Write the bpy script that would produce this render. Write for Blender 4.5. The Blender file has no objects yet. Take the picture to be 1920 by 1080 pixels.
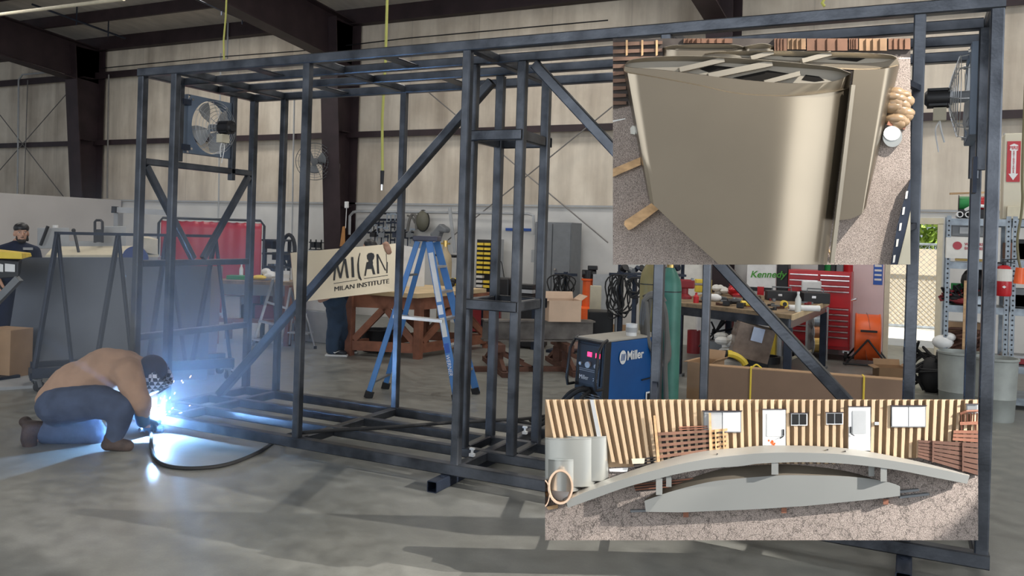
import bpy, bmesh, math, random
from mathutils import Vector as V, Matrix, Quaternion
random.seed(7)
S = bpy.context.scene
COL = S.collection
PI = math.pi

# ------------------------------------------------------------------ camera
AZ = math.radians(25.8); ROLL = 0.0308; FPX = 1556.0; PCX = 960.0; PCY = 443.0; EYE = V((0, 0, 1.7))
_f = V((-math.sin(AZ), math.cos(AZ), 0)); _r0 = V((math.cos(AZ), math.sin(AZ), 0)); _z = V((0, 0, 1))
_r = _r0 * math.cos(ROLL) + _z * math.sin(ROLL)
_u = _z * math.cos(ROLL) - _r0 * math.sin(ROLL)
cam_data = bpy.data.cameras.new('camera'); cam = bpy.data.objects.new('camera', cam_data); COL.objects.link(cam)
M = Matrix((( _r.x, _u.x, -_f.x, EYE.x), (_r.y, _u.y, -_f.y, EYE.y), (_r.z, _u.z, -_f.z, EYE.z), (0, 0, 0, 1)))
cam.matrix_world = M
cam_data.sensor_width = 36; cam_data.lens = FPX / 1920 * 36
cam_data.shift_y = (PCY - 540) / 1920
cam_data.clip_start = 0.05; cam_data.clip_end = 300
S.camera = cam
S.view_settings.view_transform = 'Standard'; S.view_settings.look = 'None'
S.view_settings.gamma = 1; S.view_settings.use_curve_mapping = False
S.view_settings.exposure = 0.0
S.cycles.use_denoising = True
S.cycles.max_bounces = 8; S.cycles.diffuse_bounces = 3; S.cycles.volume_bounces = 0

# measuring helpers: from a position in the photograph to a point in the room
def _ray(x, y): return _f + _r * ((x - PCX) / FPX) - _u * ((y - PCY) / FPX)
def PZ(x, y, z=0.0):
    v = _ray(x, y); return EYE + v * ((z - EYE.z) / v.z)
def PY(x, y, Y):
    v = _ray(x, y); return EYE + v * (Y / v.y)
def PX(x, y, X):
    v = _ray(x, y); return EYE + v * (X / v.x)
def PD(x, y, D): return EYE + _ray(x, y) * D

# ------------------------------------------------------------------ light
W = bpy.data.worlds.new('world'); S.world = W; W.use_nodes = True
bg = W.node_tree.nodes['Background']; bg.inputs[0].default_value = (0.80, 0.88, 1.0, 1); bg.inputs[1].default_value = 0.55

def area(name, loc, target, sx, sy, power, col=(1, 1, 1)):
    l = bpy.data.lights.new(name, 'AREA'); l.shape = 'RECTANGLE'; l.size = sx; l.size_y = sy; l.energy = power; l.color = col
    o = bpy.data.objects.new(name, l); COL.objects.link(o); o.location = loc
    o.rotation_euler = (V(target) - V(loc)).to_track_quat('-Z', 'Y').to_euler(); return o
def spot(name, loc, target, power, ang, col=(1, 1, 1), size=0.03, blend=0.2):
    l = bpy.data.lights.new(name, 'SPOT'); l.energy = power; l.color = col; l.spot_size = ang; l.spot_blend = blend; l.shadow_soft_size = size
    o = bpy.data.objects.new(name, l); COL.objects.link(o); o.location = loc
    o.rotation_euler = (V(target) - V(loc)).to_track_quat('-Z', 'Y').to_euler(); return o
sun = bpy.data.lights.new('sun', 'SUN'); sun.energy = 10.0; sun.angle = 0.01; sun.color = (1.0, 0.95, 0.86)
so = bpy.data.objects.new('sun', sun); COL.objects.link(so)
so.rotation_euler = V((-0.75, 0.45, -0.9)).to_track_quat('-Z', 'Y').to_euler()
# high bay lamps' light (rows along the shop) and the roof skylights
for i, (x, y) in enumerate([(-15, 8), (-9, 8), (-3, 8), (2, 8), (-13, 11.5), (-6, 11.5), (0, 11.5)]):
    area('skylight_glow', (x, y, 6.0), (x, y, 0), 2.2, 1.0, 80, (1.0, 0.96, 0.90))
# daylight through the roll-up doors behind and beside the photographer
area('bay_daylight', (-3, -6, 3.0), (-4, 9, 1.6), 9, 4.5, 480, (0.90, 0.95, 1.0))
area('side_daylight', (6.5, 4, 2.6), (-3, 8, 1.4), 5, 4, 260, (0.93, 0.97, 1.0))
# the welding arc
ARC = PY(302, 783, 4.86)
arc = bpy.data.lights.new('arc_light', 'POINT'); arc.energy = 480; arc.color = (0.25, 0.52, 1.0); arc.shadow_soft_size = 0.015
ao = bpy.data.objects.new('arc_light', arc); COL.objects.link(ao); ao.location = ARC + V((0.0, -0.06, 0.03))
# added spots without fixtures, acting as sun on the two picture boards
UC = PD(1428, 284, 3.95); LC = PD(1428, 880, 3.95)
spot('added_board_spot', UC + _u * 2.3 + _r * 1.9 - _f * 1.7, UC, 1000, 0.48, (1.0, 0.94, 0.85), 0.02)
spot('added_board_spot', LC + _u * 1.9 + _r * 4.2 - _f * 1.6, LC - _u * 0.02, 2500, 0.35, (1.0, 0.95, 0.88), 0.02)

# ------------------------------------------------------------------ materials
_M = {}
def mat(name, col, rough=0.6, metal=0.0, var=0.0, scale=6.0, col2=None, bump=0.0, bscale=None, stretch=(1, 1, 1), emit=0.0, alpha=1.0, spec=0.5, trans=0.0, detail=6, contrast=(0.3, 0.7), coord='Object', rvar=0.0):
    if name in _M: return _M[name]
    m = bpy.data.materials.new(name); m.use_nodes = True; nt = m.node_tree; b = nt.nodes['Principled BSDF']
    b.inputs['Base Color'].default_value = (*col, 1); b.inputs['Roughness'].default_value = rough; b.inputs['Metallic'].default_value = metal
    b.inputs['Specular IOR Level'].default_value = spec
    if trans: b.inputs['Transmission Weight'].default_value = trans
    tc = nt.nodes.new('ShaderNodeTexCoord'); mp = nt.nodes.new('ShaderNodeMapping'); mp.inputs['Scale'].default_value = stretch
    nt.links.new(tc.outputs[coord], mp.inputs[0])
    n = nt.nodes.new('ShaderNodeTexNoise'); n.inputs['Scale'].default_value = scale; n.inputs['Detail'].default_value = detail
    nt.links.new(mp.outputs[0], n.inputs[0])
    if col2 is None: col2 = tuple(max(0, c * (1 - var)) for c in col); col1 = tuple(min(1, c * (1 + var)) for c in col)
    else: col1 = col
    if var or col2 != col:
        r = nt.nodes.new('ShaderNodeValToRGB'); r.color_ramp.elements[0].color = (*col2, 1); r.color_ramp.elements[1].color = (*col1, 1)
        r.color_ramp.elements[0].position, r.color_ramp.elements[1].position = contrast
        nt.links.new(n.outputs[0], r.inputs[0]); nt.links.new(r.outputs[0], b.inputs['Base Color'])
    if rvar:
        mr = nt.nodes.new('ShaderNodeMapRange'); mr.inputs[3].default_value = max(0.05, rough - rvar); mr.inputs[4].default_value = min(1, rough + rvar)
        nt.links.new(n.outputs[0], mr.inputs[0]); nt.links.new(mr.outputs[0], b.inputs['Roughness'])
    if bump:
        n2 = nt.nodes.new('ShaderNodeTexNoise'); n2.inputs['Scale'].default_value = bscale or scale * 4; n2.inputs['Detail'].default_value = 4
        nt.links.new(mp.outputs[0], n2.inputs[0])
        bp = nt.nodes.new('ShaderNodeBump'); bp.inputs['Strength'].default_value = bump; bp.inputs['Distance'].default_value = 0.02
        nt.links.new(n2.outputs[0], bp.inputs['Height']); nt.links.new(bp.outputs[0], b.inputs['Normal'])
    if emit:
        b.inputs['Emission Color'].default_value = (*col, 1); b.inputs['Emission Strength'].default_value = emit
    _M[name] = m; return m
def simple(name, col, rough=0.6, metal=0.0): return mat(name, col, rough, metal, var=0.08, scale=9)

STEEL = mat('mill_scale_steel', (0.13, 0.14, 0.16), 0.36, 0.75, scale=5, col2=(0.025, 0.028, 0.034), bump=0.05, bscale=60, contrast=(0.25, 0.75), rvar=0.12)
STEEL2 = mat('galvanised_steel', (0.30, 0.34, 0.38), 0.42, 0.6, var=0.25, scale=14)
DKSTEEL = mat('dark_primer_steel', (0.022, 0.03, 0.05), 0.5, 0.4, var=0.3, scale=8)
SHEET = mat('hot_rolled_sheet', (0.105, 0.115, 0.135), 0.45, 0.6, var=0.3, scale=1.3, bump=0.02)
SHEETB = mat('brown_sheet', (0.17, 0.13, 0.11), 0.55, 0.3, var=0.2, scale=2)
PURLIN = mat('red_oxide_steel', (0.030, 0.017, 0.020), 0.6, 0.1, var=0.3, scale=3)
BLACK = simple('black_plastic', (0.012, 0.012, 0.014), 0.45)
RUBBER = simple('black_rubber', (0.016, 0.016, 0.017), 0.75)
GREYRUB = simple('grey_hose_rubber', (0.13, 0.125, 0.115), 0.75)
WHITE = simple('white_paint', (0.75, 0.75, 0.74), 0.5)
CREAM = simple('cream_paint', (0.62, 0.56, 0.42), 0.6)
GREYP = simple('grey_enamel', (0.17, 0.18, 0.19), 0.5)
GREYL = simple('light_grey_enamel', (0.38, 0.39, 0.40), 0.5)
RED = simple('red_enamel', (0.48, 0.012, 0.018), 0.32)
DRED = simple('dark_red_paint', (0.22, 0.015, 0.02), 0.45)
ORANGE = simple('orange_enamel', (0.80, 0.12, 0.02), 0.4)
YELLOW = simple('yellow_plastic', (0.80, 0.58, 0.06), 0.5)
GREEN = simple('green_plastic', (0.02, 0.25, 0.06), 0.5)
BLUE = mat('blue_enamel', (0.004, 0.075, 0.26), 0.35, 0.0, var=0.15, scale=3)
LADB = mat('blue_fibreglass', (0.06, 0.20, 0.48), 0.45, 0.0, var=0.12, scale=5)
ALU = simple('aluminium', (0.60, 0.61, 0.62), 0.35, 0.85)
CHROME = simple('bright_steel', (0.65, 0.65, 0.66), 0.2, 1.0)
CARD = mat('corrugated_cardboard', (0.40, 0.25, 0.14), 0.8, 0, var=0.12, scale=4)
CARDL = mat('pale_cardboard', (0.55, 0.40, 0.29), 0.8, 0, var=0.10, scale=4)
CARDB = mat('brown_cardboard', (0.23, 0.145, 0.095), 0.75, 0, var=0.10, scale=2)
WOOD = mat('pale_timber', (0.52, 0.33, 0.17), 0.7, 0, var=0.3, scale=5, stretch=(1, 6, 6), bump=0.1)
PLY = mat('plywood_top', (0.58, 0.44, 0.26), 0.7, 0, var=0.2, scale=3)
RWOOD = mat('reddish_timber', (0.24, 0.095, 0.055), 0.7, 0, var=0.35, scale=5, bump=0.1)
DWOOD = mat('dirty_bench_timber', (0.24, 0.17, 0.10), 0.8, 0, var=0.45, scale=7, bump=0.2)
RUST = mat('rusty_steel', (0.10, 0.045, 0.03), 0.75, 0.2, var=0.4, scale=8)
SKIN = mat('skin', (0.52, 0.30, 0.21), 0.55, 0, var=0.06, scale=8)
HAIRM = simple('dark_hair', (0.02, 0.015, 0.012), 0.7)
NAVY = mat('navy_cloth', (0.008, 0.014, 0.040), 0.9, 0, var=0.3, scale=10, bump=0.2, bscale=25)
DENIM = mat('blue_denim', (0.06, 0.08, 0.135), 0.9, 0, var=0.22, scale=9, bump=0.3, bscale=14)
TANC = mat('tan_work_shirt', (0.40, 0.25, 0.17), 0.9, 0, var=0.12, scale=7, bump=0.35, bscale=9)
BOOT = mat('worn_leather', (0.055, 0.035, 0.028), 0.75, 0, var=0.4, scale=14, bump=0.2)
CLEAR = mat('clear_plastic', (0.85, 0.9, 0.92), 0.1, 0, trans=0.8)
BRASS = simple('brass', (0.55, 0.38, 0.13), 0.3, 0.9)
PAPER = simple('paper', (0.70, 0.68, 0.63), 0.7)
BLUEP = simple('blue_tape', (0.03, 0.10, 0.40), 0.6)
GREENT = mat('green_cylinder_paint', (0.055, 0.19, 0.145), 0.45, 0.1, var=0.25, scale=5)
OLIVE = mat('olive_cylinder_paint', (0.27, 0.22, 0.09), 0.5, 0.1, var=0.2, scale=5)
DRUM = mat('galvanised_can', (0.33, 0.35, 0.33), 0.6, 0.35, var=0.22, scale=4)

# ------------------------------------------------------------------ mesh builder
def frame_of(d):
    d = V(d).normalized(); a = V((0, 0, 1)) if abs(d.z) < 0.95 else V((0, 1, 0))
    x = a.cross(d).normalized(); y = d.cross(x).normalized(); return x, y, d
class MB:
    def __init__(s): s.v = []; s.f = []; s.mi = []; s.cur = 0
    def m(s, i): s.cur = i; return s
    def add(s, vs, fs):
        o = len(s.v); s.v += [V(p) for p in vs]; s.f += [tuple(i + o for i in f) for f in fs]; s.mi += [s.cur] * len(fs); return s
    def box(s, c, size, rz=0, rot=None):
        hx, hy, hz = [q / 2 for q in size]; R = rot or Matrix.Rotation(rz, 3, 'Z'); c = V(c)
        vs = [c + R @ V((x, y, z)) for x in (-hx, hx) for y in (-hy, hy) for z in (-hz, hz)]
        return s.add(vs, [(0, 1, 3, 2), (4, 6, 7, 5), (0, 4, 5, 1), (2, 3, 7, 6), (0, 2, 6, 4), (1, 5, 7, 3)])
    def hexa(s, b, t):
        return s.add(list(b) + list(t), [(3, 2, 1, 0), (4, 5, 6, 7), (0, 1, 5, 4), (1, 2, 6, 5), (2, 3, 7, 6), (3, 0, 4, 7)])
    def bar(s, p0, p1, w, h=None, up=None, ch=0.0):
        """rectangular bar, chamfered; w across, h along up"""
        p0 = V(p0); p1 = V(p1); h = w if h is None else h; d = (p1 - p0).normalized()
        upv = V(up) if up else (V((0, 0, 1)) if abs(d.z) < 0.9 else V((0, 1, 0)))
        x = d.cross(upv).normalized(); y = x.cross(d).normalized(); a, b = w / 2, h / 2
        if ch: prof = [(-a + ch, -b), (a - ch, -b), (a, -b + ch), (a, b - ch), (a - ch, b), (-a + ch, b), (-a, b - ch), (-a, -b + ch)]
        else: prof = [(-a, -b), (a, -b), (a, b), (-a, b)]
        n = len(prof); vs = [p + x * q[0] + y * q[1] for p in (p0, p1) for q in prof]
        fs = [(i, (i + 1) % n, n + (i + 1) % n, n + i) for i in range(n)] + [tuple(range(n - 1, -1, -1)), tuple(range(n, 2 * n))]
        return s.add(vs, fs)
    def sqtube(s, p0, p1, w, h=None, t=0.005, up=None, ch=0.007):
        """hollow square tube with open ends"""
        p0 = V(p0); p1 = V(p1); h = w if h is None else h; d = (p1 - p0).normalized()
        upv = V(up) if up else (V((0, 0, 1)) if abs(d.z) < 0.9 else V((0, 1, 0)))
        x = d.cross(upv).normalized(); y = x.cross(d).normalized()
        def prof(a, b, c): return [(-a + c, -b), (a - c, -b), (a, -b + c), (a, b - c), (a - c, b), (-a + c, b), (-a, b - c), (-a, -b + c)]
        O = prof(w / 2, h / 2, ch); I = prof(w / 2 - t, h / 2 - t, ch * .6); n = 8
        L = [[p + x * q[0] + y * q[1] for q in P] for p, P in ((p0, O), (p1, O), (p1, I), (p0, I))]
        vs = sum(L, []); fs = []
        for k in range(4):
            a, b = k * n, ((k + 1) % 4) * n
            fs += [(a + i, a + (i + 1) % n, b + (i + 1) % n, b + i) for i in range(n)]
        return s.add(vs, fs)
    def cyl(s, p0, p1, r0, r1=None, n=16, caps=True):
        p0 = V(p0); p1 = V(p1); r1 = r0 if r1 is None else r1; x, y, d = frame_of(p1 - p0)
        vs = [p + (x * math.cos(2 * PI * i / n) + y * math.sin(2 * PI * i / n)) * r for p, r in ((p0, r0), (p1, r1)) for i in range(n)]
        fs = [(i, (i + 1) % n, n + (i + 1) % n, n + i) for i in range(n)]
        if caps: fs += [tuple(range(n - 1, -1, -1)), tuple(range(n, 2 * n))]
        return s.add(vs, fs)
    def tube(s, pts, r, n=8, closed=False):
        pts = [V(p) for p in pts]; N = len(pts); rings = []; px = None
        for i, p in enumerate(pts):
            a = pts[i - 1] if (i or closed) else p; b = pts[(i + 1) % N] if (i < N - 1 or closed) else p
            d = (b - a).normalized() if (b - a).length > 1e-9 else V((0, 0, 1))
            if px is None: x, y, _ = frame_of(d)
            else:
                x = (px - d * px.dot(d)); x = x.normalized() if x.length > 1e-6 else frame_of(d)[0]; y = d.cross(x).normalized()
            px = x; rr = r[i] if isinstance(r, (list, tuple)) else r
            rings.append([p + (x * math.cos(2 * PI * k / n) + y * math.sin(2 * PI * k / n)) * rr for k in range(n)])
        vs = sum(rings, []); fs = []
        for i in range(N if closed else N - 1):
            a, b = i * n, ((i + 1) % N) * n
            fs += [(a + k, a + (k + 1) % n, b + (k + 1) % n, b + k) for k in range(n)]
        if not closed: fs += [tuple(range(n - 1, -1, -1)), tuple((N - 1) * n + k for k in range(n))]
        return s.add(vs, fs)
    def lathe(s, base, prof, n=24, axis=(0, 0, 1)):
        """prof = [(r, h)]"""
        base = V(base); x, y, d = frame_of(axis); vs = []; fs = []
        for r, h in prof: vs += [base + d * h + (x * math.cos(2 * PI * i / n) + y * math.sin(2 * PI * i / n)) * max(r, 1e-4) for i in range(n)]
        for k in range(len(prof) - 1):
            a, b = k * n, (k + 1) * n; fs += [(a + i, a + (i + 1) % n, b + (i + 1) % n, b + i) for i in range(n)]
        return s.add(vs, fs)
    def prism(s, poly, off):
        """poly: points of a planar face, off: thickness vector"""
        poly = [V(p) for p in poly]; n = len(poly); off = V(off)
        vs = poly + [p + off for p in poly]
        return s.add(vs, [tuple(range(n - 1, -1, -1)), tuple(range(n, 2 * n))] + [(i, (i + 1) % n, n + (i + 1) % n, n + i) for i in range(n)])
    def grid(s, rows):
        o = [p for r in rows for p in r]; n = len(rows[0])
        return s.add(o, [(i * n + j, i * n + j + 1, (i + 1) * n + j + 1, (i + 1) * n + j) for i in range(len(rows) - 1) for j in range(n - 1)])
    def ball(s, c, r, n=12, k=8, rot=None):
        c = V(c); r = (r, r, r) if not isinstance(r, (tuple, list)) else r; vs = []; R = rot or Matrix.Identity(3)
        for i in range(k + 1):
            t = PI * i / k
            for j in range(n):
                a = 2 * PI * j / n; vs.append(c + R @ V((r[0] * math.sin(t) * math.cos(a), r[1] * math.sin(t) * math.sin(a), r[2] * math.cos(t))))
        return s.add(vs, [(i * n + j, (i + 1) * n + j, (i + 1) * n + (j + 1) % n, i * n + (j + 1) % n) for i in range(k) for j in range(n)])
    def build(s, name, mats, parent=None, smooth=False, bevel=0.0, local=False):
        vs = s.v
        if parent is not None and not local:
            root = parent
            while root.parent: root = root.parent
            Mi = (Matrix.Translation(root.location) @ Matrix.Rotation(root.rotation_euler.z, 4, 'Z')).inverted()
            vs = [Mi @ p for p in vs]
        me = bpy.data.meshes.new(name); me.from_pydata([tuple(p) for p in vs], [], s.f)
        if not isinstance(mats, (list, tuple)): mats = [mats]
        for q in mats: me.materials.append(q)
        me.polygons.foreach_set('material_index', s.mi)
        bm = bmesh.new(); bm.from_mesh(me); bmesh.ops.remove_doubles(bm, verts=bm.verts, dist=1e-6)
        bmesh.ops.recalc_face_normals(bm, faces=bm.faces); bm.to_mesh(me); bm.free()
        if smooth:
            me.polygons.foreach_set('use_smooth', [True] * len(me.polygons))
            try: me.set_sharp_from_angle(angle=math.radians(38))
            except Exception: pass
        o = bpy.data.objects.new(name, me); COL.objects.link(o)
        if parent is not None: o.parent = parent
        if bevel:
            b = o.modifiers.new('bevel', 'BEVEL'); b.width = bevel; b.segments = 2; b.limit_method = 'ANGLE'
        return o
def tag(o, label, cat, group=None, kind=None):
    o['label'] = label; o['category'] = cat
    if group: o['group'] = group
    if kind: o['kind'] = kind
    return o
def thing(name, label, cat, loc=(0, 0, 0), rz=0, group=None):
    o = bpy.data.objects.new(name, None); COL.objects.link(o); o.location = loc; o.rotation_euler = (0, 0, rz); o.empty_display_size = 0.1
    return tag(o, label, cat, group)
def structure(o): o['kind'] = 'structure'; return o
def copy_tree(o, loc=None, rz=None, label=None):
    def rec(a, parent):
        c = a.copy(); COL.objects.link(c)
        if parent: c.parent = parent
        for ch in list(a.children): rec(ch, c)
        return c
    c = rec(o, None)
    if loc is not None: c.location = loc
    if rz is not None: c.rotation_euler = (0, 0, rz)
    if label: c['label'] = label
    return c
def lettering(txt, size, origin, xdir, ydir, m, parent=None, name='lettering', depth=0.002, bold=0.0, align='LEFT', squash=1.0):
    cu = bpy.data.curves.new(name, 'FONT'); cu.body = txt; cu.size = size; cu.extrude = depth; cu.offset = bold; cu.align_x = align
    to = bpy.data.objects.new(name, cu); me = bpy.data.meshes.new_from_object(to); bpy.data.objects.remove(to)
    x = V(xdir).normalized(); y = V(ydir).normalized(); zz = x.cross(y).normalized(); O = V(origin)
    Mi = Matrix.Identity(4)
    if parent is not None:
        root = parent
        while root.parent: root = root.parent
        Mi = (Matrix.Translation(root.location) @ Matrix.Rotation(root.rotation_euler.z, 4, 'Z')).inverted()
    for v in me.vertices: v.co = Mi @ (O + x * (v.co.x * squash) + y * v.co.y + zz * v.co.z)
    me.materials.clear(); me.materials.append(m)
    o = bpy.data.objects.new(name, me); COL.objects.link(o)
    if parent is not None: o.parent = parent
    return o
def hang(pts, n=10):
    """Catmull-Rom through points"""
    P = [V(p) for p in pts]; P = [P[0] * 2 - P[1]] + P + [P[-1] * 2 - P[-2]]; out = []
    for i in range(1, len(P) - 2):
        a, b, c, d = P[i - 1:i + 3]
        for k in range(n):
            t = k / n; out.append(0.5 * ((2 * b) + (c - a) * t + (2 * a - 5 * b + 4 * c - d) * t * t + (3 * b - a - 3 * c + d) * t ** 3))
    out.append(P[-2]); return out
# ------------------------------------------------------------------ building shell
FLOORM = bpy.data.materials.new('polished_concrete'); FLOORM.use_nodes = True
nt = FLOORM.node_tree; b = nt.nodes['Principled BSDF']; tc = nt.nodes.new('ShaderNodeTexCoord')
def noise(nt, scale, det=8, src=None, stretch=None, rough=0.6):
    n = nt.nodes.new('ShaderNodeTexNoise'); n.inputs['Scale'].default_value = scale; n.inputs['Detail'].default_value = det; n.inputs['Roughness'].default_value = rough
    if stretch:
        mp = nt.nodes.new('ShaderNodeMapping'); mp.inputs['Scale'].default_value = stretch; nt.links.new(src, mp.inputs[0]); nt.links.new(mp.outputs[0], n.inputs[0])
    else: nt.links.new(src, n.inputs[0])
    return n
def ramp(nt, src, *stops):
    r = nt.nodes.new('ShaderNodeValToRGB'); e = r.color_ramp.elements
    e[0].position, e[0].color = stops[0][0], (*stops[0][1], 1); e[1].position, e[1].color = stops[-1][0], (*stops[-1][1], 1)
    for p, c in stops[1:-1]:
        q = e.new(p); q.color = (*c, 1)
    nt.links.new(src, r.inputs[0]); return r
def mix(nt, fac, a, b_, mode='MIX'):
    m = nt.nodes.new('ShaderNodeMix'); m.data_type = 'RGBA'; m.blend_type = mode
    if isinstance(fac, float): m.inputs[0].default_value = fac
    else: nt.links.new(fac, m.inputs[0])
    nt.links.new(a, m.inputs[6]); nt.links.new(b_, m.inputs[7]); return m.outputs[2]
n1 = noise(nt, 0.55, 8, tc.outputs['Object']); n2 = noise(nt, 7, 10, tc.outputs['Object']); n3 = noise(nt, 90, 3, tc.outputs['Object'])
r1 = ramp(nt, n1.outputs[0], (0.30, (0.17, 0.178, 0.168)), (0.52, (0.245, 0.245, 0.222)), (0.72, (0.33, 0.328, 0.305)))
r2 = ramp(nt, n2.outputs[0], (0.35, (0.72, 0.72, 0.72)), (0.65, (1.0, 1.0, 1.0)))
r3 = ramp(nt, n3.outputs[0], (0.3, (0.9, 0.9, 0.9)), (0.7, (1.0, 1.0, 1.0)))
c = mix(nt, 1.0, r1.outputs[0], r2.outputs[0], 'MULTIPLY'); c = mix(nt, 1.0, c, r3.outputs[0], 'MULTIPLY')
nt.links.new(c, b.inputs['Base Color'])
rr = ramp(nt, n2.outputs[0], (0.3, (0.28,) * 3), (0.7, (0.48,) * 3)); nt.links.new(rr.outputs[0], b.inputs['Roughness'])
bp = nt.nodes.new('ShaderNodeBump'); bp.inputs['Strength'].default_value = 0.12; bp.inputs['Distance'].default_value = 0.01; nt.links.new(n2.outputs[0], bp.inputs['Height']); nt.links.new(bp.outputs[0], b.inputs['Normal'])

WALLM = bpy.data.materials.new('vinyl_faced_wall'); WALLM.use_nodes = True; nt = WALLM.node_tree; b = nt.nodes['Principled BSDF']; tc = nt.nodes.new('ShaderNodeTexCoord')
n1 = noise(nt, 0.9, 8, tc.outputs['Object']); n2 = noise(nt, 1.0, 6, tc.outputs['Object'], (2.2, 2.2, 0.25))
r1 = ramp(nt, n1.outputs[0], (0.34, (0.58, 0.50, 0.40)), (0.60, (0.75, 0.67, 0.555)))
r2 = ramp(nt, n2.outputs[0], (0.30, (0.66, 0.64, 0.63)), (0.60, (1.0, 1.0, 1.0)))
c = mix(nt, 1.0, r1.outputs[0], r2.outputs[0], 'MULTIPLY')
wv = nt.nodes.new('ShaderNodeSeparateXYZ'); nt.links.new(tc.outputs['Object'], wv.inputs[0])
mm = nt.nodes.new('ShaderNodeMath'); mm.operation = 'PINGPONG'; mm.inputs[1].default_value = 0.76; nt.links.new(wv.outputs[0], mm.inputs[0])
rs = ramp(nt, mm.outputs[0], (0.0, (0.80,) * 3), (0.016, (1.0,) * 3)); c = mix(nt, 1.0, c, rs.outputs[0], 'MULTIPLY')
nt.links.new(c, b.inputs['Base Color']); b.inputs['Roughness'].default_value = 0.75
WAINM = mat('painted_lower_wall', (0.70, 0.69, 0.66), 0.75, 0, scale=1.6, col2=(0.56, 0.55, 0.53), bump=0.05)
PARTM = mat('grey_partition_board', (0.52, 0.50, 0.49), 0.8, 0, var=0.06, scale=1.5)
CEILM = mat('roof_insulation_facing', (0.50, 0.46, 0.41), 0.8, 0, var=0.16, scale=1.6, stretch=(3, 1, 1))
GROUNDM = mat('pale_yard_concrete', (0.75, 0.73, 0.68), 0.8, 0, var=0.06, scale=2)
YW = 14.0
structure(MB().box((-10, 5, -0.1), (44, 22, 0.2)).build('floor', FLOORM))
w = MB()                                            # back wall with the doorway left open
DX0, DX1, DZ = -0.31, 0.33, 2.08
w.box(((-34 + DX0) / 2, YW + 0.1, 4.1), (DX0 + 34, 0.2, 3.7)); w.box(((DX1 + 12) / 2, YW + 0.1, 4.1), (12 - DX1, 0.2, 3.7)); w.box(((DX0 + DX1) / 2, YW + 0.1, 4.1), (DX1 - DX0, 0.2, 3.7))
structure(w.build('wall_back', WALLM))
w = MB(); w.box(((-34 + DX0) / 2, YW + 0.07, 1.125), (DX0 + 34, 0.22, 2.25)); w.box(((DX1 + 12) / 2, YW + 0.07, 1.125), (12 - DX1, 0.22, 2.25)); w.box(((DX0 + DX1) / 2, YW + 0.07, (2.25 + DZ) / 2), (DX1 - DX0, 0.22, 2.25 - DZ))
structure(w.build('wall_back_lower', WAINM))
structure(MB().box((-10, YW - 0.06, 2.275), (44, 0.06, 0.035)).build('trim_1', GREYL))
structure(MB().box((-17.3, 9, 1.14), (0.2, 9.8, 2.28)).build('wall_left', PARTM))
slope = 0.085
def roofz(y): return 6.22 + (YW - y) * slope
c_ = MB(); c_.hexa([(-34, YW + .3, roofz(YW + .3)), (12, YW + .3, roofz(YW + .3)), (12, -2, roofz(-2)), (-34, -2, roofz(-2))], [(-34, YW + .3, roofz(YW + .3) + .1), (12, YW + .3, roofz(YW + .3) + .1), (12, -2, roofz(-2) + .1), (-34, -2, roofz(-2) + .1)])
structure(c_.build('ceiling', CEILM))
# door frame
d = MB(); d.box((DX0 - .03, YW - .02, DZ / 2), (.07, .2, DZ)); d.box((DX1 + .03, YW - .02, DZ / 2), (.07, .2, DZ)); d.box(((DX0 + DX1) / 2, YW - .02, DZ + .04), (DX1 - DX0 + .14, .2, .09))
structure(d.build('trim_2', CREAM))
# open door leaf folded back against the wall
PINK = mat('pale_pink_door_paint', (0.66, 0.50, 0.50), 0.5, 0, var=0.05, scale=3)
d = MB(); d.box((-0.69, YW - .10, 1.03), (.62, .05, 2.04)); dl = structure(d.build('door_1', PINK))
h = MB(); h.box((-0.93, YW - .14, 1.0), (.05, .02, .34)); h.cyl((-0.93, YW - .15, 1.06), (-0.93, YW - .2, 1.06), .012); h.bar((-0.93, YW - .2, 1.06), (-0.83, YW - .2, 1.06), .02); h.build('door_handle', CHROME, dl)
h = MB(); h.box((-0.47, YW - .128, 1.30), (.13, .004, .34)); p = tag(h.build('notice_sheet', BLUEP), 'blue and white notice sheet taped on the pale pink door', 'notice')
h = MB(); 
for i in range(4): h.box((-0.47, YW - .131, 1.42 - i * .07), (.10, .002, .03))
h.build('printed_lines', PAPER, p)
h = MB(); h.box((-0.78, YW - .128, 1.56), (.34, .004, .10)); p = tag(h.build('warning_strip', PAPER), 'faded white warning strip with dark print across the pink door', 'sign')
h = MB()
for i in range(12): h.box((-0.93 + i * .027, YW - .131, 1.56), (.013 if i % 3 else .02, .002, .07))
h.build('print', BLACK, p)
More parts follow.
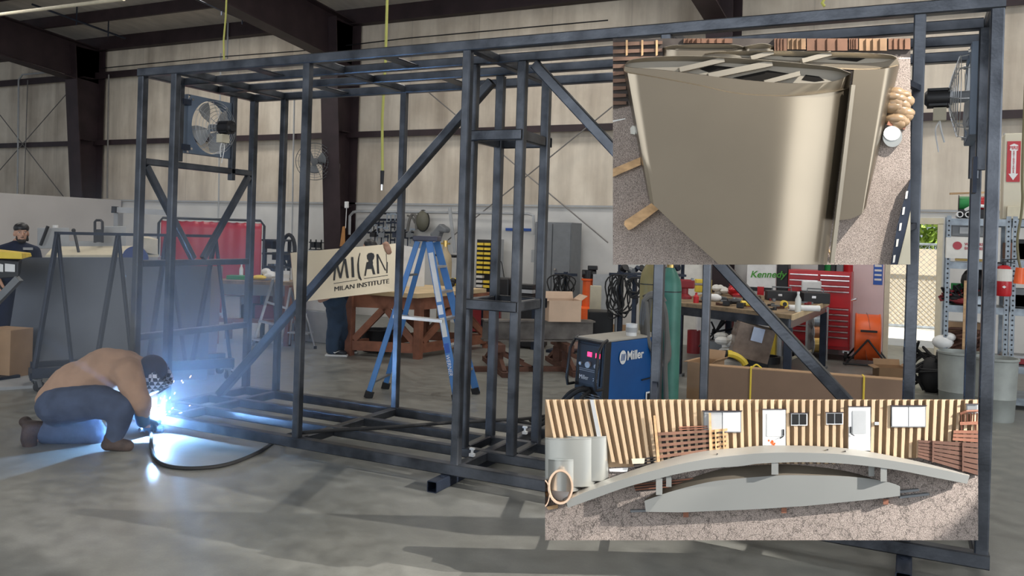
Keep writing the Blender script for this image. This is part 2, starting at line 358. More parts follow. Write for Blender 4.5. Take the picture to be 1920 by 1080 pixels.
# roof steel ------------------------------------------------------
def column(x, topw=0.80):
    n = MB(); z1 = roofz(YW) - .3
    # tapered web and two flanges, depth runs along Y
    yb = YW - .08
    n.hexa([(x - .012, yb - .32, 0), (x + .012, yb - .32, 0), (x + .012, yb, 0), (x - .012, yb, 0)], [(x - .012, yb - topw, z1), (x + .012, yb - topw, z1), (x + .012, yb, z1), (x - .012, yb, z1)])
    n.bar((x, yb - .33, 0), (x, yb - topw - .01, z1), .42, .02, up=(0, 1, 0)); n.bar((x, yb, 0), (x, yb, z1), .42, .02, up=(0, 1, 0))
    for zz in (2.2, 3.7, 5.2): n.box((x, yb - .2 - .04 * zz, zz), (.40, .3, .012))
    return n
def rafter(n, x):
    y0 = YW - .1; y1 = -1.0
    zt = lambda y: roofz(y) - .28
    d0, d1 = .82, .66
    n.hexa([(x - .012, y0, zt(y0) - d0), (x + .012, y0, zt(y0) - d0), (x + .012, y1, zt(y1) - d1), (x - .012, y1, zt(y1) - d1)], [(x - .012, y0, zt(y0)), (x + .012, y0, zt(y0)), (x + .012, y1, zt(y1)), (x - .012, y1, zt(y1))])
    n.bar((x, y0, zt(y0)), (x, y1, zt(y1)), .34, .025, up=(0, 0, 1)); n.bar((x, y0 - .7, zt(y0) - d0), (x, y1, zt(y1) - d1), .34, .025, up=(0, 0, 1))
for i, x in enumerate((-25.4, -18.15, -10.52, -2.85, 4.6)):
    lab = ['dark brown steel column and roof beam farthest left, mostly hidden', 'dark brown tapered steel column and beam at the left of the room', 'dark brown tapered steel column and beam behind the wall fan', 'dark brown steel column and beam above the large silver cabinet picture', 'dark brown steel column and beam at the far right'][i]
    rt = structure(thing('trim_%d' % (i + 3), lab, 'beam', (x, YW, 0))); del rt['category']
    column(x).build('column', PURLIN, rt); n = MB(); rafter(n, x); n.build('rafter', PURLIN, rt)
k = 8
for y in (YW - .12, 12.35, 10.8, 9.2, 7.6, 6.0, 4.4, 2.8):
    z = roofz(y) - .13; n = MB(); n.bar((-34, y, z), (12, y, z), .07 if y < 13 else .2, .24 if y < 13 else .34); structure(n.build('trim_%d' % k, PURLIN)); k += 1
for z in (3.72, 5.38):
    n = MB(); n.box((-11, YW - .09, z), (46, .18, .03)); n.box((-11, YW - .19, z - .05 if z < 5 else z - .07), (46, .02, .12 if z < 5 else .16)); structure(n.build('trim_%d' % k, PURLIN)); k += 1
# wind bracing rods, conduits and pipes
def rod(name, pts, r, m, label, cat, group=None, n=6):
    q = MB(); q.tube(pts, r, n); return tag(q.build(name, m, smooth=True), label, cat, group)
GREYROD = simple('grey_rod', (0.20, 0.19, 0.18), 0.6, 0.3)
y = YW - .25
rod('bracing_rod', [PY(-20, 190, y), PY(120, 370, y)], .012, GREYROD, 'thin bracing rod falling to the right across the far left wall bay', 'rod')
rod('bracing_rod', [PY(-10, 330, y), PY(123, 178, y)], .012, GREYROD, 'thin bracing rod rising to the dark left column', 'rod')
rod('bracing_rod', [PY(800, 170, y), PY(1140, 455, y)], .012, GREYROD, 'thin bracing rod falling right above the grey locker', 'rod')
rod('bracing_rod', [PY(840, 450, y), PY(1148, 200, y)], .012, GREYROD, 'thin bracing rod rising right behind the steel tower posts', 'rod')
rod('conduit', [PY(33, 372, y), PY(35, 150, y), PY(42, 140, y), PY(95, 135, y)], .022, GREYL, 'grey electrical conduit bending at the top on the far left wall', 'pipe')
rod('conduit', [PY(201, 372, y), PY(204, 140, y)], .02, GREYROD, 'straight dark conduit just right of the left column', 'pipe')
rod('conduit', [PY(45, 372, y), PY(52, 150, y)], .012, GREYROD, 'thin cable drop beside the far left conduit', 'cable')
rod('conduit', [PY(406, 520, y), PY(410, 375, y), PY(414, 100, y)], .018, GREYL, 'pale conduit down the wall behind the red curtain', 'pipe')
rod('conduit', [PY(547, 470, y), PY(552, 180, y)], .018, GREYL, 'pale conduit on the wall left of the wall fan', 'pipe')
rod('conduit', [PY(655, 440, y), PY(656, 405, y), PY(662, 398, y), PY(672, 396, y), PY(990, 400, y), PY(1000, 404, y), PY(1002, 440, y)], .03, GREYL, 'long horizontal grey air pipe on the wall above the tool rack', 'pipe')
n = MB()
for (a, b_) in (((0, 27), (232, -2)),): n.tube([PX(a[0], a[1], -14.5), PX(b_[0], b_[1], -10.5)], .03, 8)
tag(n.build('sprinkler_pipe', CREAM, smooth=True), 'cream coloured pipe under the roof in the top left corner', 'pipe')
for lab, (a, b_) in (('thin dark sprinkler line under the roof nearest the left edge', ((60, 8), (235, 72))), ('thin dark sprinkler line under the roof left of the big beam', ((360, -5), (475, 45)))):
    n = MB(); p0 = PY(a[0], a[1], 11.0); p1 = PY(b_[0], b_[1], 13.2); n.tube([p0, p1], .022, 6)
    for t in (.45, .8): q = p0.lerp(p1, t); n.cyl(V((q.x, q.y, roofz(q.y) - .02)), q + V((0, 0, -.1)), .014, n=6)
    tag(n.build('sprinkler_line', DKSTEEL), lab, 'pipe')
rod('conduit', [PY(426, 110, y), PY(428, 30, y), PY(432, 17, y), PY(445, 12, y), PY(462, 20, y)], .02, GREYL, 'grey conduit bending over beside the yellow pull rope', 'pipe')
# girt cable
n = MB(); n.tube([PY(190, 128, 13.7), PY(420, 106, 13.7), PY(560, 96, 13.7), PY(760, 72, 13.7), PY(1140, 38, 13.7)], .012, 6)
tag(n.build('wall_cable', BLACK), 'thin black cable running along the upper wall girt', 'cable')
# upper right small conduit bits
rod('conduit', [PY(1884, 250, 13.6), PY(1885, 405, 13.6)], .02, GREYL, 'grey conduit behind the beige box at the right edge', 'pipe')

# outside the door
structure(MB().box((0, 20.0, -0.12), (14, 11.6, 0.2)).build('ground', GROUNDM))
n = MB(); n.box((0, 20.0, .85), (14, .06, 1.7)); structure(n.build('wall_yard', mat('tan_block_wall', (0.60, 0.52, 0.40), 0.8, 0, var=0.1, scale=6)))
LEAF = mat('sunlit_leaves', (0.36, 0.52, 0.10), 0.6, 0, var=0.4, scale=3)
def shrub(name, label, cx, cy, cz, rx, ry, rz_, n=2200, s=.15):
    q = MB(); rnd = random.Random(int(cx * 100) + 5)
    for i in range(n):
        a = rnd.uniform(0, 2 * PI); t = math.acos(rnd.uniform(-1, 1)); r = rnd.uniform(.55, 1)
        c0 = V((cx + rx * r * math.sin(t) * math.cos(a), cy + ry * r * math.sin(t) * math.sin(a), cz + rz_ * r * math.cos(t)))
        R = Matrix.Rotation(rnd.uniform(0, 6), 3, 'Z') @ Matrix.Rotation(rnd.uniform(0, 3), 3, 'X')
        q.add([c0 + R @ V(p) for p in ((-s * .4, 0, 0), (0, -s * .1, s * .02), (s * .4, 0, 0), (0, s, 0))], [(0, 1, 2, 3)])
    t = thing(name, label, 'tree', (cx, cy, 0)); q.build('foliage', LEAF, t); MB().cyl((cx, cy, 0), (cx, cy, cz), .08, .05).build('trunk', RWOOD, t)
shrub('leafy_tree', 'sunlit green tree above the yard wall, in the doorway', .9, 20.8, 2.3, 1.1, .5, 1.3)
shrub('leafy_tree', 'sunlit green tree left of the doorway view, mostly behind the steel post', -1.4, 20.9, 2.3, 1.1, .5, 1.2)
n = MB()                                            # chain link fence in front of the wall
for i in range(36):
    x0 = -2.2 + i * .11; n.bar((x0, 19.6, .05), (x0 + 1.75, 19.6, 1.8), .007); n.bar((x0 + 1.75, 19.62, .05), (x0, 19.62, 1.8), .007)
for zz in (.05, 1.8): n.cyl((-2.4, 19.61, zz), (3.6, 19.61, zz), .025)
for xx in (-2.2, 0.6, 3.4): n.cyl((xx, 19.61, -.02), (xx, 19.61, 1.85), .03)
tag(n.build('chain_link_fence', STEEL2), 'chain link fence along the yard seen through the doorway', 'fence')
# ------------------------------------------------------------------ the welded steel frame
YF, Y2, Y3, YB = 4.905, 5.34, 5.74, 6.21
XL, XR = -5.85, 0.357
ZT, ZBt = 2.975, 0.114
PXS = (-5.47, -4.105, -2.74, -1.375, 0.0)
FR = thing('welded_steel_structure', 'long box frame of welded dark square steel tube standing across the shop floor', 'frame', ((XL + XR) / 2, 5.5, 0))
TW = .066
def tb(name, p0, p1, w=TW, h=None, t=.004, hollow=True):
    m_ = MB(); (m_.sqtube(p0, p1, w, h, t) if hollow else m_.bar(p0, p1, w, h, ch=.006)); return m_.build(name, STEEL, FR)
zb = ZBt + .035; zt = ZT - .035
for y in (YF, YB):
    tb('top_rail', (XL - .035, y, ZT), (XR + .035, y, ZT), .07); tb('bottom_rail', (XL - .035, y, ZBt), (XR + .038, y, ZBt), .076)
    for x in (XL, XR): tb('corner_post', (x, y, zb), (x, y, zt), .064)
for y in (Y2, Y3):
    tb('top_rail', (XL + .035, y, ZT), (XR - .035, y, ZT), .064); tb('bottom_rail', (XL + .035, y, ZBt), (XR - .035, y, ZBt), .07)
for x in (XL, XR):
    tb('end_rail', (x, YF + .035, ZT), (x, YB - .035, ZT), .066); tb('end_rail', (x, YF + .035, ZBt), (x, YB - .035, ZBt), .072)
for x in PXS:
    tb('post', (x, YF, zb), (x, YF, zt), .06)
    if x > -5.4 or True:
        tb('post', (x, YB, zb), (x, YB, zt), .058) if abs(x + 2.74) > .1 else None
    for a, b_ in ((YF, Y2), (Y2, Y3), (Y3, YB)):
        tb('cross_tube', (x, a + .034, ZT), (x, b_ - .034, ZT), .06); tb('cross_tube', (x, a + .038, ZBt), (x, b_ - .038, ZBt), .066)
# flat wide plates under the top rails, as seen from below
for x in (-4.75, -3.45): 
    for a, b_ in ((YF, Y2), (Y3, YB)): tb('cross_plate', (x, a + .034, ZT - .01), (x, b_ - .034, ZT - .01), .12, .012, hollow=False)
# tower of four posts
TX0, TX1 = -2.92, -2.53
for x in (TX0, TX1):
    for y in (Y2 - .01, Y3 + .02): tb('tower_post', (x, y, zb), (x, y, zt), .064)
for z in (2.42, 1.20):
    for y in (Y2 - .05, Y3 + .06): tb('tower_rung', (TX0 - .03, y, z), (TX1 + .03, y, z), .02 if 0 else .045, .075)
    for x in (TX0, TX1): tb('tower_rung', (x, Y2 + .03, z), (x, Y3 - .03, z), .05, .075)
for x in (TX0, TX1): tb('cross_tube', (x, Y2 + .036, ZBt + .01), (x, Y3 - .036, ZBt + .01), .066)
# long diagonals
a = PZ(930, 148, 2.93); p0 = V((-2.99, Y3, 2.90)); p1 = V((-5.72, Y3, .16)); tb('diagonal_brace', p0, p1, .07)
p0 = V((-2.44, Y2, 2.92)); p1 = PY(1575, 738, Y2); dd = (p1 - p0) / (p1.z - p0.z); tb('diagonal_brace', p0, p0 + dd * (.17 - p0.z), .07)
# left end: rails, vee braces, hanging fan posts
for z in (2.235, 1.375, .755): tb('end_rail', (XL, YF + .034, z), (XL, YB - .034, z), .055)
ym = (YF + YB) / 2
for s in (-1, 1): tb('vee_brace', (XL, ym + s * .60, 2.20), (XL, ym + s * .06, 1.41), .055)
for y in (5.30, 5.935): tb('fan_post', (XL, y, 2.15 if y > 5.5 else 2.27), (XL, y, zt), .055)
for y in (5.30, 5.935): tb('fan_post', (XR - .03, y, 2.15), (XR - .03, y, zt), .055)
n = MB(); n.box((XR - .06, 5.3, 2.12), (.02, .12, .2)); n.build('mounting_plate', DKSTEEL, FR)
# outrigger feet under the bottom rails (loose tubes)
for x, lab in ((-2.80, 'short open square steel tube lying under the frame near its middle'), (.003, 'short open square steel tube lying under the frame near its right corner')):
    q = MB(); q.sqtube((x, 4.62 if x > -1 else 4.70, .038), (x, 6.5, .038), .076, t=.006)
    q.cyl((x, 4.83, .0765), (x, 4.83, .079), .018, n=16); tag(q.build('support_tube', DKSTEEL), lab, 'steel tube', 'square tube feet under the frame')
# ------------------------------------------------------------------ exhaust fans in the frame ends
def exhaust_fan(x, yc, zc, sx, label, w=.58, h=.52):
    """plate in the plane x=const, motor on the side sx"""
    t = thing('exhaust_fan', label, 'fan', (x, yc, zc)); P = lambda dx, dy, dz: V((x + sx * dx, yc + dy, zc + dz))
    q = MB(); N = 40; R = .245                      # square plate with a round hole
    for k in range(N):
        a0, a1 = 2 * PI * k / N, 2 * PI * (k + 1) / N
        def sqp(a_):
            c_, s_ = math.cos(a_), math.sin(a_); m_ = min((w / 2) / max(abs(c_), 1e-6), (h / 2) / max(abs(s_), 1e-6)); return c_ * m_, s_ * m_
        i0, i1 = (R * math.cos(a0), R * math.sin(a0)), (R * math.cos(a1), R * math.sin(a1)); o0, o1 = sqp(a0), sqp(a1)
        q.prism([P(0, *i0), P(0, *i1), P(0, *o1), P(0, *o0)], V((sx * .006, 0, 0)))
        q.prism([P(-.06, *i0), P(-.06, *i1), P(.0, *i1), P(.0, *i0)], V((0, .004 * math.cos(a0), .004 * math.sin(a0))))
    for s1 in (-1, 1):
        q.box(P(-.02, s1 * w / 2, 0), (.045, .006, h)); q.box(P(-.02, 0, s1 * h / 2), (.045, w, .006))
    q.build('mounting_plate', simple('fan_plate_blue_grey', (.13, .17, .23), .5), t)
    for s1 in (-1, 1):
        for s2 in (-1, 1): q = MB(); q.cyl(P(0, s1 * .25, s2 * .22), P(.02, s1 * .25, s2 * .22), .012, n=8); q.build('bolt', CHROME, t)
    q = MB()                                        # guard rings and spokes
    for k, r in enumerate((.06, .09, .12, .15, .18, .21, .24)):
        q.tube([P(.05 + .05 * (1 - (r / .24) ** 2), r * math.cos(a_), r * math.sin(a_)) for a_ in [2 * PI * i / 32 for i in range(32)]], .0022, 5, True)
    for k in range(8):
        a_ = PI * k / 4 + .2; q.tube([P(.105, .05 * math.cos(a_), .05 * math.sin(a_)), P(.09, .12 * math.cos(a_), .12 * math.sin(a_)), P(.055, .235 * math.cos(a_), .235 * math.sin(a_)), P(.0, .245 * math.cos(a_), .245 * math.sin(a_))], .003, 5)
    q.build('guard', ALU, t)
    q = MB(); q.cyl(P(.1, .02, .0), P(.22, .02, 0), .062, n=24); q.cyl(P(.085, .02, 0), P(.1, .02, 0), .045, n=20); q.cyl(P(.22, .02, 0), P(.235, .02, 0), .05, .035, n=20)
    for k in range(4): a_ = PI / 4 + k * PI / 2; q.box(P(.16, .02 + .065 * math.cos(a_), .065 * math.sin(a_)), (.10, .014, .014))
    mo = q.build('motor', BLACK, t, smooth=True)
    q = MB(); q.box(P(.15, -.01, -.105), (.07, .09, .075)); q.build('junction_box', CREAM, t)
    q = MB(); q.tube(hang([P(.15, -.02, -.14), P(.14, -.03, -.2), P(.12, 0, -.27)], 5), .005, 6); q.tube(hang([P(.15, 0, -.14), P(.17, -.01, -.2), P(.15, -.02, -.33)], 5), .004, 6); q.build('wire', WHITE, t)
    for k in range(4):                              # blades at rest
        a0 = 2 * PI * k / 4 + .5; q = MB(); rows = []
        for i in range(7):
            r = .05 + .18 * i / 6; wd = .5 + .15 * math.sin(PI * i / 6)
            rows.append([P(-.01 + .025 * (j / 4 - .5) * 2, r * math.cos(a0 + wd * (j / 4 - .5) * 1.6), r * math.sin(a0 + wd * (j / 4 - .5) * 1.6)) for j in range(5)])
        q.grid(rows); q.grid([[p + V((sx * .004, 0, 0)) for p in r_] for r_ in rows]); q.build('blade', GREYL, t, smooth=True)
    q = MB(); q.cyl(P(-.02, 0, 0), P(.08, .01, 0), .035, n=16); q.build('hub', GREYP, t)
    return t
exhaust_fan(XL, 5.675, 2.615, 1, 'square plate exhaust fan with black motor mounted in the left end of the frame')
f2 = exhaust_fan(XR - .085, 5.615, 2.615, -1, 'exhaust fan seen edge on, with wire guard, in the right end of the frame')
for z in (2.40, 2.8): q = MB(); q.box((XL, 5.35, z), (.07, .09, .05)); q.build('bracket', DKSTEEL, FR)
# weld cable, on the floor and over the rails
rod('welding_cable', hang([PZ(262, 806, .05), PZ(283, 808, .02), PZ(284, 840, .014), PZ(300, 868, .014), PZ(350, 878, .014), PZ(420, 872, .014), PZ(480, 850, .014), PZ(530, 820, .02), PZ(560, 812, .165), PZ(640, 806, .165), PZ(720, 802, .165), PZ(850, 792, .165), PZ(930, 788, .165), PZ(985, 785, .10), PZ(1040, 776, .014), PZ(1080, 760, .014), PZ(1110, 748, .014)], 8), .014, RUBBER, 'dark welding cable looping on the floor and across the bottom rails', 'cable', n=10)
for lab, px, py in (('small white magnet clamp on the inner rail by the tower foot', 885, 850), ('small white magnet clamp on the bottom rail right of the tower', 984, 808)):
    c0 = PZ(px, py + 6, .15); q = MB(); q.box(c0 + V((0, 0, .012)), (.035, .03, .02)); q.cyl(c0 + V((0, 0, .02)), c0 + V((0, 0, .055)), .009, n=10); q.box(c0 + V((0, 0, .055)), (.035, .02, .014)); tag(q.build('magnet_clamp', WHITE), lab, 'clamp', 'magnet clamps on the rails')
# ------------------------------------------------------------------ left side: sheet rack, sheets, machines
RK0, RK1 = V((-7.83, 5.42, 0)), V((-6.85, 6.99, 0))
def online(px, a=RK0, b_=RK1):
    lo_, hi_ = -.5, 1.5
    for _ in range(40):
        m_ = (lo_ + hi_) / 2; p = a.lerp(b_, m_) + V((0, 0, .2)) - EYE; x = PCX + FPX * p.dot(_r) / p.dot(_f)
        if x < px: lo_ = m_
        else: hi_ = m_
    return a.lerp(b_, (lo_ + hi_) / 2)
e_ = (RK1 - RK0).normalized(); nb_ = V((-e_.y, e_.x, 0))
rack = thing('sheet_rack', 'dark steel A-frame rack on casters holding large metal sheets', 'rack', (RK0 + RK1) / 2)
q = MB(); q.bar(online(60) + V((0, 0, .19)), online(438) + V((0, 0, .19)), .08, .10); q.build('base_beam', DKSTEEL, rack)
q = MB(); q.bar(online(60) + nb_ * .42 + V((0, 0, .19)), online(438) + nb_ * .42 + V((0, 0, .19)), .08, .10); q.build('base_beam', DKSTEEL, rack)
for x_ in (64, 432):
    q = MB(); p = online(x_) + V((0, 0, .15)); q.bar(p, p + nb_ * .42, .07, .07); q.build('cross_beam', DKSTEEL, rack)
ax = [(108, 65, 135), (222, 180, 247), (313, 278, 347), (404, 361, 431)]; tops = []
for a_, l_, r_ in ax:
    T = online(a_) + nb_ * .06; T = PD(a_, 437 + (a_ - 108) * .02, (T - EYE).dot(_f)); tops.append(T)
    for x_ in (l_, r_):
        q = MB(); q.bar(online(x_) + V((0, 0, .24)), T, .042 if x_ == l_ else .032, ch=.004); q.build('leg', DKSTEEL, rack)
q = MB(); q.bar(tops[0] - (tops[3] - tops[0]).normalized() * .03, tops[3], .04, .03); q.build('top_bar', DKSTEEL, rack)
def caster(p, parent):
    q = MB(); q.box(p + V((0, 0, .125)), (.07, .07, .012)); q.bar(p + V((-.02, 0, .12)), p + V((-.02, .02, .05)), .006, .04); q.bar(p + V((.025, 0, .12)), p + V((.025, .02, .05)), .006, .04); c_ = q.build('caster_fork', GREYP, parent)
    q = MB(); q.cyl(p + V((-.016, .02, .052)), p + V((.018, .02, .052)), .052, n=18); q.build('wheel', RUBBER, c_)
for x_ in (70, 427):
    caster(online(x_), rack); caster(online(x_) + nb_ * .42, rack)
def sheet(label, P, m_, th=.006, name='metal_sheet', group='metal sheets leaning on the rack'):
    a, b_, c_, d_ = P; nn0 = (b_ - a).cross(c_ - a); rr0 = d_ - EYE; d_ = EYE + rr0 * ((a - EYE).dot(nn0) / rr0.dot(nn0)); P = [a, b_, c_, d_]; n_ = (b_ - a).cross(d_ - a).normalized() * th; q = MB(); q.prism(P, n_); return tag(q.build(name, m_), label, 'metal sheet', group)
bl0 = PZ(5, 703); sheet('large dark steel sheet, leftmost on the rack, reaching the left edge', [bl0, PZ(236, 712), PD(262, 483, 9.45), PD(40, 483, 8.95)], SHEET)
sheet('dark steel sheet on the right half of the rack, behind its upper braces', [PZ(225, 716), PZ(388, 712), PD(397, 499, 9.55), PD(250, 497, 9.45)], SHEET)
sheet('brownish sheet whose edge shows at the right end of the rack', [PZ(360, 706), PZ(402, 703), PD(418, 499, 9.85), PD(372, 499, 9.8)], SHEETB)
q = MB(); q.hexa([PZ(-40, 735), PZ(62, 728), PZ(60, 702), PZ(-40, 706)], [PZ(-40, 735) + V((0, 0, .03)), PZ(62, 728) + V((0, 0, .03)), PZ(60, 702) + V((0, 0, .03)), PZ(-40, 706) + V((0, 0, .03))])
tag(q.build('floor_panel', GREYL), 'pale flat panel lying on the floor at the left edge, under the rack', 'panel')
# wire feeder on a boom, tan box
fb = PD(12, 500, 8.75); wf = thing('wire_feeder', 'black and yellow topped wire feeder unit at the left edge', 'machine', (fb.x, fb.y, 0))
q = MB(); Q = lambda x, y, D=8.75: PD(x, y, D)
q.hexa([Q(-40, 525), Q(34, 520), Q(38, 515, 9.2), Q(-30, 518, 9.2)], [Q(-40, 484), Q(35, 490), Q(42, 484, 9.2), Q(-30, 478, 9.2)]); q.build('feeder_body', BLACK, wf, bevel=.01)
q = MB(); q.hexa([Q(-42, 484), Q(42, 486), Q(60, 481, 9.25), Q(-30, 478, 9.25)], [Q(-42, 470), Q(41, 474), Q(58, 474, 9.25), Q(-30, 464, 9.25)]); q.build('top_cover', YELLOW, wf, bevel=.008)
for x0, x1 in ((-2, 6), (9, 28)):
    q = MB(); q.hexa([Q(x0, 509, 8.74), Q(x1, 510, 8.74), Q(x1, 510, 8.76), Q(x0, 509, 8.76)], [Q(x0, 494, 8.74), Q(x1, 496, 8.74), Q(x1, 496, 8.76), Q(x0, 494, 8.76)]); q.build('label_plate', WHITE, wf)
q = MB(); q.bar(Q(-30, 590), Q(36, 522), .07); q.build('boom_tube', GREYP, wf)
bpp = PD(-30, 592, 8.75); q = MB(); q.bar((bpp.x, bpp.y, 0), bpp, .09); q.build('pole', GREYP, wf); q = MB(); q.box((bpp.x, bpp.y, .03), (.5, .5, .06)); q.build('base_plate', DKSTEEL, wf)
q = MB(); q.tube(hang([Q(-6, 526), Q(2, 540), Q(14, 546), Q(25, 538), Q(28, 524)], 6), .012, 8); q.build('feeder_hose', RUBBER, wf)
c0 = PZ(-14, 716, 0); q = MB(); q.box(c0 + V((-.1, .22, .27)), (.36, .3, .54), .2); tag(q.build('cardboard_box', CARD, bevel=.004), 'tan cardboard box on the floor at the left edge', 'box')
# grey machine with pale bed behind the rack
D = 12.2; Q = lambda x, y, D=12.2: PD(x, y, D); g0 = PD(180, 470, D)
mc = thing('press_machine', 'grey machine with a long pale bed behind the sheet rack', 'machine', (g0.x, g0.y, 0))
def slab(q, x0, y0, x1, y1, D0, D1, tilt=0):
    q.hexa([Q(x0, y1, D0), Q(x1, y1 + tilt, D0), Q(x1, y1 + tilt, D1), Q(x0, y1, D1)], [Q(x0, y0, D0), Q(x1, y0 + tilt, D0), Q(x1, y0 + tilt, D1), Q(x0, y0, D1)])
q = MB(); q.hexa([Q(84, 482), Q(298, 482), Q(290, 470, 13), Q(98, 470, 13)], [Q(86, 478), Q(298, 478), Q(282, 461, 13), Q(100, 462, 13)]); q.build('bed_top', CREAM, mc)
a, b_ = Q(88, 482), Q(296, 482); q = MB(); q.hexa([(a.x, a.y, 0), (b_.x, b_.y, 0), (b_.x - .5, b_.y + .7, 0), (a.x - .3, a.y + .7, 0)], [a, b_, b_ + V((-.5, .7, 0)), a + V((-.3, .7, 0))]); q.build('machine_base', GREYL, mc)
for x0, y0, x1, y1, nm in ((70, 427, 130, 466, 'control_cabinet'), (195, 424, 236, 464, 'gear_housing')):
    q = MB(); slab(q, x0, y0, x1, y1, 13.1, 13.6); q.build(nm, GREYP if 0 else GREYL, mc, bevel=.01)
q = MB(); slab(q, 128, 452, 196, 464, 13.1, 13.5); q.build('rear_beam', GREYL, mc)
q = MB(); q.bar(PD(76, 460, 13), PD(90, 424, 13), .035); q.build('lever', BLACK, mc)
q = MB(); q.cyl(PD(104, 429, 13.3), PD(104, 422, 13.3), .04, n=12); q.build('knob', WHITE, mc)
q = MB(); q.cyl(PD(139, 434, 12.6), PD(149, 480, 12.4), .02); q.ball(PD(138, 432, 12.6), .03); q.build('lever', BLACK, mc)
bd_ = PD(252, 486, 12.15); q = MB(); q.cyl(bd_ + V((0, 0, 0)), bd_ + _f * .04, .19, n=32); q.build('disc', simple('deep_blue_paint', (.01, .04, .22), .4), mc)
q = MB(); q.hexa([Q(256, 470), Q(296, 478), Q(296, 474, 12.6), Q(262, 464, 12.6)], [Q(262, 444), Q(296, 450), Q(296, 448, 12.6), Q(266, 440, 12.6)]); q.build('side_plate', CREAM, mc)
# hand truck behind
ht = thing('hand_truck', 'black hand truck with a rounded handle behind the sheet rack', 'hand truck', PD(184, 450, 13.6)); Q = lambda x, y, D=12.9: PD(x, y, D)
q = MB(); q.tube([Q(178, 455), Q(178, 416), Q(181, 413), Q(189, 413), Q(192, 416), Q(192, 455)], .02, 8); q.build('handle', BLACK, ht)
q = MB(); slab(q, 176, 430, 194, 454, 12.85, 12.95); q.build('back_plate', BLACK, ht)
# jib beam
jb = PD(222, 400, 13.8); jc = thing('jib_crane', 'short pale horizontal beam on a grey post behind the sheet rack', 'crane', (jb.x, jb.y, 0))
q = MB(); q.bar((jb.x, jb.y, 0), jb, .10); q.build('post', GREYL, jc); q = MB(); q.bar(PD(213, 393, 13.7), PD(318, 399, 13.7), .10, .09); q.build('beam', GREYL, jc)
q = MB(); q.bar(PD(212, 393, 13.65), PD(219, 393.4, 13.65), .12, .11); q.build('end_cap', BLACK, jc)
# welding curtain
TL, TR = PD(298, 407, 12.6), PD(496, 415, 12.6)
cu_ = thing('welding_screen', 'red welding curtain stretched in a black tube frame', 'welding screen', ((TL.x + TR.x) / 2, (TL.y + TR.y) / 2, 0))
dx = (TR - TL); dx.z = 0; L_ = dx.length; dx.normalize(); zt_ = (TL.z + TR.z) / 2
q = MB(); q.tube([TL * 1 + V((0, 0, .05 - TL.z)), V((TL.x, TL.y, zt_ - .08)), V((TL.x, TL.y, zt_)) + dx * .06, V((TR.x, TR.y, zt_)) - dx * .06, V((TR.x, TR.y, zt_ - .08)), V((TR.x, TR.y, .05))], .02, 8); q.build('tube_frame', BLACK, cu_, smooth=True)
for p in (TL, TR): q = MB(); q.box((p.x, p.y, .025), (.08, .6, .05), math.atan2(dx.y, dx.x)); q.build('foot', BLACK, cu_)
nn_ = V((-dx.y, dx.x, 0)); rows = []
for j in range(13):
    z_ = zt_ - .035 - j * (zt_ - .45) / 12; rows.append([V((TL.x, TL.y, z_ - .012 * abs(math.sin(PI * i / 5.0)))) + dx * (.035 + (L_ - .07) * i / 60) + nn_ * (.003 * math.sin(i * .9) + .012 * math.sin(i * .2 + j * .2)) for i in range(61)])
REDC = bpy.data.materials.new('red_vinyl_curtain'); REDC.use_nodes = True; b = REDC.node_tree.nodes['Principled BSDF']; b.inputs['Base Color'].default_value = (.42, .015, .03, 1); b.inputs['Roughness'].default_value = .35
q = MB(); q.grid(rows); cc = q.build('curtain', REDC, cu_, smooth=True); sm = cc.modifiers.new('solid', 'SOLIDIFY'); sm.thickness = .004
# left work bench
bl, br = PD(400, 523, 12.1), PD(548, 526, 12.1); z_ = .93
wbn = thing('work_bench', 'timber topped work bench in front of the red welding curtain', 'workbench', ((bl.x + br.x) / 2, (bl.y + br.y) / 2, 0))
d_ = V((br.x - bl.x, br.y - bl.y, 0)); n_ = V((-d_.y, d_.x, 0)).normalized() * .62; A_ = V((bl.x, bl.y, 0)); B_ = V((br.x, br.y, 0))
q = MB(); up_ = V((0, 0, 1)); q.hexa([A_ + up_ * (z_ - .05), B_ + up_ * (z_ - .05), B_ + n_ + up_ * (z_ - .05), A_ + n_ + up_ * (z_ - .05)], [A_ + up_ * z_, B_ + up_ * z_, B_ + n_ + up_ * z_, A_ + n_ + up_ * z_]); q.build('bench_top', DWOOD, wbn)
q = MB(); q.hexa([A_ + up_ * .32, B_ + up_ * .32, B_ + n_ + up_ * .32, A_ + n_ + up_ * .32], [A_ + up_ * .37, B_ + up_ * .37, B_ + n_ + up_ * .37, A_ + n_ + up_ * .37]); q.build('lower_shelf', RWOOD, wbn)
q = MB(); q.hexa([A_ + n_ * .9 + up_ * .37, B_ + n_ * .9 + up_ * .37, B_ + n_ + up_ * .37, A_ + n_ + up_ * .37], [A_ + n_ * .9 + up_ * .88, B_ + n_ * .9 + up_ * .88, B_ + n_ + up_ * .88, A_ + n_ + up_ * .88]); q.build('back_panel', RWOOD, wbn)
q = MB(); q.hexa([A_ + up_ * .72, B_ + up_ * .72, B_ + n_ * .04 + up_ * .72, A_ + n_ * .04 + up_ * .72], [A_ + up_ * .88, B_ + up_ * .88, B_ + n_ * .04 + up_ * .88, A_ + n_ * .04 + up_ * .88]); q.build('apron', GREYP, wbn)
for p in (A_.lerp(B_, .04), A_.lerp(B_, .96), A_.lerp(B_, .96) + n_ * .95, A_.lerp(B_, .04) + n_ * .95): q = MB(); q.bar(p, p + up_ * .88, .08); q.build('leg', RWOOD, wbn)
